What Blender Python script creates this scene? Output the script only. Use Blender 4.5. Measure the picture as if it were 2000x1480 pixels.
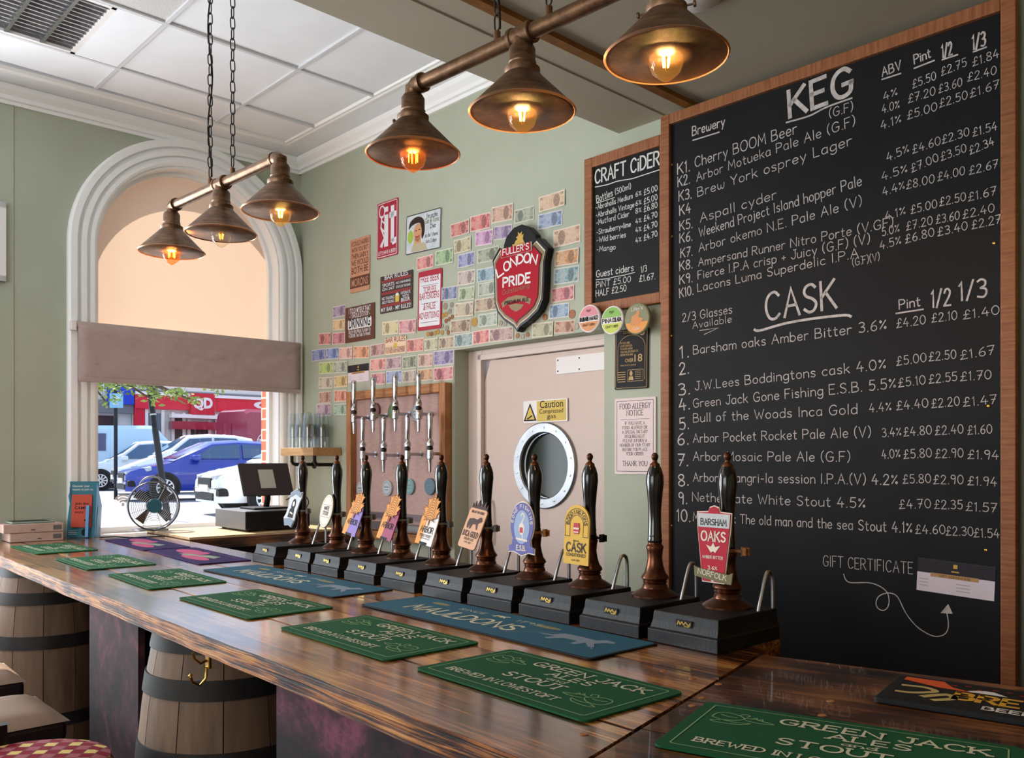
import bpy, math, random
from mathutils import Matrix, Vector
random.seed(7)
SC = bpy.context.scene
for _o in list(bpy.data.objects): bpy.data.objects.remove(_o)
COL = SC.collection
R = math.radians

# ---------------------------------------------------------------- camera (2000 x 1480 frame, level lens with upward shift)
F, H, HY = 1680.0, 1.527, 897.0
_cd = bpy.data.cameras.new('camera'); CAM = bpy.data.objects.new('camera', _cd); COL.objects.link(CAM)
_cd.sensor_width = 36; _cd.lens = F / 2000 * 36; _cd.shift_y = (HY - 740) / 2000; _cd.clip_start = .05; _cd.clip_end = 300
CAM.location = (0, 0, H); CAM.rotation_euler = (R(90), 0, 0)
SC.camera = CAM
# frames of the place: back wall, window wall, bar counter, right-hand counter
CX, CY = -1.398, 5.691                                   # room corner
BW = Matrix.Translation((CX, CY, 0)) @ Matrix.Rotation(math.atan2(-.724, .69), 4, 'Z')   # x along the wall, -y into the room
LW = Matrix.Translation((CX, CY, 0)) @ Matrix.Rotation(math.atan2(.6654, .7465), 4, 'Z') # x<0 left of the corner, -y into the room
CT = Matrix.Rotation(R(-48.5), 4, 'Z')                   # x along the bar, y away from the customer
RC = Matrix.Rotation(R(-33.07), 4, 'Z')
ZC = 1.10                                                # bar top height

# ---------------------------------------------------------------- world, sun, added fill lights, exposure
SC.view_settings.view_transform = 'Standard'; SC.view_settings.look = 'None'; SC.view_settings.gamma = 1
SC.view_settings.use_curve_mapping = False
SC.view_settings.exposure = 0.0
SC.cycles.use_denoising = True
SC.cycles.max_bounces = 8; SC.cycles.transparent_max_bounces = 12
SC.cycles.sample_clamp_indirect = 6
_w = bpy.data.worlds.new('sky'); SC.world = _w; _w.use_nodes = True
_w.node_tree.nodes['Background'].inputs[0].default_value = (.62, .78, 1, 1)
_w.node_tree.nodes['Background'].inputs[1].default_value = 1.6
def light(name, kind, M, energy, color, size=(1, 1)):
    d = bpy.data.lights.new(name, kind); d.energy = energy; d.color = color
    if kind == 'AREA': d.shape = 'RECTANGLE'; d.size, d.size_y = size
    if kind == 'SUN': d.angle = R(.6)
    o = bpy.data.objects.new(name, d); COL.objects.link(o); o.matrix_world = M
    return o
def aim(direction): return Vector(direction).to_track_quat('-Z', 'Y').to_matrix().to_4x4()
_sd = LW.to_3x3() @ Vector((.22, -1, -1.2))
light('sun', 'SUN', aim(_sd), 12, (1, .93, .82))
# fill lights added at unseen windows of the window wall and behind the camera
for _s in (2.75, 4.6):
    light('window_daylight', 'AREA', LW @ Matrix.Translation((-_s, .30, 1.95)) @ aim((0, -1, .18)), 165, (.86, .94, 1), (1.3, 2.1))
light('front_window_daylight', 'AREA', BW @ Matrix.Translation((3.6, -6.7, 2.0)) @ aim((-.4, 1, .12)), 85, (1, .95, .88), (3.4, 1.9))

# ---------------------------------------------------------------- helpers
def hx(s):
    s = s.lstrip('#'); c = [int(s[i:i + 2], 16) / 255 for i in (0, 2, 4)]
    return tuple(x / 12.92 if x <= .04045 else ((x + .055) / 1.055) ** 2.4 for x in c) + (1,)
MATS = {}
class NT:
    """small node-graph writer"""
    def __init__(s, name):
        s.m = bpy.data.materials.new(name); s.m.use_nodes = True; s.t = s.m.node_tree; s.n = s.t.nodes; s.b = s.n['Principled BSDF']
    def node(s, kind, **kw):
        n = s.n.new(kind)
        for k, v in kw.items(): setattr(n, k, v)
        return n
    def put(s, sock, v):
        if hasattr(v, 'is_output'): s.t.links.new(v, sock)
        elif v is not None: sock.default_value = v
    def math(s, op, a, b=None, c=None):
        n = s.node('ShaderNodeMath', operation=op)
        for i, v in enumerate((a, b, c)):
            if v is not None: s.put(n.inputs[i], v)
        return n.outputs[0]
    def mix(s, f, a, b, mode='MIX'):
        n = s.node('ShaderNodeMix', data_type='RGBA', blend_type=mode)
        s.put(n.inputs[0], f); s.put(n.inputs[6], a); s.put(n.inputs[7], b); return n.outputs[2]
    def ramp(s, f, stops):
        n = s.node('ShaderNodeValToRGB'); s.put(n.inputs[0], f); e = n.color_ramp.elements
        while len(e) < len(stops): e.new(.5)
        for x, (p, c) in zip(e, stops): x.position = p; x.color = c
        return n.outputs[0]
    def coord(s, scale=(1, 1, 1), kind='Object', loc=None):
        t = s.node('ShaderNodeTexCoord'); mp = s.node('ShaderNodeMapping'); s.put(mp.inputs[0], t.outputs[kind]); mp.inputs[3].default_value = scale
        if loc is not None: s.put(mp.inputs[1], loc)
        return mp.outputs[0]
    def noise(s, vec, scale=5, detail=4, rough=.55, dist=0):
        n = s.node('ShaderNodeTexNoise'); s.put(n.inputs['Vector'], vec); n.inputs['Scale'].default_value = scale
        n.inputs['Detail'].default_value = detail; n.inputs['Roughness'].default_value = rough; n.inputs['Distortion'].default_value = dist
        return n.outputs[0]
    def bump(s, h, strength=.2, dist=.01):
        n = s.node('ShaderNodeBump'); s.put(n.inputs['Height'], h); n.inputs['Strength'].default_value = strength; n.inputs['Distance'].default_value = dist
        s.put(s.b.inputs['Normal'], n.outputs[0])
    def done(s, name): MATS[name] = s.m; return s.m
def M(name, c, rough=.6, metal=0, c2=None, sc=6, bump=0, bsc=None, coat=0, emit=0, trans=0, stretch=(1, 1, 1), spec=.3, alpha=1, ior=1.45, detail=4):
    k = NT(name); b = k.b; col = hx(c) if isinstance(c, str) else c
    b.inputs['Roughness'].default_value = rough; b.inputs['Metallic'].default_value = metal
    b.inputs['Specular IOR Level'].default_value = spec; b.inputs['Coat Weight'].default_value = coat; b.inputs['IOR'].default_value = ior
    b.inputs['Transmission Weight'].default_value = trans; b.inputs['Coat Roughness'].default_value = .12
    b.inputs['Base Color'].default_value = col
    if c2 or bump:
        v = k.coord(stretch); n = k.noise(v, sc, detail)
        if c2: k.put(b.inputs['Base Color'], k.ramp(n, [(.34, col), (.68, hx(c2) if isinstance(c2, str) else c2)]))
        if bump: k.bump(k.noise(v, bsc or sc * 3, 5), bump, .01)
    if emit:
        b.inputs['Emission Color'].default_value = col; b.inputs['Emission Strength'].default_value = emit
    return k.done(name)

class MB:
    """mesh collector; front of every upright board is -y"""
    def __init__(s): s.v, s.f, s.mi, s.cur = [], [], [], 0
    def add(s, v, f):
        o = len(s.v); s.v += [tuple(p) for p in v]; s.f += [tuple(i + o for i in q) for q in f]; s.mi += [s.cur] * len(f); return s
    def box(s, x0, x1, y0, y1, z0, z1):
        return s.add([(x0, y0, z0), (x1, y0, z0), (x1, y1, z0), (x0, y1, z0), (x0, y0, z1), (x1, y0, z1), (x1, y1, z1), (x0, y1, z1)],
                     [(3, 2, 1, 0), (4, 5, 6, 7), (0, 1, 5, 4), (1, 2, 6, 5), (2, 3, 7, 6), (3, 0, 4, 7)])
    def lathe(s, prof, n=24, c=(0, 0, 0), axis='z', caps=True, a0=0, a1=2 * math.pi):
        full = abs(a1 - a0 - 2 * math.pi) < 1e-6; k = n if full else n + 1; v = []
        for r, z in prof:
            for i in range(k):
                a = a0 + (a1 - a0) * i / n; p = (r * math.cos(a), r * math.sin(a), z)
                if axis == 'y': p = (p[0], p[2], -p[1])
                if axis == 'x': p = (p[2], p[1], -p[0])
                v.append((p[0] + c[0], p[1] + c[1], p[2] + c[2]))
        f = []
        for j in range(len(prof) - 1):
            for i in range(n):
                a, b = j * k + i, j * k + (i + 1) % k; f.append((a, b, b + k, a + k))
        if caps and full:
            if prof[0][0] > 1e-5: f.append(tuple(range(n))[::-1])
            if prof[-1][0] > 1e-5: f.append(tuple(range((len(prof) - 1) * n, len(prof) * n)))
        return s.add(v, f)
    def cyl(s, r, z0, z1, n=20, c=(0, 0, 0), axis='z'): return s.lathe([(r, z0), (r, z1)], n, c, axis)
    def tube(s, pts, r, n=8, closed=False):
        P = [Vector(p) for p in pts]; k = len(P); v = []; up = None
        for i, p in enumerate(P):
            a = P[(i - 1) % k] if (closed or i > 0) else p; b = P[(i + 1) % k] if (closed or i < k - 1) else p
            d = (b - a).normalized()
            if up is None: up = Vector((0, 0, 1)) if abs(d.z) < .9 else Vector((1, 0, 0))
            x = d.cross(up).normalized(); y = x.cross(d).normalized(); up = y
            rr = r[i] if isinstance(r, (list, tuple)) else r
            v += [p + (x * math.cos(t) + y * math.sin(t)) * rr for t in [2 * math.pi * j / n for j in range(n)]]
        f = []
        for i in range(k if closed else k - 1):
            for j in range(n):
                a, b = i * n + j, i * n + (j + 1) % n; c = ((i + 1) % k) * n; f.append((a, b, c + (j + 1) % n, c + j))
        if not closed: f += [tuple(range(n))[::-1], tuple(range((k - 1) * n, k * n))]
        return s.add(v, f)
    def prism(s, poly, y0, y1):
        n = len(poly)
        return s.add([(x, y0, z) for x, z in poly] + [(x, y1, z) for x, z in poly],
                     [tuple(range(n)), tuple(range(n, 2 * n))[::-1]] + [(i, n + i, n + (i + 1) % n, (i + 1) % n) for i in range(n)])
    def slab(s, poly, z0, z1):
        n = len(poly)
        return s.add([(x, y, z0) for x, y in poly] + [(x, y, z1) for x, y in poly],
                     [tuple(range(n))[::-1], tuple(range(n, 2 * n))] + [(i, (i + 1) % n, n + (i + 1) % n, n + i) for i in range(n)])
    def plate(s, poly, y): return s.add([(x, y, z) for x, z in poly], [tuple(range(len(poly)))])
    def rect(s, x0, x1, z0, z1, y): return s.plate([(x0, z0), (x1, z0), (x1, z1), (x0, z1)], y)
    def ell(s, cx, cz, rx, rz, y, n=24, a0=0, a1=360): return s.plate([(cx + rx * math.cos(R(a0 + (a1 - a0) * i / n)), cz + rz * math.sin(R(a0 + (a1 - a0) * i / n))) for i in range(n if a1 - a0 == 360 else n + 1)], y)
    def stroke(s, pts, w, y, closed=False):
        P = [Vector((p[0], p[1])) for p in pts]; k = len(P)
        if k < 2: return s
        L = []
        for i in range(k):
            a = P[i - 1] if (i > 0 or closed) else P[i]; b = P[(i + 1) % k] if (i < k - 1 or closed) else P[i]
            d1 = (P[i] - a); d2 = (b - P[i]); d1 = d1.normalized() if d1.length > 1e-9 else d2.normalized(); d2 = d2.normalized() if d2.length > 1e-9 else d1
            d = (d1 + d2); d = d.normalized() if d.length > 1e-6 else d1
            nrm = Vector((-d.y, d.x)); m = 1 / max(.5, abs(nrm.dot(Vector((-d1.y, d1.x)))))
            e = Vector((0, 0))
            if not closed and i == 0: e = -d * w * .35
            if not closed and i == k - 1: e = d * w * .35
            L.append((P[i] + nrm * w / 2 * m + e, P[i] - nrm * w / 2 * m + e))
        v = [(q.x, y, q.y) for pr in L for q in pr]
        return s.add(v, [(2 * i + 1, 2 * ((i + 1) % k) + 1, 2 * ((i + 1) % k), 2 * i) for i in range(k if closed else k - 1)])
    def outline(s, poly, w, y): return s.stroke(poly, w, y, True)
    def text(s, body, A, B, h, y, font='b', w=.1, bold=.012, serif=0):
        """body from baseline point A to B (x,z), capital height h"""
        A, B = Vector(A), Vector(B); d = B - A; up = Vector((-d.y, d.x)).normalized() * h
        if font == 'b':
            v, f = bfont(body, bold)
            return s.add([((q := A + d * a + up * b).x, y, q.y) for a, b in v], f)
        adv, strokes = layout(body, serif); wd = w * h
        for st in strokes:
            s.stroke([A + d * (x / adv) + up * (z / 10) for x, z in st], wd, y)
        return s
    def build(s, name, mat, parent=None, M=None, smooth=0, bevel=0, label=None):
        me = bpy.data.meshes.new(name); me.from_pydata(s.v, [], s.f)
        ms = mat if isinstance(mat, (list, tuple)) else [mat]
        for m in ms: me.materials.append(MATS[m] if isinstance(m, str) else m)
        if len(ms) > 1: me.polygons.foreach_set('material_index', s.mi)
        if smooth: me.shade_smooth(); me.set_sharp_from_angle(angle=R(smooth))
        me.update()
        o = bpy.data.objects.new(name, me); COL.objects.link(o)
        if parent is not None: o.parent = parent
        if M is not None:
            if parent is not None: o.matrix_local = M
            else: o.matrix_world = M
        if bevel:
            b = o.modifiers.new('bevel', 'BEVEL'); b.width = bevel; b.segments = 2; b.limit_method = 'ANGLE'; b.angle_limit = R(40)
        if label: o['label'] = label
        return o
_bf = {}
def bfont(body, bold):
    if (body, bold) in _bf: return _bf[(body, bold)]
    cu = bpy.data.curves.new('lettering', 'FONT'); cu.body = body; cu.offset = bold; cu.resolution_u = 3
    ob = bpy.data.objects.new('lettering', cu); me = bpy.data.meshes.new_from_object(ob)
    xs = [p.co.x for p in me.vertices]; x0, x1 = min(xs), max(xs)
    v = [((p.co.x - x0) / max(1e-6, x1 - x0), p.co.y / .70) for p in me.vertices]; f = [tuple(p.vertices) for p in me.polygons]
    bpy.data.objects.remove(ob); bpy.data.curves.remove(cu); bpy.data.meshes.remove(me)
    _bf[(body, bold)] = (v, f); return v, f
# single-stroke hand lettering: width | strokes (~ = curved), capital height 10
_G = {
'A':'7|0,0 3.5,10 7,0;1.3,3.8 5.7,3.8','B':'6.4|0,0 0,10;~0,10 4.4,9.6 5.2,7.6 4.2,5.7 0,5.2;~0,5.2 5,4.8 6.2,2.7 5,.5 0,0','C':'6.8|~6.6,8.4 4.8,9.9 2.3,9.4 .6,7.2 .3,3.8 1.8,.7 4.4,.1 6.6,1.6',
'D':'6.8|0,0 0,10;~0,10 4,9.4 6.6,6.5 6.4,3 4,.6 0,0','E':'5.4|5.4,10 0,10 0,0 5.4,0;0,5.2 4.4,5.2','F':'5.2|5.2,10 0,10 0,0;0,5.2 4.2,5.2','G':'7.2|~6.6,8.4 4.8,9.9 2.3,9.4 .6,7.2 .3,3.8 1.8,.7 4.4,.1 6.5,1.4 6.8,4.4;4,4.4 7.2,4.4',
'H':'6.6|0,0 0,10;6.6,0 6.6,10;0,5.2 6.6,5.2','I':'1.2|.6,0 .6,10','J':'4.8|~4.5,10 4.6,3 3.4,.3 1.5,.3 0,2.2;2.4,10 6,10','K':'6.4|0,0 0,10;6,10 .2,4.4;2,6 6.4,0','L':'5|0,10 0,0 5,0','M':'8|0,0 .8,10 4,3 7.2,10 8,0','N':'6.8|0,0 0,10 6.8,0 6.8,10',
'O':'7.6|~3.8,10 1,8.6 0,5 1,1.4 3.8,0 6.6,1.4 7.6,5 6.6,8.6 3.8,10','P':'6|0,0 0,10;~0,10 4.6,9.5 6,7.3 4.6,5.1 0,4.6','Q':'7.6|~3.8,10 1,8.6 0,5 1,1.4 3.8,0 6.6,1.4 7.6,5 6.6,8.6 3.8,10;4.6,2.6 7.8,-1','R':'6.4|0,0 0,10;~0,10 4.6,9.5 5.8,7.5 4.4,5.3 0,4.9;2.6,5 6.4,0',
'S':'5.8|~5.4,8.7 3.8,9.9 1.4,9.4 .4,7.6 1.4,5.9 4,4.7 5.6,2.9 4.6,.7 2.4,.1 .2,1.4','T':'6.6|0,10 6.6,10;3.3,10 3.3,0','U':'6.6|~0,10 0,3.4 1.4,.5 3.3,0 5.2,.5 6.6,3.4 6.6,10','V':'6.6|0,10 3.3,0 6.6,10','W':'9.4|0,10 2.4,0 4.7,7 7,0 9.4,10','X':'6.4|0,0 6.4,10;0,10 6.4,0','Y':'6.4|0,10 3.2,5 6.4,10;3.2,5 3.2,0','Z':'6|0,10 6,10 0,0 6,0',
'a':'5|~4.6,5 3,6.1 1,5.4 0,3 .8,.6 2.6,.1 4.4,1.6 4.7,5.6;4.7,6 4.8,0','b':'5|0,10 0,0;~0,4.6 2,6 4.4,5 5,2.8 4,.6 2,0 0,1.2','c':'4.6|~4.5,5.2 2.7,6 .8,5 0,2.9 1,.6 2.8,0 4.6,.9','d':'5|5,10 5,0;~5,4.6 3,6 .8,5.2 0,3 .8,.6 2.6,0 5,1.4','e':'4.8|~.2,3 4.6,3.4 4,5.4 2.4,6 .7,5 0,2.9 .9,.6 2.7,0 4.6,1',
'f':'3.4|~3.8,9.6 2.4,9.9 1.4,8.6 1.4,5 1.4,0;0,6 3.2,6','g':'5|~4.8,5 3,6.1 1,5.4 0,3 .8,.8 2.6,.3 4.8,1.8;~5,6 5,-1 3.6,-3 1.6,-3 .2,-2','h':'4.8|0,10 0,0;~0,4.4 2,6 4.2,5.4 4.8,3.6 4.8,0','i':'1|.5,6 .5,0;.5,8 .5,8.4','j':'2|~1.4,6 1.4,-1.4 0,-3;1.4,8 1.4,8.4','k':'4.6|0,10 0,0;4.2,6 .2,2.6;1.6,3.6 4.6,0','l':'1|.5,10 .5,0',
'm':'7.6|0,6 0,0;~0,4.4 1.6,6 3.4,5.4 3.8,3.6 3.8,0;~3.8,4.4 5.4,6 7.2,5.4 7.6,3.6 7.6,0','n':'4.7|0,6 0,0;~0,4.4 2,6 4.1,5.4 4.7,3.6 4.7,0','o':'5|~2.5,6 .7,5.1 0,3 .7,.9 2.5,0 4.3,.9 5,3 4.3,5.1 2.5,6','p':'5|0,6 0,-3.4;~0,4.6 2,6 4.4,5 5,2.8 4,.6 2,0 0,1.2','q':'5|5,6 5,-3.4;~5,4.6 3,6 .8,5.2 0,3 .8,.6 2.6,0 5,1.4','r':'3.6|0,6 0,0;~0,4 1.4,5.8 3.6,5.8',
's':'4.2|~4,5.2 2.4,6 .6,5.4 .6,3.9 3.4,2.6 4,1.2 2.6,0 .2,.6','t':'3.6|~1.4,8.8 1.4,1.6 2.4,0 3.6,.5;0,6.2 3.4,6.2','u':'4.7|~0,6 0,2 1.2,.1 3,.3 4.7,2;4.7,6 4.7,0','v':'4.6|0,6 2.3,0 4.6,6','w':'6.8|~0,6 .4,1.4 1.8,0 3.2,1.4 3.4,4.4;~3.4,4.4 3.6,1.4 5,0 6.4,1.4 6.8,6','x':'4.4|0,0 4.4,6;0,6 4.4,0','y':'4.8|0,6 2.4,.4;4.8,6 1.4,-3.2','z':'4.4|0,6 4.4,6 0,0 4.4,0',
'0':'5.8|~2.9,10 .8,8.4 0,5 .8,1.6 2.9,0 5,1.6 5.8,5 5,8.4 2.9,10','1':'2|0,8.2 1.4,10 1.4,0','2':'5.4|~.3,7.6 1.4,9.6 3.4,9.8 4.9,8.2 4.4,5.8 2.4,3 0,0;0,0 5.4,0','3':'5.2|~.3,9 2.4,10 4.6,8.8 4.4,6.5 2,5.3;~2,5.3 4.8,4.4 5.1,2 3.4,.2 .2,.8','4':'5.6|3,10 0,3.4 5.6,3.4;3.9,5.6 3.9,0','5':'5.2|5,10 1,10 .6,5.6;~.6,5.6 3,6.2 5,4.8 5,2 3.2,.1 .2,.9',
'6':'5.2|~4.4,9.8 1.6,7.4 .2,3.4 1.2,.6 3.2,.1 5,1.8 4.6,4.4 2.6,5.2 .6,3.8','7':'5.2|0,10 5.2,10 1.6,0;1,5 4.4,5','8':'5.2|~2.6,5.2 .6,6.8 .6,8.8 2.6,10 4.6,8.8 4.6,6.8 2.6,5.2 .2,3.2 .4,1 2.6,0 4.8,1 5,3.2 2.6,5.2','9':'5|~4.6,7 3,5.6 1,6 .2,7.8 1,9.6 3,10 4.6,8.4 4.6,5 3.8,0',
'£':'6|~5.6,8 4.6,10 2.8,9.6 2.2,7.4 2.4,3 0,0;0,0 6,.4;.4,4.8 4.8,5.2','%':'6|5.4,9 .6,1;~1,9 .4,8 1.2,7 2,8 1,9;~5,3 4.2,2 5,1 5.8,2 5,3','.':'1|.4,.0 .7,.5','(':'2.4|~2.2,11 .4,8 .2,3 2,-1','-':'4|.4,3.8 3.6,3.8',')':'2.4|~.2,11 2,8 2.2,3 .4,-1','/':'4|0,-.4 4,10.4','+':'4.4|0,3.6 4.4,3.6;2.2,1.4 2.2,5.8','&':'6.4|~6.2,0 2.4,6 2,8.8 3.4,10 4.6,8.6 3.6,6.4 .8,3.6 .8,1 2.8,0 5.2,1.6 6.4,4.2',"'":'1|.5,10 .3,8',',':'1|.6,.6 .2,-1.6','!':'1|.5,10 .5,3;.5,.2 .5,.6',':':'1|.5,5 .5,5.5;.5,.3 .5,.8','½':'7|0,9 1,10 1,6;6,10 .6,0;~3.8,4 5.4,4.8 6.4,3.4 3.8,0;3.8,0 7,0'}
def catmull(P, n=4):
    out = []
    for i in range(len(P) - 1):
        a = P[max(0, i - 1)]; b = P[i]; c = P[i + 1]; d = P[min(len(P) - 1, i + 2)]
        if i == 0 and P[0] == P[-1]: a = P[-2]
        if i == len(P) - 2 and P[0] == P[-1]: d = P[1]
        for k in range(n):
            t = k / n
            out.append(tuple(.5 * (2 * b[j] + (c[j] - a[j]) * t + (2 * a[j] - 5 * b[j] + 4 * c[j] - d[j]) * t * t + (3 * b[j] - a[j] - 3 * c[j] + d[j]) * t ** 3) for j in range(len(b))))
    return out + [P[-1]]
_gc = {}
def glyph(ch):
    if ch not in _gc:
        w, st = _G[ch].split('|'); L = []
        for q in st.split(';'):
            cur = q[0] == '~'; pts = [tuple(float(a) for a in p.split(',')) for p in q.lstrip('~').split()]
            L.append(catmull(pts) if cur else pts)
        _gc[ch] = (float(w), L)
    return _gc[ch]
def layout(body, serif=0):
    x = 0; out = []
    for ch in body:
        if ch == ' ': x += 4.5; continue
        w, L = glyph(ch)
        for st in L:
            out.append([(a + x, b) for a, b in st])
            if serif:
                for e, o in ((st[0], st[1]), (st[-1], st[-2])):
                    if e[1] in (0, 10, 6) and abs(o[0] - e[0]) < abs(o[1] - e[1]) * .8: out.append([(e[0] + x - serif, e[1]), (e[0] + x + serif, e[1])])
        x += w + 2.2
    return max(1, x - 2.2), out

def tag(o, label=None, cat=None, group=None, kind=None):
    for k, v in (('label', label), ('category', cat), ('group', group), ('kind', kind)):
        if v: o[k] = v
    return o
def thing(name, label, cat, Mx, group=None):
    o = bpy.data.objects.new(name, None); COL.objects.link(o); o.matrix_world = Mx; o.empty_display_size = .1
    return tag(o, label, cat, group)
def struct(o): o['kind'] = 'structure'; return o
def T(x, y, z): return Matrix.Translation((x, y, z))
def RZ(a): return Matrix.Rotation(R(a), 4, 'Z')
def RX(a): return Matrix.Rotation(R(a), 4, 'X')
def RY(a): return Matrix.Rotation(R(a), 4, 'Y')
FLAT = RX(-90)                                           # an upright board laid on its back, face up
def dup(root, Mx, label=None):
    r = root.copy(); COL.objects.link(r); r.matrix_world = Mx
    if label: r['label'] = label
    for c in root.children:
        k = c.copy(); COL.objects.link(k); k.parent = r
        for g in c.children:
            q = g.copy(); COL.objects.link(q); q.parent = k
    return r
# measuring: where a sight line of the photograph meets a surface of the place
def ray(px, py): return Vector(((px - 1000) / F, 1, (HY - py) / F))
def on_z(px, py, z=ZC): d = ray(px, py); return d * ((z - H) / d.z) + Vector((0, 0, H))
def on_f(fr, px, py, y=0):
    i = fr.inverted(); o = i @ Vector((0, 0, H)); d = i.to_3x3() @ ray(px, py); t = (y - o.y) / d.y; p = o + d * t; return p.x, p.z
def wl(px, py, y=0): return on_f(BW, px, py, y)
def far(px, py, Y): d = ray(px, py); return Vector((d.x * Y, Y, H + d.z * Y))
class PX:
    """a board frame on a surface, with photo measurements turned into board coordinates"""
    def __init__(s, fr, px, py, y=0):
        s.fr, s.y = fr, y; s.ox, s.oz = on_f(fr, px, py, y); s.M = fr @ T(s.ox, y, s.oz)
    def q(s, px, py, dy=0): x, z = on_f(s.fr, px, py, s.y + dy); return (x - s.ox, z - s.oz)
    def hgt(s, hpx, px, py): return abs(s.q(px, py)[1] - s.q(px, py - hpx)[1])
    def txt(s, mb, body, a, b, hpx, y, **kw): return mb.text(body, s.q(*a), s.q(*b), s.hgt(hpx, *a), y, **kw)
def extr_x(mb, poly, x0, x1):
    n = len(poly)
    return mb.add([(x0, y, z) for y, z in poly] + [(x1, y, z) for y, z in poly], [tuple(range(n)), tuple(range(n, 2 * n))[::-1]] + [(i, (i + 1) % n, n + (i + 1) % n, n + i) for i in range(n)])
MB.extr_x = extr_x
def rrect(x0, x1, z0, z1, r, n=4):
    out = []
    for cx, cz, a in ((x1 - r, z0 + r, -90), (x1 - r, z1 - r, 0), (x0 + r, z1 - r, 90), (x0 + r, z0 + r, 180)):
        out += [(cx + r * math.cos(R(a + 90 * i / n)), cz + r * math.sin(R(a + 90 * i / n))) for i in range(n + 1)]
    return out
# ---------------------------------------------------------------- materials
M('plaster', '#a7ad9a', .75, c2='#adb3a1', sc=3, bump=.04, bsc=40)
M('low_plaster', '#b5ad9a', .7, c2='#aea692', sc=2, bump=.03, bsc=50)
M('white_paint', '#e8e6e5', .45, c2='#e0dcdc', sc=3)
M('arch_paint', '#f2f3f3', .4)
M('tile_white', '#eceff4', .8, c2='#e6e9ee', sc=4)
M('grid_white', '#d0d2d6', .5)
M('speckle_tile', '#d5d4d4', .8, c2='#b9b6b4', sc=180)
M('gold_wall', '#c08f2a', .6, c2='#a87a22', sc=3)
M('floor_board', '#3a2a22', .5, c2='#2a1c15', sc=4, stretch=(1, 12, 1))
M('cream_wall', '#b9ac96', .8)
M('door_paint', '#cdb9ae', .5, c2='#c7b3a8', sc=2)
M('door_frame', '#d8c8bf', .5)
M('black', '#0c0c0d', .4); M('dark_rubber', '#1b1c1f', .8); M('white', '#e6e2e0', .6); M('ink', '#1b1a1c', .7)
M('steel', '#b9babd', .28, 1); M('chrome', '#c9cacc', .12, 1, c2='#9fa1a6', sc=20); M('brass', '#c79a45', .3, 1); M('gold', '#c9a24e', .5)
M('alu', '#97999c', .42, .85, c2='#85878b', sc=14)
M('red', '#a3182b', .45); M('cherry', '#b01e33', .5); M('pale_pink', '#e8d3d6', .6)
M('frame_wood', '#9c6540', .5, c2='#7f4b2c', sc=9, stretch=(1, 1, 12), bump=.05)
M('frame_wood_x', '#9c6540', .5, c2='#7f4b2c', sc=9, stretch=(12, 1, 1), bump=.05)
M('pine_z', '#b07a4c', .5, c2='#8a5730', sc=8, stretch=(12, 1, 1)); M('pine_x', '#b57f50', .5, c2='#8f5c34', sc=8, stretch=(1, 1, 12))
M('trim_wood', '#8f6028', .5, c2='#74481c', sc=8)
M('chalkboard', '#0f0e0f', .6, c2='#161516', sc=2.5, detail=8, spec=.22)
M('chalk', '#cfc6c1', .9, c2='#a59d99', sc=40)
M('cider_chalk', '#d6d4d0', .9)
k = NT('bar_wood'); oi = k.node('ShaderNodeObjectInfo')
loc = k.node('ShaderNodeCombineXYZ'); k.put(loc.inputs[0], k.math('MULTIPLY', oi.outputs['Random'], 37)); k.put(loc.inputs[1], k.math('MULTIPLY', oi.outputs['Random'], 91))
g1 = k.noise(k.coord((1.3, 40, 56), loc=loc.outputs[0]), 2.2, 6, .6, .9); g2 = k.noise(k.coord((1.4, 3.6, 3.6), loc=loc.outputs[0]), 1.9, 3, .5)
gg = k.math('ADD', k.math('MULTIPLY', g1, .62), k.math('MULTIPLY', g2, .52))
k.put(k.b.inputs['Base Color'], k.ramp(gg, [(.44, hx('#1f0d07')), (.51, hx('#5a2c10')), (.575, hx('#9a5c27')), (.66, hx('#c98d4a'))]))
k.b.inputs['Roughness'].default_value = .26; k.b.inputs['Coat Weight'].default_value = 1; k.b.inputs['Coat Roughness'].default_value = .13; k.b.inputs['Coat IOR'].default_value = 1.7
k.bump(k.math('ADD', g1, k.math('MULTIPLY', g2, .6)), .38, .007); k.done('bar_wood')
k = NT('bar_edge'); e1_ = k.noise(k.coord((1.1, 30, 62)), 2.0, 6, .62, 1.1); e2_ = k.noise(k.coord((2.4, 5, 9)), 2.2, 4, .55)
k.put(k.b.inputs['Base Color'], k.ramp(k.math('ADD', k.math('MULTIPLY', e1_, .72), k.math('MULTIPLY', e2_, .4)), [(.47, hx('#180b06')), (.53, hx('#4f2810')), (.59, hx('#94561f')), (.67, hx('#b9803f'))]))
k.b.inputs['Roughness'].default_value = .55; k.b.inputs['Specular IOR Level'].default_value = .25; k.bump(e1_, .4, .008); k.done('bar_edge')
k = NT('dark_bar_wood'); oi = k.node('ShaderNodeObjectInfo')
loc = k.node('ShaderNodeCombineXYZ'); k.put(loc.inputs[0], k.math('MULTIPLY', oi.outputs['Random'], 37)); k.put(loc.inputs[1], k.math('MULTIPLY', oi.outputs['Random'], 91))
g1 = k.noise(k.coord((1.3, 24, 24), loc=loc.outputs[0]), 2.2, 6, .6, .9); g2 = k.noise(k.coord((2.2, 4, 4), loc=loc.outputs[0]), 1.9, 3, .5)
gg = k.math('ADD', k.math('MULTIPLY', g1, .45), k.math('MULTIPLY', g2, .66))
k.put(k.b.inputs['Base Color'], k.ramp(gg, [(.44, hx('#150a05')), (.52, hx('#40220f')), (.60, hx('#6a3f1f')), (.68, hx('#8a5a33'))]))
k.b.inputs['Roughness'].default_value = .34; k.b.inputs['Coat Weight'].default_value = .35; k.bump(g1, .2, .006); k.done('dark_bar_wood')
k = NT('maroon_panel'); v = k.coord()
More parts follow.
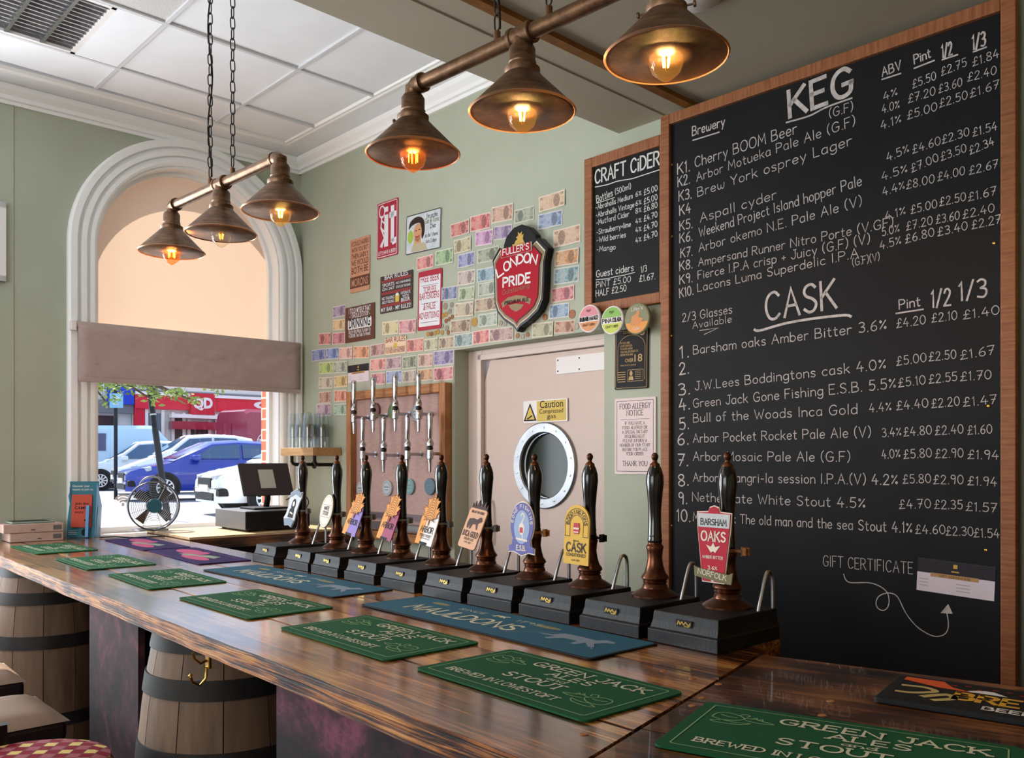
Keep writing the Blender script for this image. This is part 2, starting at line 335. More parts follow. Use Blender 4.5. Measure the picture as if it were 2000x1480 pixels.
k.put(k.b.inputs['Base Color'], k.ramp(k.math('ADD', k.math('MULTIPLY', k.noise(v, 3.2, 7, .7, .6), .75), k.math('MULTIPLY', k.noise(v, 16, 4, .7), .25)), [(.42, hx('#1d1719')), (.52, hx('#3d232a')), (.62, hx('#70394a'))]))
k.b.inputs['Roughness'].default_value = .7; k.b.inputs['Specular IOR Level'].default_value = .2; k.done('maroon_panel')
k = NT('brick'); br = k.node('ShaderNodeTexBrick'); mp = k.coord((1, 1, 1)); sp = k.node('ShaderNodeSeparateXYZ'); k.put(sp.inputs[0], mp); cb = k.node('ShaderNodeCombineXYZ')
k.put(cb.inputs[0], k.math('ADD', sp.outputs[1], sp.outputs[0])); k.put(cb.inputs[1], sp.outputs[2]); k.put(br.inputs[0], cb.outputs[0])
br.inputs[1].default_value = hx('#b5583a'); br.inputs[2].default_value = hx('#c76f4c'); br.inputs[3].default_value = hx('#d8cbb8'); br.inputs[4].default_value = 1
br.inputs['Brick Width'].default_value = .22; br.inputs['Row Height'].default_value = .072; br.inputs['Mortar Size'].default_value = .006
k.put(k.b.inputs['Base Color'], br.outputs[0]); k.b.inputs['Roughness'].default_value = .9; k.done('brick')
def glassy(name, tint, gloss=.08, rough=.02, glow=None):
    m = bpy.data.materials.new(name); m.use_nodes = True; t = m.node_tree; t.nodes.clear()
    a = t.nodes.new('ShaderNodeBsdfTransparent'); a.inputs[0].default_value = tint; b = t.nodes.new('ShaderNodeBsdfGlossy'); b.inputs[1].default_value = rough
    fr = t.nodes.new('ShaderNodeLayerWeight'); fr.inputs[0].default_value = .5; pw = t.nodes.new('ShaderNodeMath'); pw.operation = 'POWER'; pw.inputs[1].default_value = 4; t.links.new(fr.outputs[1], pw.inputs[0]); mx = t.nodes.new('ShaderNodeMixShader'); o = t.nodes.new('ShaderNodeOutputMaterial')
    mul = t.nodes.new('ShaderNodeMath'); mul.operation = 'MULTIPLY_ADD'; mul.inputs[1].default_value = .7; mul.inputs[2].default_value = gloss
    t.links.new(pw.outputs[0], mul.inputs[0]); t.links.new(mul.outputs[0], mx.inputs[0])
    t.links.new(a.outputs[0], mx.inputs[1]); t.links.new(b.outputs[0], mx.inputs[2]); t.links.new(mx.outputs[0], o.inputs[0]); MATS[name] = m
    if glow:                                                          # the lit bulb's own glowing glass
        e = t.nodes.new('ShaderNodeEmission'); e.inputs[0].default_value = (*glow[:3], 1); e.inputs[1].default_value = glow[3]; ad = t.nodes.new('ShaderNodeAddShader')
        t.links.new(mx.outputs[0], ad.inputs[0]); t.links.new(e.outputs[0], ad.inputs[1]); t.links.new(ad.outputs[0], o.inputs[0])
    return m
glassy('window_glass', (.985, .99, 1, 1), .02)
glassy('pint_glass', (.96, .98, .98, 1), .07)
glassy('amber_glass', (1, .84, .58, 1), .03, glow=(1, .5, .1, .10)); glassy('orange_glass', (1, .66, .42, 1), .03, glow=(1, .26, .04, .14)); glassy('clear_bulb', (1, .95, .86, 1), .04)
def translucent(name, c, w=.6):
    m = bpy.data.materials.new(name); m.use_nodes = True; t = m.node_tree; b = t.nodes['Principled BSDF']; b.inputs['Base Color'].default_value = hx(c); b.inputs['Roughness'].default_value = .8
    tr = t.nodes.new('ShaderNodeBsdfTranslucent'); tr.inputs[0].default_value = hx(c); mx = t.nodes.new('ShaderNodeMixShader'); mx.inputs[0].default_value = w
    t.links.new(b.outputs[0], mx.inputs[1]); t.links.new(tr.outputs[0], mx.inputs[2]); t.links.new(mx.outputs[0], t.nodes['Material Output'].inputs[0]); MATS[name] = m
translucent('arch_blind', '#cbb29c', .34)
k = NT('blind_cloth'); v = k.coord((1, 1, 1)); st = k.noise(k.coord((1.6, 1, 2.4)), 2.4, 7, .62, 2.2)
k.put(k.b.inputs['Base Color'], k.ramp(st, [(.30, hx('#93807c')), (.38, hx('#aa9792')), (.7, hx('#b6a39e'))])); k.b.inputs['Roughness'].default_value = .85; k.done('blind_cloth')

# ---------------------------------------------------------------- room shell
MB().box(-1.2, 7.6, -7.2, .4, -.06, 0).build('floor', 'floor_board', M=BW)['kind'] = 'structure'
UA, ZA = wl(887.6, 684); UB = wl(1180, 660)[0]                       # door recess
DD = .108                                                            # recess depth
m = MB(); m.box(-.36, UA, 0, .26, 0, 3.6); m.box(UA, UB, 0, .26, ZA, 3.6); m.box(UB, 4.28, 0, .26, 0, 3.6)
struct(m.build('wall_back', 'plaster', M=BW))
struct(MB().box(4.28, 7.5, .02, .26, 0, 3.0).build('wall_right_end', 'gold_wall', M=BW))
struct(MB().box(7.4, 7.6, -7.2, .26, 0, 3.6).build('wall_right', 'cream_wall', M=BW))
m = MB(); m.box(-1.2, 1.6, -7.2, -7.0, 0, 3.6); m.box(5.6, 7.5, -7.2, -7.0, 0, 3.6); m.box(1.6, 5.6, -7.2, -7.0, 0, .9); m.box(1.6, 5.6, -7.2, -7.0, 3.0, 3.6)
struct(m.build('wall_rear', 'cream_wall', M=BW))
WC, WR, WO = -.71, .56, .71                                          # window centre, opening radius, moulding radius
ZSP = 2.73                                                           # arch springing height
def wallpieces(y0, y1, ins):
    m = MB(); r = WR - ins
    for a, b in ((-7.4, -5.25), (-3.95, -3.4), (-2.1, WC - r), (WC + r, .36)): m.box(a, b, y0, y1, 0, 3.6)
    for c in (-2.75, -4.6): m.box(c - .65, c + .65, y0, y1, 0, .9); m.box(c - .65, c + .65, y0, y1, 3.0, 3.6)
    m.box(WC - r, WC + r, y0, y1, 0, ZC - .03); n = 28
    P = [(WC - r * math.cos(math.pi * i / n), ZSP + r * math.sin(math.pi * i / n)) for i in range(n + 1)]
    for (xa, za), (xb, zb) in zip(P, P[1:]):
        m.add([(xa, y0, za), (xb, y0, zb), (xb, y0, 3.6), (xa, y0, 3.6), (xa, y1, za), (xb, y1, zb), (xb, y1, 3.6), (xa, y1, 3.6)], [(0, 1, 2, 3), (7, 6, 5, 4), (0, 4, 5, 1), (3, 2, 6, 7)])
    return m
wallL = struct(wallpieces(0, .13, 0).build('wall_left', 'plaster', M=LW))
wallpieces(.13, .34, -.035).build('outer_brickwork', 'brick', wallL)
MB().tube([(-1.68, -.002, 0), (-1.68, -.002, 3.41)], .003, 6).build('panel_joint', 'low_plaster', wallL)
for i, c in enumerate((-2.75, -4.6)):
    m = MB(); m.box(c - .65, c - .58, .03, .1, .9, 3); m.box(c + .58, c + .65, .03, .1, .9, 3); m.box(c - .58, c + .58, .03, .1, .9, .98); m.box(c - .58, c + .58, .03, .1, 2.92, 3); m.box(c - .58, c + .58, .03, .1, 2.0, 2.06)
    struct(m.build('window_%d' % (i + 2), 'white_paint', M=LW))
# arched window: moulding, lining, frame bars, pane, blind panel in the arch
win = thing('window_1', None, None, LW @ T(WC, 0, ZC)); win['kind'] = 'structure'
prof = [(WR, .0), (WR, -.022), (WR + .012, -.03), (WR + .03, -.03), (WR + .034, -.016), (WR + .05, -.016), (WR + .054, -.036), (WR + .08, -.036), (WR + .085, -.02), (WR + .1, -.02), (WR + .105, -.044), (WR + .138, -.044), (WO, -.03), (WO, .0)]
n = 40; path = [(0, 0)] + [(1, i) for i in range(n + 1)] + [(2, 0)]
m = MB()
for kind, i in path:
    for r_, y_ in prof:
        if kind == 0: m.v.append((-r_, y_, 0))
        elif kind == 2: m.v.append((r_, y_, 0))
        else: a = math.pi * i / n; m.v.append((-r_ * math.cos(a), y_, ZSP - ZC + r_ * math.sin(a)))
kp = len(prof); m.f = [(j * kp + i, (j + 1) * kp + i, (j + 1) * kp + i + 1, j * kp + i + 1) for j in range(len(path) - 1) for i in range(kp - 1)]; m.mi = [0] * len(m.f)
m.build('moulded_surround', 'arch_paint', win, smooth=28)
def archband(r0, r1, y0, y1, zlow):
    m = MB(); pts = [(-1, zlow)] + [(None, i) for i in range(n + 1)] + [(1, zlow)]; rows = []
    for kind, i in pts:
        if kind is None: a = math.pi * i / n; d = (-math.cos(a), math.sin(a)); o = (0, ZSP - ZC)
        else: d = (kind, 0); o = (0, i)
        rows.append([(o[0] + d[0] * r, y, o[1] + d[1] * r) for r, y in ((r0, y0), (r1, y0), (r1, y1), (r0, y1))])
    for rw in rows: m.v += rw
    m.f = [(j * 4 + i, (j + 1) * 4 + i, (j + 1) * 4 + (i + 1) % 4, j * 4 + (i + 1) % 4) for j in range(len(rows) - 1) for i in range(4)]; m.mi = [0] * len(m.f)
    return m
archband(WR - .012, WR + .002, -.005, .13, 0).build('reveal_lining', 'arch_paint', win, smooth=30)
archband(WR - .034, WR - .012, .085, .125, 0).build('window_frame', 'arch_paint', win, smooth=30)
m = MB(); m.box(-WR + .02, WR - .02, .085, .125, 1.12, 1.2); m.box(-WR + .02, WR - .02, .085, .125, 0, .035); m.build('frame_rail', 'arch_paint', win)
MB().box(-WR + .03, WR - .03, .1, .104, .03, 1.13).build('glass_pane', 'window_glass', win)
P = [(-WR + .03, 1.19)] + [(-(WR - .03) * math.cos(math.pi * i / 30), ZSP - ZC + (WR - .03) * math.sin(math.pi * i / 30)) for i in range(31)] + [(WR - .03, 1.19)]
MB().plate(P, .121).build('arch_panel', 'arch_blind', win)
# wifi sticker on the pane
m = MB(); q0 = on_f(LW, 240, 985, .1); sx, sz = q0[0] - WC, q0[1] - ZC
for r_ in (.022, .038, .054): m.stroke([(sx + r_ * math.sin(R(a)), sz + r_ * math.cos(R(a))) for a in range(-48, 49, 12)], .009, .098)
m.ell(sx, sz, .008, .01, .098); m.build('wifi_sticker', 'white', win)
# sill inside the opening
MB().box(-WR, WR, 0, .33, -.04, 0).build('sill', 'white_paint', win)
# roller blind
b = PX(LW, 370, 690, -.075); x0 = b.q(153, 690)[0]; x1 = b.q(587, 690)[0]; z1 = b.q(152, 629)[1]; z0 = b.q(152, 743)[1]
bl = thing('roller_blind', 'stained taupe roller blind half drawn across the arched window', 'blind', b.M)
m = MB()
nx, nz = 24, 10
for j in range(nz + 1):
    for i in range(nx + 1):
        t = i / nx; s_ = j / nz; m.v.append((x0 + (x1 - x0) * t, .006 * math.sin(9 * t + 2 * s_) * (1 - s_) , z0 + (z1 - z0) * s_ + .006 * math.sin(14 * t) * (1 - s_) * .4))
m.f = [(j * (nx + 1) + i, j * (nx + 1) + i + 1, (j + 1) * (nx + 1) + i + 1, (j + 1) * (nx + 1) + i) for j in range(nz) for i in range(nx)]; m.mi = [0] * len(m.f)
o = m.build('cloth', 'blind_cloth', bl, smooth=60); sol = o.modifiers.new('thick', 'SOLIDIFY'); sol.thickness = .002
MB().lathe([(.02, x0 - .01), (.02, x1 + .005)], 16, (0, .02, z1 - .01), 'x').build('roller', 'blind_cloth', bl, smooth=40)
MB().box(x0 + .004, x1 - .004, -.006, .006, z0 - .004, z0 + .022).build('bottom_bar', 'blind_cloth', bl, bevel=.003)
MB().box(x0 - .035, x0 - .008, .0, .07, z1 - .045, z1 + .01).build('bracket', 'white', bl, bevel=.004)
MB().tube([(x1 + .006, .03, z1 - .02), (x1 + .008, .03, z0 + .1)], .003, 6).build('pull_cord', 'white', bl)

# ceiling: slab, border, mouldings, tiles, grid, louvre light, low ceiling over the bar
ceil = struct(MB().box(-.3, 2.75, -7.1, .2, 3.53, 3.62).build('ceiling', 'white_paint', M=BW))
cp = [(0, 3.405), (-.014, 3.405), (-.02, 3.42), (-.032, 3.425), (-.036, 3.445), (-.062, 3.468), (-.066, 3.496), (0, 3.498)]
struct(MB().extr_x(cp, -.07, 2.72).build('trim_1', 'arch_paint', M=BW)); struct(MB().extr_x(cp, -7.0, .07).build('trim_2', 'arch_paint', M=LW))
ip = [(-.2, 3.499), (-.204, 3.493), (-.218, 3.492), (-.226, 3.496), (-.242, 3.495), (-.25, 3.51), (-.2, 3.51)]
struct(MB().extr_x(ip, .18, 2.72).build('trim_3', 'arch_paint', M=BW)); struct(MB().extr_x(ip, -7.0, -.18).build('trim_4', 'arch_paint', M=LW))
MB().box(-.05, 2.72, -.24, .02, 3.4975, 3.53).build('ceiling_border', 'tile_white', ceil)
MB().box(-7.0, .05, -.24, .02, 3.498, 3.53).build('ceiling_border', 'tile_white', ceil, M=BW.inverted() @ LW)
ug = [.24, .577, 1.187, 1.797, 2.407, 2.7]; vg = [.24, .695, 1.362, 2.029, 2.696, 3.363, 4.03, 4.7, 5.37, 6.04, 6.7]
for i in range(5):
    for j in range(len(vg) - 1):
        if (i, j) == (1, 2): continue
        o = MB().box(ug[i] + .006, ug[i + 1] - .006, -vg[j + 1] + .006, -vg[j] - .006, 3.505 + .003 * ((i * 3 + j) % 2), 3.53).build('ceiling_tile', 'speckle_tile' if (i, j) in ((2, 2), (2, 3)) else 'tile_white', ceil)
for u in ug[1:-1]: MB().box(u - .009, u + .009, -6.8, -.24, 3.495, 3.53).build('grid_bar', 'grid_white', ceil)
for i in range(5):
    for v_ in vg[1:-1]: MB().box(ug[i] + .009, ug[i + 1] - .009, -v_ - .009, -v_ + .009, 3.496, 3.53).build('grid_bar', 'grid_white', ceil)
lf = thing('louvre_light', 'silver louvred ceiling light panel set among the white tiles', 'light', BW @ T(.88, -1.7, 3.5)); x0, x1, y0, y1 = -.29, .295, -.32, .33
MB().box(x0, x1, y0, y1, .022, .03).build('backing', 'white', lf)
MB().box(x0, x1, y1 - .2, y1, -.004, .022).build('blank_panel', 'tile_white', lf)
m = MB(); ya = y1 - .2
for xx in (x0, x1 - .02): m.box(xx, xx + .02, y0, ya, -.005, .022)
m.box(x0, x1, ya - .02, ya, -.005, .022); m.box(x0, x1, y0, y0 + .02, -.005, .022); m.build('frame', 'white_paint', lf)
cw = (ya - y0) / 3
for c in range(1, 3): MB().box(x0 + .02, x1 - .02, y0 + c * cw - .008, y0 + c * cw + .008, -.006, .02).build('divider', 'steel', lf)
for c in range(3):
    for r_ in range(14):
        xx = x0 + .03 + r_ * .0385
        MB().add([(xx, y0 + c * cw + .01, .02), (xx, y0 + (c + 1) * cw - .01, .02), (xx + .016, y0 + (c + 1) * cw - .01, -.003), (xx + .016, y0 + c * cw + .01, -.003)], [(0, 1, 2, 3)]).build('louvre', 'chrome', lf)
struct(MB().box(2.70, 2.95, -7.0, 0, 2.942, 3.6).build('ceiling_beam', 'low_plaster', M=BW))
struct(MB().box(2.95, 7.5, -7.0, 0, 2.946, 3.6).build('ceiling_low', 'low_plaster', M=BW))
struct(MB().box(3.075, 3.115, -7.0, 0, 2.928, 2.946).build('trim_5', 'trim_wood', M=BW))
tag(MB().add([(0, 0, 0), (.05, -.01, .012), (.035, -.004, -.05), (.012, -.012, -.03)], [(0, 1, 2, 3)]).build('tape_scrap', 'pine_x', M=BW @ T(wl(618, 255)[0] - .5, -.27, 3.47)), 'scrap of brown tape hanging from the ceiling moulding', 'tape')
# picture at the far left
b = PX(LW, -30, 460, -.02); pic = thing('picture_frame', 'white framed picture on the green wall left of the window', 'picture', b.M)
xa, za = b.q(-120, 372); xb, zb = b.q(12, 550)
m = MB(); m.box(xa, xb, 0, .02, za - .03, za); m.box(xa, xb, 0, .02, zb, zb + .03); m.box(xb - .03, xb, 0, .02, zb, za); m.box(xa, xa + .03, 0, .02, zb, za); m.build('frame', 'white', pic)
MB().box(xa + .03, xb - .03, .008, .018, zb + .03, za - .03).build('print', 'maroon_panel', pic)
# ---------------------------------------------------------------- bar counter
def ctl(px, py, z=ZC): p = on_z(px, py, z); q = CT.inverted() @ p; return q.x, q.y
def rcl(px, py, z=ZC): q = RC.inverted() @ on_z(px, py, z); return q.x, q.y
def ctw(x, y): p = CT @ Vector((x, y, 0)); return p.x, p.y
NF = .825                                                             # front edge
S0 = on_z(1487, 1277); S1 = on_z(1154, 1480); sdir = (S1 - S0)
def seam_ct(n):                                                       # mitre seam in bar coordinates
    a = CT.inverted() @ S0; b = CT.inverted() @ S1; t = (n - a.y) / (b.y - a.y); return a.x + (b.x - a.x) * t
def seam_rc(n):
    a = RC.inverted() @ S0; b = RC.inverted() @ S1; t = (n - a.y) / (b.y - a.y); return a.x + (b.x - a.x) * t
def wall_ct(n):                                                       # window wall in bar coordinates
    i = CT.inverted(); a = i @ Vector((CX, CY, 0)); d = i.to_3x3() @ Vector((-.7465, -.6654, 0)); t = (n - a.y) / d.y; return a.x + d.x * t
bar = thing('bar_counter', 'long polished plank bar counter running to the window', 'counter', CT @ T(0, 0, 0))
rows = [NF, 1.04, 1.235, 1.41, 1.712]
for a, b_ in zip(rows, rows[1:]):
    g = .0035
    m = MB(); P = [(wall_ct(a + g) + .012, a + g), (seam_ct(a + g) - .004, a + g), (seam_ct(b_ - g) - .004, b_ - g), (wall_ct(b_ - g) + .012, b_ - g)]
    if a == NF:                                                       # wavy live edge
        xa, xb = P[0][0], P[1][0]; L = [(xa + (xb - xa) * i / 60, a + .003 * math.sin(i * .55) * math.sin(i * .13 + 1) + .0012 * math.sin(i * 1.9)) for i in range(61)]
        P = L + P[2:]
    m.slab(P, ZC - .048, ZC + (.001 if a in (1.04, 1.41) else 0)); m.mi = [0, 0] + [1] * (len(m.f) - 2); m.build('plank', ['bar_wood', 'bar_edge'], bar)
P1X = ctl(487, 1095)[0]; P10X = ctl(1384, 1282)[0] - .012
MB().slab([(P1X - .03, 1.716), (P10X, 1.716), (P10X, 1.86), (P1X - .03, 1.86)], ZC - .048, ZC).build('plank', 'bar_wood', bar)
m = MB(); m.slab([(wall_ct(1.0) + .02, .90), (seam_ct(.9) - .05, .90), (seam_ct(1.7) - .02, 1.70), (wall_ct(1.7) + .02, 1.70)], ZC - .075, ZC - .05); m.build('support_frame', 'dark_bar_wood', bar)
rcb = thing('return_counter', 'darker plank counter section angling off to the right below the big chalkboard', 'counter', RC @ T(0, 0, 0))
rr = [1.878, 1.66, 1.448, 1.255, 1.05, .84]
for a, b_ in zip(rr, rr[1:]):
    g = .0025; MB().slab([(seam_rc(b_ + g) + .004, b_ + g), (2.4, b_ + g), (2.4, a - g), (seam_rc(a - g) + .004, a - g)], ZC - .048, ZC).build('plank', 'dark_bar_wood', rcb)
m = MB(); m.slab([(seam_rc(.95) + .15, .95), (2.4, .95), (2.4, 1.8), (seam_rc(1.8) + .1, 1.8)], 0, ZC - .05); m.build('base_panel', 'maroon_panel', rcb)
# wooden screw plugs
for px, py in ((1403, 1336), (1370, 1363), (1352, 1378), (1622, 1369), (1606, 1397)):
    x, y = rcl(px, py); MB().lathe([(.007, 0), (.007, .0012)], 12, (x, y, ZC - .0002)).build('wood_plug', 'pine_z', rcb)
for px, py in ((1310, 1347), (1352, 1325), (1296, 1310), (1140, 1434)):
    x, y = ctl(px, py); MB().lathe([(.007, 0), (.007, .0012)], 12, (x, y, ZC - .0002)).build('wood_plug', 'pine_z', bar)
# ledge of the bar return along the window wall
LZ = 1.115
i = LW.inverted() @ CT; a = i @ Vector((wall_ct(1.72), 1.722, 0)); b2 = i @ Vector((P1X + .6, 1.722, 0)); c_ = a + (b2 - a) * ((-.66 - a.y) / (b2.y - a.y))
led = thing('window_ledge', 'dark wooden ledge along the window wall carrying the till', 'ledge', LW @ T(-.4, -.3, 0)); ox, oy = .4, .3
MB().slab([(a.x + ox + .01, -.01 + oy), (c_.x + ox + .01, -.66 + oy), (-.01 + ox, -.66 + oy), (-.02 + ox, -.01 + oy)], LZ - .07, LZ - .012).build('edge_board', 'dark_bar_wood', led, bevel=.003)
M('ledge_board', '#c9b08c', .45, c2='#b59a74', sc=5, stretch=(1.5, 14, 1))  # ledge wood coloured paler, standing in for strong sun on its top
def ledx(y): return a.x + (c_.x - a.x) * (y / -.66) + ox + .01
for y0_, y1_ in ((-.01, -.22), (-.223, -.44), (-.443, -.66)): MB().slab([(ledx(y0_), y0_ + oy), (ledx(y1_), y1_ + oy), (-.01 + ox, y1_ + oy), (-.015 + ox, y0_ + oy)], LZ - .012, LZ).build('top_board', 'ledge_board', led)
MB().slab([(c_.x + ox + .06, -.1 + oy), (c_.x + ox + .06, -.6 + oy), (-.03 + ox, -.6 + oy), (-.03 + ox, -.1 + oy)], 0, LZ - .07).build('cabinet', 'black', led)
# small brass-topped bottles below the ledge behind the bar
M('bottle_dark', '#2a1a0c', .2)
cr = MB(); cr.lathe([(.018, 0), (.018, .1), (.008, .14), (.008, .165)], 12)
shelf_lo = tag(MB().slab([(P1X - .42, 1.75), (P1X + .05, 1.75), (P1X + .05, 2.0), (P1X - .42, 2.0)], .82, .85).build('under_shelf', 'dark_bar_wood', M=CT), 'low dark shelf behind the bar below the window ledge', 'shelf')
bt = None
for k_ in range(14):
    x = P1X - .36 + (k_ % 7) * .058; y = 1.80 + (k_ // 7) * .07
    if bt is None:
        bt = thing('mixer_bottle', 'small brown gold-capped bottle, first in the front row below the window ledge', 'bottle', CT @ T(x, y, .85), 'bottles below the window ledge')
        cr.build('body', 'bottle_dark', bt, smooth=40); MB().lathe([(.011, .162), (.011, .178)], 12).build('cap', 'brass', bt, smooth=40)
    else: dup(bt, CT @ T(x, y, .85), 'small brown gold-capped bottle, %s in the %s row below the window ledge' % (('first', 'second', 'third', 'fourth', 'fifth', 'sixth', 'last')[k_ % 7], ('front', 'back')[k_ // 7]))
# front panels and barrels under the bar
e1 = ctl_n = None
def panel_x(px, n): d = ray(px, 0); i = CT.inverted().to_3x3() @ Vector((d.x, d.y, 0)); return i.x * n / i.y
xe2 = panel_x(548, .88); xe1 = panel_x(178, .88); bx2 = panel_x(445, 1.08); bx1 = panel_x(97, 1.08)
pan = thing('bar_cladding', 'mottled maroon panelled front of the bar between the barrels', 'panel', CT @ T(0, 0, 0))
for a, b_ in ((xe2, seam_ct(.9) - .06), (xe1, bx2 - .19)): MB().box(a, b_, .88, .90, 0, ZC - .076).build('front_panel', 'maroon_panel', pan)
m = MB(); m.box(wall_ct(1.42) + .03, seam_ct(1.4) - .1, 1.36, 1.39, 0, ZC - .076)
for x in (xe2, xe1): m.box(x - .02, x, .88, 1.36, 0, ZC - .076)
m.build('back_board', 'maroon_panel', pan)
k = NT('barrel_wood'); oi = k.node('ShaderNodeObjectInfo'); v = k.coord((9, 9, 1)); g = k.noise(v, 3, 5)
k.put(k.b.inputs['Base Color'], k.mix(k.math('MULTIPLY', oi.outputs['Random'], .6), k.ramp(g, [(.3, hx('#57412f')), (.7, hx('#80644a'))]), hx('#6b5442'))); k.b.inputs['Roughness'].default_value = .65; k.done('barrel_wood')
M('hoop_iron', '#242322', .6, .3, c2='#33312f', sc=9)
def brl(z): t = (z - .52) / .52; return .258 - .055 * t * t
def barrel(x, label, ang):
    t = thing('oak_barrel', label, 'barrel', CT @ T(x, 1.08, 0) @ RZ(ang), 'oak barrels built into the bar front')
    n = 12; zs = [.02 + i * .1 for i in range(11)]
    for j in range(n):
        a0 = 2 * math.pi * j / n + .006; a1 = 2 * math.pi * (j + 1) / n - .006; m = MB()
        for z in zs:
            for r_, a_ in ((brl(z), a0), (brl(z), a0 * .75 + a1 * .25), (brl(z), (a0 + a1) / 2), (brl(z), a0 * .25 + a1 * .75), (brl(z), a1), (brl(z) - .025, a1), (brl(z) - .025, a0)): m.v.append((r_ * math.cos(a_), r_ * math.sin(a_), z))
        m.f = [(q * 7 + i, q * 7 + (i + 1) % 7, (q + 1) * 7 + (i + 1) % 7, (q + 1) * 7 + i) for q in range(len(zs) - 1) for i in range(7)] + [(0, 1, 2, 3, 4, 5, 6), tuple(range(len(m.v) - 7, len(m.v)))]
        m.mi = [0] * len(m.f); m.build('stave', 'barrel_wood', t, smooth=35)
    MB().cyl(.19, .94, .96, 28).build('head', 'barrel_wood', t)
    for z0, hh in ((.1, .05), (.3, .06), (.66, .06), (.86, .055), (.985, .04)):
        h = MB().lathe([(brl(z0) + .001, z0), (brl(z0) + .005, z0), (brl(z0 + hh) + .005, z0 + hh), (brl(z0 + hh) + .001, z0 + hh)], 40).build('hoop', 'hoop_iron', t, smooth=40)
        rv = MB(); a = R(-150 - ang)
        for da in (0, .09):
            rr_ = brl(z0 + hh / 2) + .005; rv.lathe([(.009, 0), (.006, .005), (0, .006)], 10, (0, 0, 0)); nv = len(rv.v)
            for q in range(nv - 30, nv):
                x_, y_, z_ = rv.v[q]; aa = a + da; rv.v[q] = ((rr_ + z_) * math.cos(aa) - x_ * math.sin(aa), (rr_ + z_) * math.sin(aa) + x_ * math.cos(aa), z0 + hh / 2 + y_)
        rv.build('rivet', 'hoop_iron', h)
    return t
barrel(bx2, 'oak barrel with iron hoops beneath the brass hook', 4); barrel(bx1, 'oak barrel with iron hoops at the window end of the bar', 11)
# brass hook under the edge
hk = thing('coat_hook', 'brass coat hook screwed under the bar edge', 'hook', CT @ T(panel_x(407, .865), .865, ZC - .05))
MB().box(-.012, .012, -.004, .004, -.05, .0).build('back_plate', 'brass', hk, bevel=.002)
m = MB(); m.tube([(0, -.004, -.03), (0, -.02, -.035), (0, -.035, -.02), (0, -.04, -.005)], .0035); m.tube([(0, -.004, -.045), (0, -.006, -.075), (0, -.022, -.09), (0, -.04, -.08), (0, -.045, -.065)], .0035); m.lathe([(0, 0), (.006, .004), (0, .01)], 10, (0, -.045, -.065)); m.build('prongs', 'brass', hk, smooth=40)

# stools
M('seat_leather', '#8a7362', .4, c2='#7d6858', sc=5); M('seat_dark', '#22181c', .45); M('stool_wood', '#241512', .5)
k = NT('lozenge_fabric'); v = k.coord((1, 1, 1)); sp = k.node('ShaderNodeSeparateXYZ'); k.put(sp.inputs[0], v)
a = k.math('MULTIPLY', k.math('ADD', sp.outputs[0], sp.outputs[1]), 22); b_ = k.math('MULTIPLY', k.math('SUBTRACT', sp.outputs[0], sp.outputs[1]), 22)
fa = k.math('FLOOR', a); fb = k.math('FLOOR', b_); odd = k.math('MODULO', k.math('ABSOLUTE', k.math('ADD', fa, fb)), 2); row = k.math('MODULO', k.math('ABSOLUTE', fa), 2)
base = k.mix(odd, k.mix(row, hx('#cdb26c'), hx('#96525a')), hx('#7d1628'))
ea = k.math('ABSOLUTE', k.math('SUBTRACT', k.math('FRACT', a), .5)); eb = k.math('ABSOLUTE', k.math('SUBTRACT', k.math('FRACT', b_), .5)); edge = k.math('GREATER_THAN', k.math('MAXIMUM', ea, eb), .44)
k.put(k.b.inputs['Base Color'], k.mix(edge, base, hx('#6d4344'))); k.b.inputs['Roughness'].default_value = .9; k.b.inputs['Specular IOR Level'].default_value = .1; k.done('lozenge_fabric')
def cushion(mb, w, d, h, z, n=10, p=3.0):
    for j in range(n + 1):
        for i in range(n + 1):
            u, v_ = 2 * i / n - 1, 2 * j / n - 1; f = (1 - abs(u) ** 4) * (1 - abs(v_) ** 4); mb.v.append((u * w / 2, v_ * d / 2, z + h * f ** .5))
    o = len(mb.v) - (n + 1) ** 2; nf = [(o + j * (n + 1) + i, o + j * (n + 1) + i + 1, o + (j + 1) * (n + 1) + i + 1, o + (j + 1) * (n + 1) + i) for j in range(n) for i in range(n)]; mb.f += nf; mb.mi += [0] * len(nf); return mb
def stool(px, py, z, dx, dn, label, ang):
    p = on_z(px, py, z); q = CT.inverted() @ p
    t = thing('bar_stool', label, 'stool', CT @ T(q.x + dx, q.y + dn, 0) @ RZ(ang), 'leather bar stools along the bar')
    cushion(MB(), .38, .38, .035, z - .03).build('seat', 'seat_leather', t, smooth=50)
    MB().box(-.185, .185, -.185, .185, z - .09, z - .03).build('seat_base', 'seat_dark', t, bevel=.015)
    for sx in (-1, 1):
        for sy in (-1, 1): MB().tube([(sx * .15, sy * .15, z - .09), (sx * .19, sy * .19, 0)], .018, 8).build('leg', 'stool_wood', t)
    for sx in (-1, 1): MB().tube([(sx * .178, -.178, .24), (sx * .178, .178, .24)], .012, 8).build('stretcher', 'stool_wood', t)
    for sy in (-1, 1): MB().tube([(-.178, sy * .178, .3), (.178, sy * .178, .3)], .012, 8).build('stretcher', 'stool_wood', t)
stool(120, 1392, .75, -.19, -.17, 'dark bar stool with grey-brown leather seat, nearer one behind the patterned seat', 2)
stool(40, 1316, .75, -.19, -.17, 'dark bar stool with grey-brown leather seat farthest along beside the end barrel', 0)
p = on_z(64, 1488, .75)
t = thing('patterned_stool', 'stool with red and cream lozenge fabric seat and dark back', 'stool', T(p.x - .02, p.y, 0) @ RZ(-40))
MB().lathe([(.17, .69), (.2, .70), (.208, .725), (.2, .745), (.16, .757), (.0, .76)], 40).build('seat', 'lozenge_fabric', t, smooth=50)
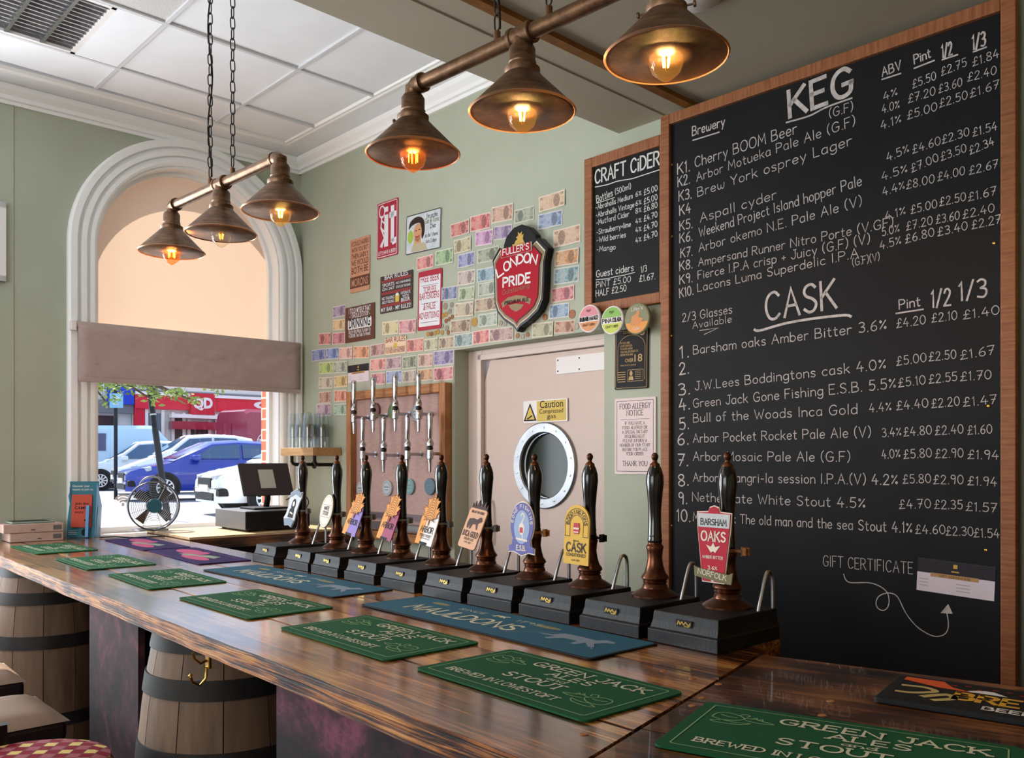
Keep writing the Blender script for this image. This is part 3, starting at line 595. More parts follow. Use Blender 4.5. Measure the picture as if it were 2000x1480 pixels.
MB().lathe([(.17, .65), (.185, .66), (.185, .69), (.17, .69)], 32).build('seat_ring', 'stool_wood', t, smooth=40)
for a in (45, 135, 225, 315): MB().tube([(.13 * math.cos(R(a)), .13 * math.sin(R(a)), .66), (.2 * math.cos(R(a)), .2 * math.sin(R(a)), 0)], .018, 8).build('leg', 'stool_wood', t)
MB().lathe([(.165, .22), (.175, .22), (.175, .24), (.165, .24)], 28).build('foot_ring', 'steel', t)
m = MB(); m.lathe([(.19, .70), (.225, .70), (.235, .80), (.2, .80)], 20, a0=R(170), a1=R(275), caps=False); m.build('backrest', 'seat_dark', t, smooth=40)

# ---------------------------------------------------------------- bar towels and runners
k = NT('towel_green'); v = k.coord(); n_ = k.noise(v, 900, 2); k.put(k.b.inputs['Base Color'], k.mix(n_, hx('#0e4428'), hx('#1b5c37'))); k.b.inputs['Roughness'].default_value = .9; k.b.inputs['Specular IOR Level'].default_value = .2; k.bump(n_, .3, .002); k.done('towel_green')
M('towel_ink', '#c9c8ae', .9, spec=.2); M('towel_line', '#86a877', .9); M('runner_blue', '#28566b', .85, c2='#2d5e74', sc=300, spec=.3); M('runner_grey', '#7d8d99', .9); M('runner_gold', '#8a8560', .9)
M('runner_purple', '#2e1a52', .85); M('runner_pink', '#c0587e', .85); M('runner_sage', '#8fa08a', .85); M('runner_lilac', '#8d78b8', .85); M('runner_black', '#161412', .85); M('fire', '#d0592a', .85); M('runner_gold2', '#cf9d33', .85); M('dark_red', '#8e2530', .85); M('khaki', '#b7a36a', .85)
def fit(pts, flat=ctl):
    P = [flat(*p) for p in pts]; A, B, C, D = [Vector(p) for p in P]; c = (A + B + C + D) / 4; d = ((B - A) + (C - D)) / 2; e = ((A - D) + (B - C)) / 2
    return c, d.length, e.length, math.degrees(math.atan2(d.y, d.x))
def mat_frame(fr, c, ang, z=ZC + .0017): return fr @ T(c.x, c.y, z) @ RZ(ang) @ FLAT
def frog(sx, cx, cz, s_):                                             # crouching figure of the towel, line drawing
    P = [[(-1, .1), (-.9, .7), (-.4, .9), (.1, .7), (.5, .3), (.2, -.1), (-.4, -.3), (-.9, -.1), (-1, .1)], [(.1, .7), (.3, 1), (.6, .9), (.5, .65)], [(.4, .35), (.9, .5), (1.3, .35), (1.9, .1), (1.2, -.05), (.6, .1)], [(-.4, -.3), (.3, -.45), (.9, -.3), (.5, -.7), (-.5, -.8), (-.9, -.6), (-.5, -.45)], [(-.7, .5), (-.3, .3), (.1, .35)], [(.8, .45), (.95, .7), (1.05, .45), (1.25, .62), (1.3, .36)]]
    return [[(cx + sx * x * s_, cz + z * s_) for x, z in catmull(p)] for p in P]
def green_towel(Mx, w, d, label):
    t = thing('bar_towel', label, 'bar towel', Mx, 'green bar towels along the counter'); w2, d2 = w / 2, d / 2
    MB().prism(rrect(-w2, w2, -d2, d2, .014), -.0035, 0).build('cloth', 'towel_green', t)
    m = MB(); m.outline(rrect(-w2 + .02, w2 - .02, -d2 + .018, d2 - .018, .004, 1), .0022, -.0042)
    for L in frog(1, -w2 + .068, d2 - .082, .034) + frog(-1, w2 - .075, -d2 + .09, .036): m.stroke(L, .0024, -.0042)
    m.build('border_and_figures', 'towel_line', t)
    m = MB(); f = w / .5; g = d / .27
    for s_, x0, x1, z, h in (('GREEN JACK', -.105, .205, .066, .030), ('ALES', -.02, .10, .028, .026), ('and', .005, .055, .005, .014), ('STOUT', -.085, .08, -.036, .030), ('BREWED IN LOWESTOFT', -.2, .125, -.09, .021)):
        m.text(s_, (x0 * f, z * g), (x1 * f, z * g), h * g, -.0042, 's', .165, serif=1.0)
    m.build('lettering', 'towel_ink', t)
    return t
T6 = [((119, 1061), (188.5, 1075.4), (78, 1083.5), (32, 1068)), ((226, 1084.5), (302.5, 1103.7), (177.5, 1115), (115, 1092.5)), ((347, 1112), (436, 1139), (301.6, 1152.4), (212, 1124)),
      ((499, 1153.6), (642.4, 1188), (492, 1211), (357, 1170)), ((717.4, 1205), (924.4, 1257), (754, 1291.6), (557.3, 1231)), ((991, 1271), (1313, 1358), (1154.4, 1407.5), (828.7, 1312))]
LB = ['first from the window, beside the leaflet stand', 'second from the window', 'third from the window', 'fourth from the window, before the first blue runner', 'fifth from the window, above the brass hook end', 'sixth from the window, just before the mitre joint']
tw = None
for pts, lb in zip(T6, LB):
    c, w, d, a = fit(pts); lab = 'green bar towel with cream lettering, ' + lb
    if tw is None: tw = green_towel(mat_frame(CT, c, a), .475, .262, lab)
    else: dup(tw, mat_frame(CT, c, a), lab)
A = Vector(rcl(1375, 1374)); B = Vector(rcl(1958, 1461)); D = Vector(rcl(1296, 1448)); e = (D - A); e = e.normalized() * .262; d = (B - A).normalized() * .475
dup(tw, mat_frame(RC, A + d / 2 + e / 2, math.degrees(math.atan2(d.y, d.x))), 'large green bar towel on the darker return counter, nearest the viewer')
# blue runners
def dog(cx, cz, s_):
    P = [(-2.4, -.2), (-1.6, .0), (-1.3, .5), (-.2, .6), (.7, .5), (1.0, .9), (1.6, .8), (1.7, .55), (1.3, .35), (1.1, -.1), (1.6, -.6), (1.3, -.7), (.7, -.2), (.6, -.8), (.3, -.8), (.2, -.2), (-.7, -.2), (-1.1, -.8), (-1.4, -.75), (-1.2, -.2), (-1.9, -.3)]
    return [(cx + x * s_, cz + z * s_) for x, z in P]
def runner(Mx, w, d, label):
    t = thing('bar_runner', label, 'bar runner', Mx, 'blue bar runners in front of the pumps'); w2, d2 = w / 2, d / 2
    MB().prism(rrect(-w2, w2, -d2, d2, .01), -.003, 0).build('rubber_edge', 'dark_rubber', t)
    MB().prism(rrect(-w2 + .006, w2 - .006, -d2 + .006, d2 - .006, .008), -.0036, -.0028).build('cloth', 'runner_blue', t)
    m = MB(); m.text('MAULLDONS'.replace('LL', 'L'), (-w2 + .13, -.05), (w2 - .34, -.05), .062, -.0042, 's', .15); m.plate(dog(-.03, .058, .016), -.0042)
    m.text('SINCE', (-.2, .045), (-.09, .045), .018, -.0042, 's', .14); m.text('1795', (.04, .045), (.13, .045), .018, -.0042, 's', .14); m.build('lettering', 'towel_ink', t)
    m = MB(); m.plate(dog(w2 - .15, -.0, .052), -.0042); m.stroke([(w2 - .34 + .28 * i / 20, -.06 + .09 * math.sin(i / 20 * 3.0)) for i in range(21)], .003, -.0041); m.build('hound_print', 'runner_grey', t)
    m = MB(); m.ell(-w2 + .16, .06, .04, .012, -.0042); m.ell(w2 - .3, .05, .045, .012, -.0042); m.build('crest_print', 'runner_gold', t)
    return t
c, w, d, a = fit(((814, 1167), (1283, 1261.7), (1159, 1289), (719.7, 1182))); rn = runner(mat_frame(CT, c, a), w, .23, 'blue bar runner nearest the viewer, below the middle pumps')
c, w, d, a = fit(((483, 1103), (777, 1153.6), (653, 1171), (409, 1114.5))); dup(rn, mat_frame(CT, c, a), 'blue bar runner farther along, below the pumps nearest the window')
def purple(Mx, w, d, label):
    t = thing('bar_mat', label, 'bar mat', Mx, 'purple bar mats by the window'); w2, d2 = w / 2, d / 2
    MB().prism(rrect(-w2, w2, -d2, d2, .01), -.0035, 0).build('cloth', 'runner_purple', t)
    m = MB(); m.ell(-.16, .02, .12, .045, -.0042); m.ell(.1, -.045, .14, .035, -.0042); m.ell(-.05, .01, .07, .06, -.0043); m.build('pink_print', 'runner_pink', t)
    m = MB(); m.plate([(.0, -.03), (.06, .03), (.16, .045), (.2, .0), (.1, -.01)], -.0044); m.plate([(-.1, -.05), (-.05, -.01), (.03, .0), (.0, -.05)], -.0044); m.build('sage_print', 'runner_sage', t)
    m = MB(); m.text('SUMMER FRUITS'.replace('SUMMER FRUITS', 'IIIIIIIIIIIIIII'), (-.1, .075), (.3, .075), .016, -.0042, 's', .2); m.build('lilac_band', 'runner_lilac', t); return t
c, w, d, a = fit(((373, 1069.6), (484, 1094.4), (396.8, 1104.8), (297.6, 1077.6))); pm = purple(mat_frame(CT, c, a), w, .22, 'purple and pink bar mat beside the first pump')
c, w, d, a = fit(((286, 1051), (363, 1069), (287, 1076), (209.6, 1056))); dup(pm, mat_frame(CT, c, a), 'purple and pink bar mat nearest the window')
# black brewery runner at the right
A = Vector(rcl(1742, 1325)); D = Vector(rcl(1728, 1366)); B = Vector(rcl(2000, 1362)); d = (B - A).normalized() * .82; e = (D - A).normalized() * .2
t = thing('rubber_runner', 'black rubber bar runner with yellow lettering on the return counter', 'bar runner', mat_frame(RC, A + d / 2 + e / 2, math.degrees(math.atan2(d.y, d.x))))
MB().prism(rrect(-.41, .41, -.1, .1, .008), -.009, 0).build('rubber_mat', 'dark_rubber', t, bevel=.002)
MB().rect(-.395, .395, -.085, .085, -.0094).build('face', 'runner_black', t)
m = MB(); m.plate([(-.395, .084), (-.395, .06), (-.33, .035), (-.27, .03), (-.31, .05), (-.33, .084)], -.0099); m.build('flame_print', 'fire', t)
m = MB(); m.text('BREW', (-.295, -.03), (-.15, -.03), .05, -.0099, 's', .2); m.build('lettering_yellow', 'runner_gold2', t)
m = MB(); m.text('BEERS WITH', (-.245, -.074), (-.06, -.074), .022, -.0099, 's', .2); m.plate([(-.29, .034), (-.265, .056), (-.245, .056), (-.22, .034)], -.0099); m.build('lettering_white', 'white', t)
m = MB()
for i in range(26): m.ell(-.31 + i * .022, .066 + .01 * math.sin(i * 2.3), .006, .004, -.0099, 8)
m.build('berry_print', 'dark_red', t)
m = MB(); m.stroke(catmull([(-.385, .015), (-.35, .02), (-.33, .0), (-.36, -.03), (-.385, -.035)]), .012, -.0099); m.stroke(catmull([(-.34, -.045), (-.31, -.01), (-.295, -.03), (-.32, -.06)]), .014, -.0099); m.build('khaki_print', 'khaki', t)
# ---------------------------------------------------------------- hand pumps
k = NT('bronze'); v = k.coord(); n_ = k.noise(v, 30, 4); k.put(k.b.inputs['Base Color'], k.ramp(n_, [(.3, hx('#3b2318')), (.7, hx('#6a4029'))])); k.b.inputs['Metallic'].default_value = .85; k.b.inputs['Roughness'].default_value = .3; k.done('bronze')
M('handle_black', '#0b0a0a', .12, spec=.6, coat=.3); M('ash_black', '#0a0a0b', .5, c2='#141415', sc=10, stretch=(20, 2, 2), bump=.2, spec=.35); M('plate_gold', '#b99a4e', .35, 1)
M('clip_grey', '#8d8a85', .4, .6)
COLP = [(.060, 0), (.060, .004), (.05, .011), (.033, .021), (.031, .03), (.028, .033), (.032, .037), (.029, .04), (.0355, .047), (.034, .052), (.027, .061), (.0215, .08), (.0187, .098), (.0205, .118), (.0228, .126), (.0215, .130), (.0175, .134), (.0175, .139)]
HANP = [(.0175, .138), (.0192, .142), (.019, .146), (.0176, .15), (.0184, .155), (.0174, .162), (.0164, .19), (.0165, .222), (.0195, .258), (.023, .294), (.0222, .311), (.0175, .328), (.013, .337)]
FINP = [(.0135, .335), (.013, .341), (.0075, .345), (.0055, .349), (.007, .353), (.0094, .359), (.0085, .365), (.004, .370), (0, .371)]
BXH = .072
def pump_base(t):
    m = MB(); w = .0975; y0, y1 = -.18, .07
    lv = [(0, 0), (0, .03), (.006, .034), (.012, .05), (.014, BXH - .004), (.016, BXH)]
    for d_, z in lv: m.v += [(-w + d_ * .5, y0 + d_, z), (w - d_ * .5, y0 + d_, z), (w - d_ * .5, y1, z), (-w + d_ * .5, y1, z)]
    m.f = [(j * 4 + i, j * 4 + (i + 1) % 4, (j + 1) * 4 + (i + 1) % 4, (j + 1) * 4 + i) for j in range(len(lv) - 1) for i in range(4)] + [(3, 2, 1, 0), tuple(range(len(m.v) - 4, len(m.v)))]; m.mi = [0] * len(m.f)
    b = m.build('base_box', 'ash_black', t, bevel=.0015)
    pl = MB().box(-.022, .022, -.1705, -.1675, .044, .060).build('name_plate', 'black', b)
    mm = MB(); mm.stroke(catmull([(-.018, .049), (-.014, .057), (-.01, .05), (-.005, .056), (0, .05), (.005, .056), (.012, .05), (.018, .055), (.014, .047), (.002, .047)]), .0028, -.1711); mm.build('plate_script', 'plate_gold', b)
    c = MB().lathe(COLP, 36, (0, 0, BXH)).build('column', 'bronze', t, smooth=35)
    MB().lathe(HANP, 32, (0, 0, BXH)).build('handle', 'handle_black', t, smooth=40)
    MB().lathe(FINP, 20, (0, 0, BXH)).build('finial', 'bronze', t, smooth=50)
    MB().tube(catmull([(.082, .0, BXH - .01), (.082, .03, BXH + .07), (.082, .045, BXH + .088), (.082, .06, BXH + .08), (.082, .064, BXH + .05), (.082, .064, BXH - .01)]), .0045, 10).build('steel_rail', 'steel', t, smooth=50)
def clip(t, mat, z):
    m = MB(); m.lathe([(.0195, -.004), (.0225, -.004), (.0225, .004), (.0195, .004)], 20, (0, 0, z)); m.box(-.008, .008, -.034, -.019, z - .004, z + .004)
    m.box(.02, .047, -.003, .003, z - .003, z + .003); m.box(.043, .047, -.009, .009, z - .011, z + .011); m.box(.043, .056, -.009, -.005, z - .009, z + .009); m.box(.043, .056, .005, .009, z - .009, z + .009); return m.build('clip', mat, t)
for n_, c_ in (('arbor_orange', '#d38a2e'), ('arbor_purple', '#7d68ad'), ('arbor_berry', '#8c2f55'), ('arbor_white', '#ddd6d2'), ('leaf_dark', '#6b4210'), ('badge_kraft', '#c99a78'), ('badge_brown', '#3a1d14'), ('badge_violet', '#5a5a9a'), ('badge_sky', '#8d9fc0'), ('badge_gold', '#d1a741'), ('badge_ink', '#3c3226'), ('badge_cream', '#d9cdbd'), ('badge_red', '#a91f33'), ('badge_silver', '#b7bcc0'), ('badge_slate', '#6f7d8b'), ('badge_olive', '#6f6a4a')): M(n_, c_, .5, spec=.2)
LEAF = [(0, -.055), (.003, -.03), (.02, -.036), (.018, -.028), (.042, -.02), (.036, -.012), (.05, .006), (.04, .006), (.042, .016), (.028, .008), (.03, .03), (.038, .04), (.024, .04), (.018, .05), (.01, .042), (0, .068), (-.01, .042), (-.018, .05), (-.024, .04), (-.038, .04), (-.03, .03), (-.028, .008), (-.042, .016), (-.04, .006), (-.05, .006), (-.036, -.012), (-.042, -.02), (-.018, -.028), (-.02, -.036), (-.003, -.03)]
def badge_arbor(bd, right, sub):
    Y = -.0045; body = [(-.048, -.085), (.048, -.085), (.048, .005), (.04, .035), (-.04, .035), (-.048, .0)]
    MB().prism(body, -.004, 0).build('badge_plate', right, bd)
    m = MB(); m.plate([(-.048, -.085), (-.018, -.085), (-.01, .035), (-.04, .035), (-.048, 0)], Y); m.build('orange_side', 'arbor_orange', bd)
    MB().prism([(x * .95, z * .95 + .032) for x, z in LEAF], -.007, -.0045).build('maple_leaf', 'arbor_orange', bd)
    m = MB()
    for i in range(9): m.stroke(catmull([(-.032 + .002 * i, -.004 + .009 * i), (0, .008 + .009 * i), (.032 - .002 * i, -.004 + .009 * i)]), .0022, -.0075)
    m.outline([(x * .95, z * .95 + .032) for x, z in LEAF], .0016, -.0076); m.build('leaf_lines', 'leaf_dark', bd)
    m = MB(); m.text('ARBOR', (-.036, -.043), (.036, -.043), .02, -.005, 's', .14)
    if sub: m.text(sub, (-.03, -.058), (.034, -.058), .008, -.005, 's', .14); m.text('SESSION PALE ALE', (-.024, -.066), (.028, -.066), .0045, -.005, 's', .16)
    m.rect(-.022, .02, -.085, -.076, -.005); m.build('lettering', 'ink', bd)
def badge_inca(bd):
    P = rrect(-.045, .045, -.08, .05, .01); MB().prism(P, -.005, 0).build('badge_plate', 'badge_kraft', bd)
    MB().prism([(-.04, .048), (-.04, .066), (-.034, .052), (-.028, .074), (-.022, .055), (-.012, .08), (-.004, .058), (.006, .084), (.013, .058), (.022, .08), (.028, .055), (.036, .07), (.04, .048)], -.004, -.001).build('city_skyline', 'badge_brown', bd)
    m = MB(); m.text('BULL OF THE WOODS', (-.032, .035), (.032, .035), .007, -.006, 's', .2); m.text('INCA GOLD', (-.038, -.042), (.038, -.042), .017, -.006, 's', .16, serif=.7); m.text('GOLDEN ALE', (-.024, -.054), (.024, -.054), .007, -.006, 's', .16); m.text('4.4% ABV', (-.018, -.064), (.018, -.064), .006, -.006, 's', .16)
    m.plate([(-.034, -.002), (-.03, .014), (-.01, .018), (.01, .016), (.022, .026), (.03, .024), (.036, .014), (.026, .008), (.018, .002), (.024, -.016), (.018, -.016), (.01, 0), (-.006, -.002), (-.012, -.018), (-.018, -.018), (-.016, 0), (-.026, -.018), (-.031, -.016)], -.006); m.build('print', 'badge_brown', bd)
def badge_fishing(bd):
    P = [(.05 * math.cos(R(a)), .012 + .066 * math.sin(R(a))) for a in range(-40, 221, 10)] + [(-.042, -.05), (-.055, -.052), (-.055, -.07), (-.03, -.068), (0, -.078), (.03, -.068), (.055, -.07), (.055, -.052), (.042, -.05)]
    MB().prism([(x * 1.05, z * 1.05) for x, z in P], -.003, 0).build('badge_back', 'badge_cream', bd); MB().prism(P, -.005, -.003).build('badge_plate', 'badge_violet', bd)
    m = MB(); m.ell(0, .005, .034, .05, -.0055); m.build('oval_scene', 'badge_sky', bd)
    m = MB(); W = 'GONE FISHING'
    for i, ch in enumerate(W):
        if ch == ' ': continue
        a = R(168 - i * 156 / 11); c = Vector((.042 * math.cos(a), .008 + .058 * math.sin(a))); u = Vector((math.sin(a), -math.cos(a))); m.text(ch, c - u * .0035 - Vector((math.cos(a), math.sin(a))) * .004, c + u * .0035 - Vector((math.cos(a), math.sin(a))) * .004, .01, -.0056, 's', .2)
    m.text('E.S.B.', (-.02, -.064), (.02, -.064), .014, -.0056, 's', .2, serif=.9)
    m.stroke(catmull([(-.004, .04), (.004, .046), (.01, .038), (.004, .024), (-.004, .012), (.004, -.004), (.004, -.03)]), .004, -.0058); m.ell(.0, .0, .012, .018, -.0057); m.stroke([(-.022, -.03), (.024, -.034)], .006, -.0057); m.build('print', 'badge_cream', bd)
    m = MB(); m.rect(-.008, .006, -.012, .004, -.006); m.build('red_box', 'cherry', bd)
def badge_bodd(bd):
    P = [(-.048, -.085), (.048, -.085)] + [(.048 * math.cos(R(a)), .032 + .048 * math.sin(R(a))) for a in range(0, 181, 12)]
    MB().prism(P, -.005, 0).build('badge_plate', 'badge_gold', bd); m = MB()
    for i, ch in enumerate('BODDINGTONS'):
        a = R(176 - i * 17.2); d = Vector((math.cos(a), math.sin(a))); c = Vector((.0, .026)) + d * .034; u = Vector((math.sin(a), -math.cos(a))); m.text(ch, c - u * .0036 - d * .005, c + u * .0036 - d * .005, .011, -.0056, 's', .2)
    for r_ in (.0255, .044): m.stroke([(-r_, -.008)] + [(r_ * math.cos(R(a)), .026 + r_ * math.sin(R(a))) for a in range(180, -1, -12)] + [(r_, -.008)], .0016, -.0056)
    m.stroke([(-.044, -.008), (-.0255, -.008)], .0016, -.0056); m.stroke([(.044, -.008), (.0255, -.008)], .0016, -.0056)
    m.text('CASK', (-.037, -.05), (.037, -.05), .024, -.0056, 's', .2); m.text('CONDITIONED', (-.037, -.063), (.037, -.063), .008, -.0056, 's', .2); m.text('4.0% ABV', (-.016, -.076), (.016, -.076), .005, -.0056, 's', .18); m.text('ORIGINAL', (-.012, -.022), (.012, -.022), .004, -.0056, 's', .2); m.build('print', 'badge_ink', bd)
    MB().prism([(-.009, .0), (.009, .0), (.012, .014), (.009, .03), (-.009, .03), (-.012, .014)], -.007, -.0055).build('keg_emblem', 'cherry', bd)
    m = MB(); m.rect(-.011, .011, .012, .017, -.0074); m.rect(-.009, .009, .003, .006, -.0074); m.build('keg_bands', 'badge_cream', bd)
def badge_barsham(bd):
    P = [(-.03, -.085), (.03, -.085), (.034, -.05), (.04, .0), (.045, .04), (.047, .078), (.016, .08), (.012, .09), (0, .094), (-.012, .09), (-.016, .08), (-.047, .078), (-.045, .04), (-.04, 0), (-.034, -.05)]
    MB().prism([(x * 1.06, z * 1.03) for x, z in P], -.003, 0).build('badge_back', 'badge_cream', bd); MB().prism(P, -.005, -.003).build('badge_plate', 'badge_red', bd)
    MB().prism([(-.044, .044), (.044, .044), (.046, .077), (-.046, .077)], -.0056, -.005).build('silver_band', 'badge_silver', bd)
    m = MB(); m.text('BARSHAM', (-.036, .05), (.036, .05), .014, -.0062, 's', .14, serif=.6); m.build('print_dark', 'ink', bd)
    m = MB(); m.text('OAKS', (-.034, .012), (.034, .012), .022, -.0058, 's', .18, serif=.5); m.text('AMBER BITTER', (-.03, -.03), (.028, -.03), .0065, -.0058, 's', .18); m.text('3.6%', (-.014, -.056), (.012, -.056), .008, -.0058, 's', .18); m.plate([(-.02, .002), (-.006, -.002), (0, .008), (.006, -.002), (.02, .002), (.006, -.016), (0, -.012), (-.006, -.016)], -.0058); m.ell(0, -.08, .005, .005, -.0058, 12); m.build('print_light', 'badge_cream', bd)
    MB().prism([(-.05, -.074), (-.052, -.05), (-.044, -.054), (.046, -.064), (.058, -.058), (.054, -.086), (.044, -.086), (-.042, -.076)], -.009, -.005).build('ribbon', 'badge_olive', bd)
    m = MB(); m.text('NORFOLK', (-.04, -.068), (.04, -.078), .012, -.0095, 's', .14, serif=.6); m.build('ribbon_print', 'badge_cream', bd)
def badge_stout(bd):
    MB().lathe([(1, -.005), (1, 0)], 32, axis='y'); m = MB(); P = [(.045 * math.cos(R(a)), .066 * math.sin(R(a))) for a in range(0, 360, 10)]
    m.prism([(x * 1.05, z * 1.04) for x, z in P], -.004, 0); m.build('badge_back', 'badge_olive', bd); MB().prism(P, -.0055, -.004).build('badge_plate', 'badge_cream', bd)
    m = MB(); m.text('WHITE', (-.02, .004), (.02, .004), .014, -.006, 's', .2); m.text('STOUT', (-.022, -.016), (.022, -.016), .014, -.006, 's', .2); m.stroke([(-.032, .024), (.032, .024)], .0012, -.006); m.stroke([(-.032, -.024), (.032, -.024)], .0012, -.006); m.outline([(x * .88, z * .88) for x, z in P], .001, -.006); m.build('print', 'ink', bd)
def badge_old(bd):
    P = [(-.03, -.08), (.0, -.074), (.03, -.08), (.044, -.05), (.04, -.02), (.048, .03), (.056, .05), (.05, .075), (.03, .07), (0, .085), (-.03, .07), (-.05, .06), (-.046, .04), (-.04, .0), (-.044, -.03), (-.056, -.05)]
    MB().prism(P, -.005, 0).build('badge_plate', 'badge_silver', bd)
    MB().prism([(-.05, -.052), (0, -.044), (.044, -.05), (.03, -.078), (0, -.072), (-.03, -.078)], -.007, -.005).build('lower_banner', 'badge_slate', bd); MB().prism([(-.046, .058), (0, .08), (.05, .07), (.048, .05), (0, .06), (-.044, .04)], -.007, -.005).build('upper_banner', 'badge_slate', bd)
    m = MB(); m.ell(.004, .014, .018, .026, -.0056); m.plate([(-.024, -.042), (-.018, -.004), (.02, -.004), (.026, -.042)], -.0057); m.build('bearded_figure', 'ink', bd)
    m = MB(); m.ell(.004, .018, .009, .011, -.006, 16); m.stroke([(-.01, -.02), (.014, -.024)], .006, -.0061); m.build('face_and_hands', 'badge_cream', bd)
PXS = [591, 658, 715, 785, 862, 950, 1044, 1152, 1279, 1421]
A0 = Vector((-.9226, 3.702)); A1 = Vector((.5085, 2.064)); YAX = (CT.inverted() @ Vector((A0.x, A0.y, 0))).y * .5 + (CT.inverted() @ Vector((A1.x, A1.y, 0))).y * .5
def axis_at(px): d = CT.inverted().to_3x3() @ Vector(((px - 1000) / F, 1, 0)); return d.x * YAX / d.y
PL = [('and ornate silver badge, first from the window', badge_old, 'clip_grey', 14, .0), ('with an oval cream badge reading white stout', badge_stout, 'clip_grey', 12, .0),
      ('with an orange and lilac maple leaf badge', lambda b: badge_arbor(b, 'arbor_purple', ''), 'clip_grey', 18, 0), ('with an orange and berry-red maple leaf badge', lambda b: badge_arbor(b, 'arbor_berry', ''), 'clip_grey', 18, 0),
      ('with an orange and white maple leaf badge', lambda b: badge_arbor(b, 'arbor_white', 'POCKET ROCKET'), 'clip_grey', 16, 0), ('with a brown kraft badge showing a bull', badge_inca, 'clip_grey', 20, 0),
      ('with a violet badge of a fishing bird', badge_fishing, 'pine_x', 2, 0), ('with a yellow arched cask badge', badge_bodd, 'black', 2, 0), ('without any badge, beside the chalkboard frame', None, None, 0, 0), ('with a red glass-shaped badge, nearest the viewer', badge_barsham, 'pine_x', 1, 0)]
pump0 = None
for px, (lb, bf_, cm, tilt, _) in zip(PXS, PL):
    Mx = CT @ T(axis_at(px), YAX, ZC + .0018); lab = 'hand pump with black handle ' + lb
    if pump0 is None:
        t = pump0 = thing('hand_pump', lab, 'beer pump', Mx, 'hand pumps along the bar'); pump_base(t)
    else: t = dup(pump0, Mx, lab)
    t['_b'] = 1
    BL_ = (t, bf_, cm, tilt)
    PL[PXS.index(px)] = BL_
for t, bf_, cm, tilt in PL:                                           # clips and badges differ from pump to pump
    del t['_b']
    if bf_ is None: continue
    clip(t, cm, BXH + .136)
    h_ = MB().box(-.006, .006, -.001, .004, -.012, .012).build('pump_badge', 'clip_grey', t, M=T(-.012, -.036, BXH + .147) @ RX(-tilt) @ RY(tilt * .35)); bf_(h_)
# ---------------------------------------------------------------- door in the recess
dr = PX(BW, 1063, 909, DD); door = thing('door_1', None, None, BW @ T((UA + UB) / 2, DD, 0)); door['kind'] = 'structure'; hw = (UB - UA) / 2; DX = dr.ox - (UA + UB) / 2; DZ = dr.oz
fx = on_f(BW, 945, 800, DD)[0] - (UA + UB) / 2; ft = on_f(BW, 945, 704, DD)[1]
m = MB(); m.box(-hw, fx, -.012, .06, 0, ZA); m.box(fx, hw + .2, -.012, .06, ft, ZA); m.build('door_frame', 'door_frame', door, bevel=.004)
m = MB(); m.box(fx - .03, fx, -.022, -.012, 0, ft + .03); m.box(fx - .03, hw + .2, -.022, -.012, ft, ft + .03); m.build('frame_bead', 'door_frame', door, bevel=.003)
ro, ri = .213, .160; P = [(fx + .004, 0), (hw + .16, 0), (hw + .16, ft - .004), (fx + .004, ft - .004)]
def holed(m, x0, x1, z0, z1, cx, cz, r, y0, y1, n=40):                # a slab with a round hole
    C_ = [(cx + r * math.cos(2 * math.pi * i / n), cz + r * math.sin(2 * math.pi * i / n)) for i in range(n)]; O = []
    for i in range(n):
        a = 2 * math.pi * i / n; dx, dz = math.cos(a), math.sin(a)
        t_ = min([(x1 - cx) / dx if dx > 1e-6 else 1e9, (x0 - cx) / dx if dx < -1e-6 else 1e9, (z1 - cz) / dz if dz > 1e-6 else 1e9, (z0 - cz) / dz if dz < -1e-6 else 1e9]); O.append((cx + dx * t_, cz + dz * t_))
    b = len(m.v)
    for y in (y0, y1): m.v += [(x, y, z) for x, z in C_] + [(x, y, z) for x, z in O]
    f = []
    for i in range(n):
        j = (i + 1) % n; f += [(b + i, b + j, b + n + j, b + n + i), (b + 2 * n + i, b + 3 * n + i, b + 3 * n + j, b + 2 * n + j), (b + i, b + 2 * n + i, b + 2 * n + j, b + j)]
    m.f += f; m.mi += [0] * len(f); return m
m = holed(MB(), fx + .004, hw + .16, 0, ft - .004, DX, DZ, .17, .004, .048); leaf = m.build('door_leaf', 'door_paint', door)
m = MB(); n = 48
for r_, y in ((ri, .02), (ri, -.004), (ri + .006, -.010), (ro - .006, -.010), (ro, -.004), (ro, .004)): m.v += [(DX + r_ * math.cos(2 * math.pi * i / n), y, DZ + r_ * math.sin(2 * math.pi * i / n)) for i in range(n)]
m.f = [(j * n + i, j * n + (i + 1) % n, (j + 1) * n + (i + 1) % n, (j + 1) * n + i) for j in range(5) for i in range(n)]; m.mi = [0] * len(m.f); ring = m.build('porthole_ring', 'alu', door, smooth=30)
for i in range(14): MB().lathe([(0, -.0135), (.005, -.0125), (.006, -.0095)], 10, (DX + (ri + ro) / 2 * math.cos(2 * math.pi * i / 14 + .2), 0, DZ + (ri + ro) / 2 * math.sin(2 * math.pi * i / 14 + .2)), 'y').build('bolt', 'steel', ring, smooth=40)
M('porthole_glass', '#1a2018', .1, spec=.12, c2='#2b3327', sc=1.6)
MB().lathe([(ri, 0), (ri, .004)], 40, (DX, .03, DZ), 'y').build('porthole_glass', 'porthole_glass', door)
MB().lathe([(.17, .006), (.17, .03)], 40, (DX, 0, DZ), 'y', caps=False).build('porthole_lining', 'black', door)
xa, za = on_f(BW, 1086.6, 698.4, DD); zb = on_f(BW, 1086.6, 731, DD)[1]; xa -= (UA + UB) / 2
pl = MB().prism(rrect(xa, xa + .42, zb, za, .008), -.002, .004).build('plate', 'white', door, label='blank white plate screwed to the door')
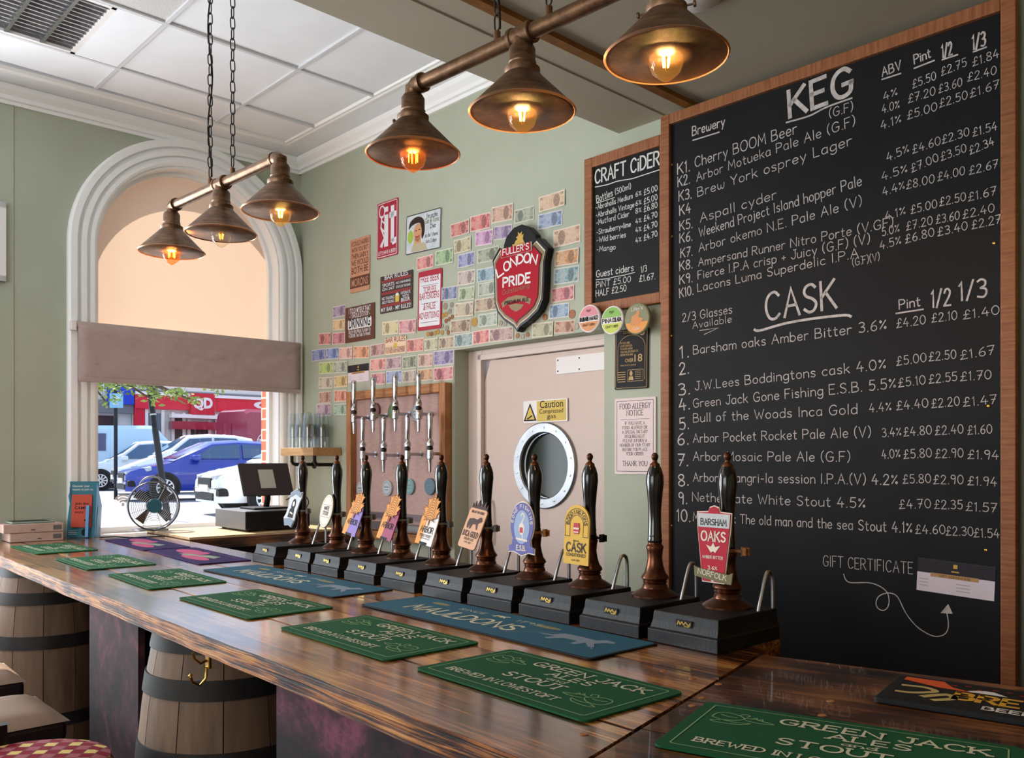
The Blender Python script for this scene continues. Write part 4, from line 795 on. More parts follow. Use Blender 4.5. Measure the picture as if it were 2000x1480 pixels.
for xx in (xa + .012, xa + .15):
    for zz in (za - .014, zb + .014): MB().lathe([(0, -.0035), (.004, -.003), (.004, -.002)], 10, (xx, 0, zz), 'y').build('screw', 'ink', pl)
for zz in (on_f(BW, 945, 766, DD)[1], on_f(BW, 945, 815, DD)[1]): MB().lathe([(0, -.015), (.005, -.014), (.006, -.011)], 10, (fx - .006, 0, zz), 'y').build('screw', 'ink', door)
hx_ = on_f(BW, 957, 1000, DD)[0] - (UA + UB) / 2; MB().tube(catmull([(hx_, .004, on_f(BW, 957, 1060, DD)[1]), (hx_, -.04, on_f(BW, 957, 1054, DD)[1]), (hx_, -.04, on_f(BW, 957, 985, DD)[1]), (hx_, .004, on_f(BW, 957, 978, DD)[1])]), .008, 10).build('pull_handle', 'white', door, smooth=40)
xk = on_f(BW, 946, 1100, DD)[0] - (UA + UB) / 2; MB().box(xk, xk + .06, -.002, .004, on_f(BW, 950, 1160, DD)[1], on_f(BW, 950, 1081, DD)[1]).build('push_plate', 'alu', door, bevel=.001)

# ---------------------------------------------------------------- framed chalkboards
def frame4(t, x0, x1, z0, z1, w, d, mats=('frame_wood', 'frame_wood_x'), y=0):
    for a, b_ in ((x0 - w, x0), (x1, x1 + w)): MB().prism([(a, z0 - (w if a > x0 - .01 or True else 0)), (b_, z0 - w), (b_, z1 + w), (a, z1 + w)], y - d, y).build('frame_side', mats[0], t, bevel=.003)
    for a, b_ in ((z0 - w, z0), (z1, z1 + w)): MB().box(x0, x1, y - d, y, a, b_).build('frame_rail', mats[1], t, bevel=.003)
def chalk_lines(t, B, L, y, ox, oy, sc, wd=.09, mat='chalk'):
    for s_, x0, y0, x1, y1, h, *kw in L:
        m = MB(); a = (ox + sc * x0, oy + sc * y0); b_ = (ox + sc * x1, oy + sc * y1); B.txt(m, s_, a, b_, h * sc, y, font='s', w=kw[0] if kw else wd); m.build('chalk_lettering', mat, t)['kind'] = 'stuff'
def chalk_stroke(t, B, P, w, y, ox, oy, sc, mat='chalk', smooth=True):
    Q = [B.q(ox + sc * a, oy + sc * b_) for a, b_ in P]; MB().stroke(catmull(Q, 5) if smooth and len(Q) > 2 else Q, w, y).build('chalk_stroke', mat, t)
B = PX(BW, 1630, 640, -.05); big = thing('menu_chalkboard', 'tall chalkboard beer menu headed keg and cask in brown wooden frame', 'chalkboard', B.M)
x0 = B.q(1311, 640)[0]; x1 = B.q(1957, 640)[0]; z1 = B.q(1957, 27)[1] * .5 + B.q(1311, 242)[1] * .5; z0 = .5 - B.oz
MB().box(x0 - .01, x1 + .01, 0, .01, z0, z1 + .01).build('slate', 'chalkboard', big)
frame4(big, x0, x1, z0, z1, .042, .026, y=.010)
C1, C2, C3 = (1300, 100, .35), (1300, 540, .3514), (1300, 1000, .35); Y = -.0012
L1 = [('KEG', 695, 368, 1045, 235, 148, .16), ('Brewery', 150, 472, 330, 415, 50, .13), ('K1.', 68, 688, 135, 668, 60, .11), ('Cherry BOOM Beer', 165, 648, 732, 458, 56), ('(G.F)', 915, 372, 1045, 332, 50), ('K2.', 70, 757, 135, 737, 55, .11), ('Arbor Motueka Pale Ale (G.F)', 175, 727, 1058, 412, 48),
 ('K3.', 75, 837, 145, 820, 55, .11), ('Brew York osprey Lager', 180, 812, 1040, 522, 50), ('K4', 80, 917, 140, 900, 55, .11), ('Aspall cyder', 195, 955, 620, 822, 50), ('K5.', 80, 1002, 150, 985, 52, .11), ('Weekend Project Island hopper Pale', 190, 1037, 1095, 748, 52), ('K6.', 80, 1070, 150, 1055, 52, .11), ('Arbor okemo N.E. Pale Ale (V)', 188, 1120, 1095, 860, 48),
 ('K7.', 85, 1152, 150, 1140, 50, .11), ('Ampersand Runner Nitro Porte (V.GF)', 185, 1200, 1270, 978, 45), ('K8.', 80, 1225, 150, 1210, 50, .11), ('Fierce I.P.A crisp + Juicy (G.F) (V)', 182, 1272, 1140, 1070, 46), ('K9.', 80, 1300, 150, 1287, 50, .11), ('Lacons Luma Superdelic I.P.A.', 180, 1342, 1095, 1145, 45), ('(G.F)(V)', 1045, 1200, 1195, 1165, 42), ('K10.', 80, 1375, 155, 1357, 50, .11),
 ('ABV', 1210, 142, 1315, 100, 50, .13), ('Pint', 1390, 72, 1480, 34, 52, .13), ('1/2', 1545, 38, 1600, 18, 72, .13), ('1/3', 1715, -8, 1785, -32, 78, .13)]
for y0, pr in ((0, (('4%', 1220, 277, 1295, 245), ('£5.50', 1380, 208, 1510, 158), ('£2.75', 1540, 138, 1680, 82), ('£1.84', 1715, 85, 1860, 33))), (0, (('4.0%', 1210, 347, 1305, 318), ('£7.20', 1355, 290, 1505, 243), ('£3.60', 1525, 235, 1655, 193), ('£2.40', 1685, 170, 1845, 128))), (0, (('4.1%', 1205, 437, 1315, 397), ('£5.00', 1350, 382, 1515, 330), ('£2.50', 1530, 315, 1685, 265), ('£1.67', 1700, 260, 1862, 205))),
 (0, (('4.5%', 1240, 615, 1360, 562), ('£4.60', 1380, 572, 1535, 520), ('£2.30', 1545, 517, 1695, 470), ('£1.54', 1715, 477, 1850, 438))), (0, (('4.5%', 1210, 722, 1350, 675), ('£7.00', 1375, 677, 1525, 612), ('£3.50', 1540, 612, 1680, 560), ('£2.34', 1700, 577, 1835, 522))), (0, (('4.4%', 1215, 807, 1335, 768), ('£8.00', 1345, 770, 1500, 733), ('£4.00', 1520, 725, 1670, 688), ('£2.67', 1695, 690, 1855, 650))),
 (0, (('4.1%', 1230, 942, 1340, 910), ('£5.00', 1370, 908, 1515, 873), ('£2.50', 1530, 865, 1675, 833), ('£1.67', 1690, 838, 1845, 800))), (0, (('5.0%', 1210, 1032, 1305, 1008), ('£7.20', 1345, 1000, 1490, 965), ('£3.60', 1510, 963, 1640, 938), ('£2.40', 1660, 935, 1835, 895))), (0, (('4.5%', 1200, 1107, 1315, 1075), ('£6.80', 1340, 1072, 1500, 1030), ('£3.40', 1520, 1032, 1685, 995), ('£2.27', 1710, 993, 1870, 958)))): L1 += [(*p, 46) for p in pr]
chalk_lines(big, B, L1, Y, *C1)
L2 = [('CASK', 560, 245, 950, 172, 150, .1), ('2/3 Glasses', 95, 252, 370, 203, 46), ('Available', 152, 290, 367, 253, 38), ('Pint', 1300, 182, 1415, 163, 52, .12), ('1/2', 1480, 172, 1585, 158, 92, .11), ('1/3', 1635, 135, 1785, 112, 100, .11)]
for lab, txts in (('1.|82,455|130,447', 'Barsham oaks Amber Bitter 3.6%|155,432|1228,293;£4.20|1285,285|1445,262;£2.10|1480,255|1620,238;£1.40|1655,238|1855,208'), ('2.|80,545|130,537', ''), ('3.|75,662|135,652', 'J.W.Lees Boddingtons cask 4.0%|165,632|1225,512;£5.00|1285,495|1450,472;£2.50|1465,470|1615,455;£1.67|1640,462|1830,430'), ('4.|80,745|135,735', 'Green Jack Gone Fishing E.S.B. 5.5%|155,728|1280,620;£5.10|1295,615|1445,597;£2.55|1465,595|1620,578;£1.70|1640,580|1810,568'),
 ('5.|80,852|130,845', 'Bull of the Woods Inca Gold|155,810|1065,762;4.4%|1135,755|1255,745;£4.40|1285,742|1460,725;£2.20|1480,730|1635,715;£1.47|1655,722|1840,705'), ('6.|70,937|128,931', 'Arbor Pocket Rocket Pale Ale (V)|155,922|1140,890;3.4%|1205,892|1310,885;£4.80|1325,888|1480,875;£2.40|1500,880|1655,870;£1.60|1680,878|1815,870'), ('7.|70,1050|125,1052', 'Arbor Mosaic Pale Ale (G.F)|155,1022|1025,1028;4.0%|1205,1012|1305,1005;£5.80|1325,1012|1480,1002;£2.90|1500,1008|1655,1003;£1.94|1680,1012|1850,1016'),
 ('8.|75,1165|128,1160', 'Arbor SHangri-la session I.P.A.(V) 4.2%|155,1138|1290,1157;£5.80|1320,1150|1475,1145;£2.90|1490,1152|1655,1152;£1.94|1680,1158|1840,1165'), ('9.|78,1265|120,1262', 'Nethergate White Stout 4.5%|150,1247|1110,1287;£4.70|1300,1290|1475,1285;£2.35|1495,1290|1650,1292;£1.57|1670,1300|1840,1310'), ('10.|65,1358|138,1362', 'Mighty oak The old man and the sea Stout 4.1%|155,1357|1370,1425;£4.60|1390,1428|1555,1430;£2.30|1560,1437|1710,1440;£1.54|1715,1447|1855,1452')):
    for s_ in [lab] + [q for q in txts.split(';') if q]:
        w_, a, b_ = s_.split('|'); L2.append((w_, *[float(v_) for v_ in a.split(',')], *[float(v_) for v_ in b_.split(',')], 64 if s_ is lab else 48, .11 if s_ is lab else .09))
chalk_lines(big, B, L2, Y, *C2); chalk_lines(big, B, [('GIFT CERTIFICATE', 880, 300, 1380, 345, 60, .06)], Y, *C3)
for P, w in (([(675, 398), (800, 362), (900, 312), (1040, 262)], .006), ([(152, 498), (300, 452)], .005), ([(1208, 158), (1312, 125)], .005), ([(1388, 96), (1500, 52)], .005), ([(1545, 48), (1630, 20)], .005), ([(1718, 4), (1790, -22)], .005)): chalk_stroke(big, B, P, w, Y, *C1)
for P, w in (([(495, 295), (525, 300), (660, 262), (810, 235), (990, 215), (1030, 222)], .009), ([(1282, 205), (1432, 182)], .005), ([(190, 300), (295, 285), (215, 322)], .003)): chalk_stroke(big, B, P, w, Y, *C2, smooth=len(P) > 3)
chalk_stroke(big, B, [(995, 345), (1005, 375), (1035, 393), (1130, 393), (1190, 410), (1235, 445), (1248, 490), (1240, 530), (1215, 548), (1185, 535), (1175, 505), (1190, 470), (1230, 452), (1270, 455), (1300, 480), (1340, 560), (1390, 625), (1440, 665), (1500, 692), (1550, 685), (1575, 655), (1578, 610), (1570, 560)], .003, Y, *C3)
MB().plate([B.q(1300 + .35 * a, 1000 + .35 * b_) for a, b_ in ((1535, 562), (1578, 512), (1603, 567))], Y).build('chalk_arrow_head', 'chalk', big)
for px, py in ((1311, 322), (1311, 462), (1939, 475), (1928, 793), (1310, 656), (1310, 1026), (1923, 1074)):
    x, z = B.q(px, py); MB().lathe([(0, -.004), (.004, -.003), (.005, -.0005)], 10, (x + .004, 0, z), 'y').build('screw', 'brass', big, smooth=40)
M('card_black', '#26222a', .5); M('card_tan', '#b48a5a', .5); M('card_pale', '#d9ccd4', .6)
def gift(px4, fr, y, label, tilt=0):
    b = PX(fr, (px4[0] + px4[2]) / 2, (px4[1] + px4[3]) / 2, y); xa, za = b.q(px4[0], px4[1]); xb = b.q(px4[2], px4[3])[0]; zb = b.q(px4[0], px4[4])[1]
    t = thing('gift_certificate', label, 'card', b.M @ RY(tilt)); h = za - zb
    MB().box(xa, xb, -.0008, 0, zb, za).build('card', 'card_pale', t); MB().rect(xa, xb, za - h * .42, za, -.0012).build('dark_header', 'card_black', t); MB().rect(xa + (xb - xa) * .18, xb - (xb - xa) * .2, za - h * .52, za - h * .4, -.0016).build('tan_band', 'card_tan', t)
    m = MB(); c = (xa + xb) / 2; m.rect(c - .006, c + .006, za - h * .2, za - h * .08, -.0016); m.stroke([(c - .01, za - h * .3), (c + .01, za - h * .3)], .004, -.0016); m.build('mug_emblem', 'gold', t)
    m = MB(); m.text('GIFT CERTIFICATE', (c - (xb - xa) * .2, za - h * .5), (c + (xb - xa) * .2, za - h * .5), h * .06, -.002, 's', .14)
    for k_ in range(3): m.stroke([(xa + .008, za - h * (.62 + .1 * k_)), (xa + .035, za - h * (.62 + .1 * k_))], .001, -.0014); m.stroke([(c + .005, za - h * (.66 + .1 * k_)), (c + .045, za - h * (.66 + .1 * k_))], .001, -.0014)
    m.build('print', 'ink', t)
gift((1793, 1092, 1945, 1109, 1155), BW, -.0505, 'gift certificate card pinned to the big chalkboard', 2.6)
gift((680, 714.5, 720.6, 709.5, 748), BW, -.001, 'gift certificate card among the banknotes left of the taps')
# cider board
B = PX(BW, 1222, 430, -.02); cid = thing('cider_chalkboard', 'small chalkboard listing craft cider in a wooden frame', 'chalkboard', B.M)
x0 = B.q(1159, 430)[0]; x1 = B.q(1291, 430)[0]; z1 = B.q(1159, 328)[1]; z0 = B.q(1159, 593)[1]
MB().box(x0 - .005, x1 + .005, 0, .018, z0 - .005, z1 + .005).build('slate', 'chalkboard', cid); frame4(cid, x0, x1, z0, z1, .045, .032, y=.02)
C4 = (1130, 240, .311)
LC = [('CRAFT CiDER', 105, 382, 507, 262, 82, .13), ('Bottles', 115, 500, 215, 457, 42, .11), ('(500ml)', 232, 450, 330, 412, 34, .11), ('Guest ciders', 112, 970, 345, 928, 42, .11), ('1/3', 395, 940, 430, 930, 38, .11), ('PiNT £5.00', 112, 1035, 328, 998, 36, .11), ('£1.67.', 382, 998, 482, 980, 38, .11), ('HALF £2.50', 110, 1090, 300, 1055, 38, .11)]
for s_, a, b_ in (('-Abrahalls Medium', (108, 547, 340, 473), ('6%', '£5.00', 465, 455)), ('-Abrahalls Vintage', (110, 595, 350, 528), ('6%', '£5.00', 522, 512)), ('-Mutford Cider', (112, 642, 318, 586), ('8%', '£6.80', 570, 560)), ('-Strawberry+lime', (115, 702, 328, 650), ('4%', '£4.70', 635, 620)), ('-Wild berries', (115, 752, 297, 716), ('4%', '£4.70', 690, 680)), ('-Mango', (115, 810, 232, 793), ('4%', '£4.70', 755, 740))):
    LC += [(s_, *a, 32, .12), (b_[0], 360, b_[2], 395, b_[2] - 10, 32, .12), (b_[1], 412, b_[3], 496, b_[3] - 30, 36, .12)]
chalk_lines(cid, B, LC, Y, *C4, mat='cider_chalk')
for P, w in (([(105, 403), (180, 388), (250, 365), (330, 352), (400, 330), (508, 295)], .004), ([(115, 505), (228, 468)], .003), ([(110, 985), (180, 978), (230, 966), (290, 955), (355, 938)], .003)): chalk_stroke(cid, B, P, w, Y, *C4, mat='cider_chalk')
# round pump lenses below the cider board
for n_, c_ in (('lens_pink', '#cf7d86'), ('lens_orange', '#c9813e'), ('lens_lime', '#b9c23e'), ('lens_green', '#7fae4a'), ('lens_amber', '#d98d2f'), ('lens_olive', '#7d7d5a')): M(n_, c_, .3)
for px, py, r_, c1, c2, s1, s2, lb in ((1150, 622, .061, 'lens_pink', 'lens_orange', 'RHUBARB', 'MANGO', 'round pink and orange cider badge, left of the three under the cider board'), (1195, 625, .061, 'lens_green', 'lens_lime', 'PINA', 'COLADA', 'round green and yellow cider badge, middle of the three under the cider board'), (1243.6, 622, .066, 'lens_olive', 'lens_amber', '', '', 'round badge with orange fruit, right of the three under the cider board')):
    b = PX(BW, px, py, -.07); t = thing('cider_badge', lb, 'badge', b.M, 'round cider badges')
    MB().lathe([(r_ - .004, 0), (r_, .003), (r_, .012), (r_ - .006, .016)], 32, (0, 0, 0), 'y').build('disc', 'white' if s1 else 'lens_olive', t, smooth=35); MB().box(-.012, .012, .016, .036, -.01, .05).build('mount', 'black', t)
    rr_ = r_ - .006
    m = MB(); m.ell(0, 0, rr_, rr_, -.0006, 28, 12, 168); m.build('upper_print', c1, t); m = MB(); m.ell(0, 0, rr_, rr_, -.0006, 28, 195, 345); m.build('lower_print', c2, t)
    m = MB()
    if s1:
        m.text(s1, (-.052, -.009), (-.002, -.009), .017, -.001, 's', .2); m.text(s2, (.004, -.009), (.052, -.009), .017, -.001, 's', .2); m.text('PULP', (-.012, .03), (.012, .03), .009, -.001, 's', .2); m.text('CRAFT CIDER', (-.034, -.032), (.034, -.032), .009, -.001, 's', .2); m.build('lettering', 'ink', t)
    else:
        m.plate(catmull([(-.03, -.01), (-.022, .012), (-.004, .02), (.004, .034), (.016, .024), (.012, .006), (.034, -.004), (.012, -.026), (-.03, -.026), (-.03, -.01)]), -.0012); m.build('fruit', 'lens_orange', t); m = MB(); m.text("Lilley's", (-.026, .034), (.03, .036), .014, -.0013, 's', .12); m.text('Cider', (-.02, -.046), (.02, -.046), .012, -.0013, 's', .12); m.build('lettering', 'white', t)

# ---------------------------------------------------------------- notices
def board(name, label, cat, c4, y, th, mat, r_=.006, fr=BW):
    (ax, ay), (bx, by), (cx_, cy_), (dx, dy) = c4; b = PX(fr, (ax + bx + cx_ + dx) / 4, (ay + by + cy_ + dy) / 4, y)
    A, B_, C_, D_ = [Vector(b.q(*p)) for p in c4]; w = ((B_ - A).length + (C_ - D_).length) / 2; h = ((A - D_).length + (B_ - C_).length) / 2
    ang = -math.degrees(math.atan2((B_ - A).y + (C_ - D_).y, (B_ - A).x + (C_ - D_).x)) if abs((B_ - A).y) < .08 else 0
    t = thing(name, label, cat, b.M @ RY(ang)); MB().prism(rrect(-w / 2, w / 2, -h / 2, h / 2, r_), -th, 0).build('sheet', mat, t); return t, w / 2, h / 2, -th - .0006
def lines(t, L, y, mat, font='b', w=.16, serif=0, bold=.006):
    m = MB()
    for s_, x0, x1, z, h in L: m.text(s_, (x0, z), (x1, z), h, y, font, w, bold, serif)
    return m.build('lettering', mat, t)
M('poster_black', '#15120f', .5, spec=.15); M('poster_gold', '#b9975c', .5); M('notice_pink', '#dcc9c6', .5); M('notice_yellow', '#cdb04c', .5); M('sign_tan', '#c79476', .5, c2='#bb8567', sc=20); M('sign_brown', '#5c3628', .5); M('sign_white', '#dcdbe0', .5); M('sign_dark', '#3a302e', .5); M('sign_red', '#a6253a', .45); M('sign_cream', '#e0c9ac', .5); M('sign_maroon', '#8a2f33', .5); M('gin_paper', '#b9c2c8', .5, c2='#d0d5d8', sc=14); M('rust', '#3a2c26', .8)
t, w, h, y = board('age_poster', 'black and gold over 18 poster beside the door', 'poster', ((1202.7, 646), (1268, 639), (1266, 757.6), (1202, 762)), -.001, .006, 'poster_black')
m = MB(); m.outline(rrect(-w + .006, w - .006, -h + .006, h - .006, .004, 1), .0016, y); m.stroke([(-w * .82 + .0, -h * .7)] + [(w * .82 * math.cos(R(a)), h * .38 + h * .42 * math.sin(R(a))) for a in range(180, -1, -10)] + [(w * .82, -h * .7)], .0016, y); m.ell(w * .62, h * .86, .016, .014, y); m.build('gold_border', 'poster_gold', t)
lines(t, [('IF YOU ARE', -w * .66, -w * .1, h * .52, .009), ('LUCKY ENOUGH', -w * .66, w * .05, h * .42, .009), ('TO LOOK UNDER', -w * .66, w * .08, h * .32, .009), ('YOU WILL BE ASKED TO', -w * .66, w * .4, h * .22, .009), ('PROVE YOU ARE', -w * .66, w * .1, h * .12, .009), ('OVER', -w * .36, w * .14, -h * .1, .016), ('18', w * .2, w * .66, -h * .1, .032), ('WHEN YOU BUY ALCOHOL', -w * .66, w * .3, -h * .22, .006), ('CHALLENGE', -w * .5, w * .4, h * .86, .01)], y - .0002, 'poster_gold')
m = MB(); m.outline([(-w * .2, -h * .74), (w * .72, -h * .74), (w * .72, -h * .36), (-w * .2, -h * .36)], .0015, y); m.ell(.0, -h * .48, .008, .011, y, 16); m.plate([(-.014, -h * .7), (.014, -h * .7), (.01, -h * .58), (-.01, -h * .58)], y)
for k_ in range(5): m.stroke([(-w * .8, -h * (.42 + .08 * k_)), (-w * .35, -h * (.42 + .08 * k_))], .003, y); m.stroke([(w * .25, -h * (.42 + .06 * k_)), (w * .6, -h * (.42 + .06 * k_))], .0015, y)
m.build('identity_card', 'poster_gold', t)
t, w, h, y = board('allergy_notice', 'white food allergy notice hanging beside the big chalkboard', 'notice', ((1201.6, 779.2), (1280.8, 774.2), (1281.7, 926.5), (1201, 925.2)), -.001, .005, 'notice_pink')
m = MB(); m.outline(rrect(-w + .012, w - .012, -h + .012, h - .012, .001, 1), .0018, y); m.stroke([(-w * .7, h * .44), (w * .7, h * .44)], .0012, y); m.build('border_rule', 'ink', t)
lines(t, [('FOOD ALLERGY', -w * .74, w * .74, h * .72, .022), ('NOTICE', -w * .4, w * .4, h * .54, .022)] + [(s_, -w * a, w * a, h * (.3 - .115 * i_), .0125) for i_, (s_, a) in enumerate((('IF YOU HAVE A', .48), ('FOOD ALLERGY OR', .6), ('A SPECIAL DIETARY', .62), ('REQUIREMENT', .48), ('PLEASE INFORM A', .58), ('MEMBER OF OUR STAFF', .74), ('BEFORE YOU PLACE', .6), ('YOUR ORDER', .42)))] + [('THANK YOU', -w * .6, w * .6, -h * .78, .02)], y, 'ink', 's', .1, .5)
t, w, h, y = board('caution_sign', 'yellow and white compressed gas caution sign on the door', 'sign', ((1022, 783.5), (1108, 777.6), (1107.7, 821.8), (1022, 827)), DD - .0005, .003, 'white')
MB().rect(-w * .36, w * .94, -h * .9, h * .9, y).build('yellow_field', 'notice_yellow', t); lines(t, [('Caution', -w * .22, w * .82, h * .28, .036), ('Compressed', -w * .24, w * .82, -h * .22, .022), ('gas', w * .1, w * .5, -h * .68, .022)], y - .0004, 'ink')
MB().plate([(-w * .98, -h * .82), (-w * .38, -h * .82), (-w * .68, h * .8)], y - .0002).build('triangle_border', 'ink', t); MB().plate([(-w * .9, -h * .7), (-w * .46, -h * .7), (-w * .68, h * .5)], y - .0005).build('triangle_field', 'notice_yellow', t); MB().plate([(-w * .84, -h * .62), (-w * .6, -h * .3), (-w * .56, -h * .4), (-w * .78, -h * .68)], y - .0008).build('gas_bottle', 'ink', t)
# tin signs
t, w, h, y = board('tin_sign', 'tan tin sign about agreeing with brown lettering', 'sign', ((685, 470), (723.4, 458), (721.7, 564.4), (684.5, 573.6)), -.002, .003, 'sign_tan'); t['group'] = 'tin signs'
lines(t, [('I COULD AGREE', -w * .88, w * .88, h * .74, .028), ('WITH YOU BUT', -w * .86, w * .86, h * .5, .028), ('THEN SADLY', -w * .86, w * .86, h * .26, .03), ('WE WOULD', -w * .88, w * .88, h * .0, .034), ('BOTH BE', -w * .86, w * .86, -h * .3, .04)], y, 'sign_brown'); MB().rect(-w, w, -h * .84, -h * .42, y).build('brown_band', 'sign_brown', t); lines(t, [('MORONS', -w * .84, w * .84, -h * .78, .046)], y - .0005, 'sign_tan')
t, w, h, y = board('tin_sign', 'red tin sign with large white letters and stick figure', 'sign', ((737, 400), (778, 384.8), (777, 497), (736.7, 507)), -.002, .003, 'sign_red'); t['group'] = 'tin signs'
m = MB(); m.outline(rrect(-w + .008, w - .008, -h + .008, h - .008, .008), .004, y); m.rect(-w * .28, w * .1, -h * .62, h * .52, y); m.rect(-w * .3, w * .08, h * .62, h * .8, y); m.rect(w * .34, w * .66, -h * .52, h * .78, y); m.rect(w * .2, w * .86, h * .36, h * .56, y); m.plate([(w * .34, -h * .4), (w * .86, -h * .36), (w * .84, -h * .58), (w * .5, -h * .62)], y)
m.build('large_letters', 'sign_white', t); lines(t, [("LET'S HAVE A BEER!", -w * .84, w * .84, -h * .88, .022)], y, 'sign_white')
m = MB(); m.outline([(-w * .5 + .026 * math.cos(R(a)), h * .66 + .034 * math.sin(R(a))) for a in range(0, 360, 24)], .008, y - .0004); m.stroke([(-w * .52, h * .5), (-w * .6, h * .1), (-w * .1, -h * .16), (-w * .5, -h * .6)], .011, y - .0005); m.stroke([(-w * .6, h * .1), (-w * .25, -h * .3), (-w * .62, -h * .56)], .011, y - .0006); m.stroke([(-w * .54, h * .36), (-w * .2, h * .2), (.0, h * .26)], .009, y - .0007); m.build('stick_figure', 'sign_white', t)
t, w, h, y = board('tin_sign', 'pale tin sign of a woman with a gin glass', 'sign', ((793.4, 423), (862, 405), (860, 484), (792.5, 499.4)), -.002, .003, 'gin_paper'); t['group'] = 'tin signs'
m = MB(); m.outline(rrect(-w + .003, w - .003, -h + .003, h - .003, .008), .005, y); m.build('rusty_edge', 'rust', t)
M('skin_print', '#c9946c', .5); M('hair_print', '#2b1c16', .5); M('green_print', '#5f7d4a', .5); M('dress_print', '#b5a98c', .5); M('lime_print', '#9cb848', .5); M('lip_print', '#a03034', .5)
fxx = -w * .35; m = MB(); m.plate(catmull([(fxx - .075, .03), (fxx - .06, h * .66), (fxx + .0, h * .84), (fxx + .058, h * .62), (fxx + .07, .0), (fxx + .045, -.035), (fxx + .03, .05), (fxx - .04, .05), (fxx - .075, .03)]), y); m.build('hair', 'hair_print', t)
m = MB(); m.ell(fxx + .008, h * .0 + .004, .036, .05, y - .0003); m.plate([(fxx - .02, -h * .2), (fxx + .03, -h * .2), (fxx + .05, -h * .8), (fxx - .03, -h * .8)], y - .0003); m.build('face', 'skin_print', t)
m = MB(); m.stroke([(fxx - .01, -h * .16), (fxx + .01, -h * .2), (fxx + .024, -h * .14)], .007, y - .0006); m.build('mouth', 'lip_print', t); m = MB(); m.stroke([(fxx - .014, h * .14), (fxx - .0, h * .14)], .005, y - .0006); m.stroke([(fxx + .016, h * .16), (fxx + .03, h * .16)], .005, y - .0006); m.build('eyes', 'hair_print', t)
m = MB(); m.plate([(fxx - .05, -h * .92), (fxx + .1, -h * .92), (fxx + .07, -h * .55), (fxx - .03, -h * .5)], y - .0005); m.build('dress', 'dress_print', t); m = MB(); m.ell(-w * .72, -h * .12, .026, .036, y - .0007); m.build('lime_slice', 'lime_print', t); m = MB(); m.outline([(-w * .9, .02), (-w * .55, .02), (-w * .6, -h * .4), (-w * .85, -h * .4)], .005, y - .0006); m.build('glass_print', 'sign_white', t)
lines(t, [("I'm on the", w * .2, w * .8, h * .62, .026), ('Diet', w * .4, w * .72, h * .08, .026), ('so far I have', w * .12, w * .84, -h * .32, .022), ('lost 2 days', w * .2, w * .78, -h * .62, .022)], y, 'ink'); lines(t, [('Gin & Tonic', w * .1, w * .92, h * .36, .03)], y, 'green_print')
t, w, h, y = board('tin_sign', 'black tin sign of bar rules with beer mug', 'sign', ((743.6, 541.5), (807.4, 525.8), (804.4, 602), (742, 613.4)), -.002, .003, 'sign_dark'); t['group'] = 'tin signs'
m = MB()
for z in (.62, -.02, -.68): m.rect(-w * .92, w * .92, h * z, h * (z + .14), y)
m.build('red_bands', 'sign_maroon', t); lines(t, [('BAR RULES', -w * .72, w * .72, h * .78, .026), ('SPORTS', -w * .86, -w * .1, h * .4, .02), ('NO WHINING', w * .0, w * .88, h * .42, .014), ('ON 24/7', -w * .86, -w * .1, h * .2, .016), ('STAYS IN THE BAR', w * .0, w * .88, h * .2, .014), ('NO TALKING', -w * .88, -w * .1, -h * .3, .018), ('ABOUT FEELINGS', -w * .88, -w * .1, -h * .5, .016), ('HYDRATE', w * .3, w * .88, -h * .18, .016), ('WITH', w * .4, w * .78, -h * .36, .016), ('BEER', w * .32, w * .86, -h * .56, .02), ('MY BAR - MY RULES!', -w * .92, w * .92, -h * .92, .024)], y - .0003, 'sign_white')
m = MB(); m.prism([(-w * .02, -h * .52), (w * .2, -h * .52), (w * .22, -h * .14), (-w * .04, -h * .14)], y - .001, y); m.build('beer_mug', 'notice_yellow', t); m = MB(); m.ell(w * .09, -h * .12, .016, .009, y - .0015, 14); m.build('beer_foam', 'sign_white', t)
t, w, h, y = board('tin_sign', 'white and red tin sign offering free beer and false advertising', 'sign', ((817.8, 532), (864, 522.6), (862, 640.7), (815.5, 647)), -.002, .003, 'sign_red', .012); t['group'] = 'tin signs'
MB().plate(rrect(-w + .012, w - .012, -h + .02, h - .03, .008), y).build('white_field', 'sign_white', t); lines(t, [('FREE BEER', -w * .78, w * .78, h * .62, .036), ('TOPLESS', -w * .55, w * .55, h * .24, .036), ('BARTENDERS', -w * .84, w * .8, h * .04, .036), ('& FALSE', -w * .5, w * .5, -h * .32, .036), ('ADVERTISING', -w * .88, w * .82, -h * .62, .036)], y - .0004, 'sign_red')
m = MB(); [m.stroke([(-w * .7, h * z), (w * .7, h * z)], .002, y - .0004) for z in (.5, -.1, -.74)]; m.build('rules', 'ink', t)
t, w, h, y = board('tin_sign', 'brown tin sign about stopping drinking', 'sign', ((674.7, 602), (732.5, 590.4), (731, 661), (674, 671)), -.002, .003, 'sign_brown'); t['group'] = 'tin signs'
MB().plate(rrect(-w * .8, w * .8, -h * .28, h * .28, .012), y).build('white_band', 'sign_white', t); lines(t, [('I TOLD MYSELF THAT', -w * .74, w * .74, h * .62, .032), ('- I SHOULD STOP -', -w * .7, w * .7, h * .36, .026), ("But I'm Not About To Listen To", -w * .74, w * .74, -h * .5, .024), ('A DRUNK That Talks To Himself.', -w * .74, w * .74, -h * .74, .024)], y, 'sign_white'); lines(t, [('DRINKING', -w * .72, w * .72, -h * .2, .056)], y - .0004, 'ink', bold=.02)
t, w, h, y = board('tin_sign', 'small cream tin sign of bar rules beneath the free beer sign', 'sign', ((752.7, 660), (794, 654.7), (793, 689), (752, 694)), -.002, .003, 'sign_cream'); t['group'] = 'tin signs'
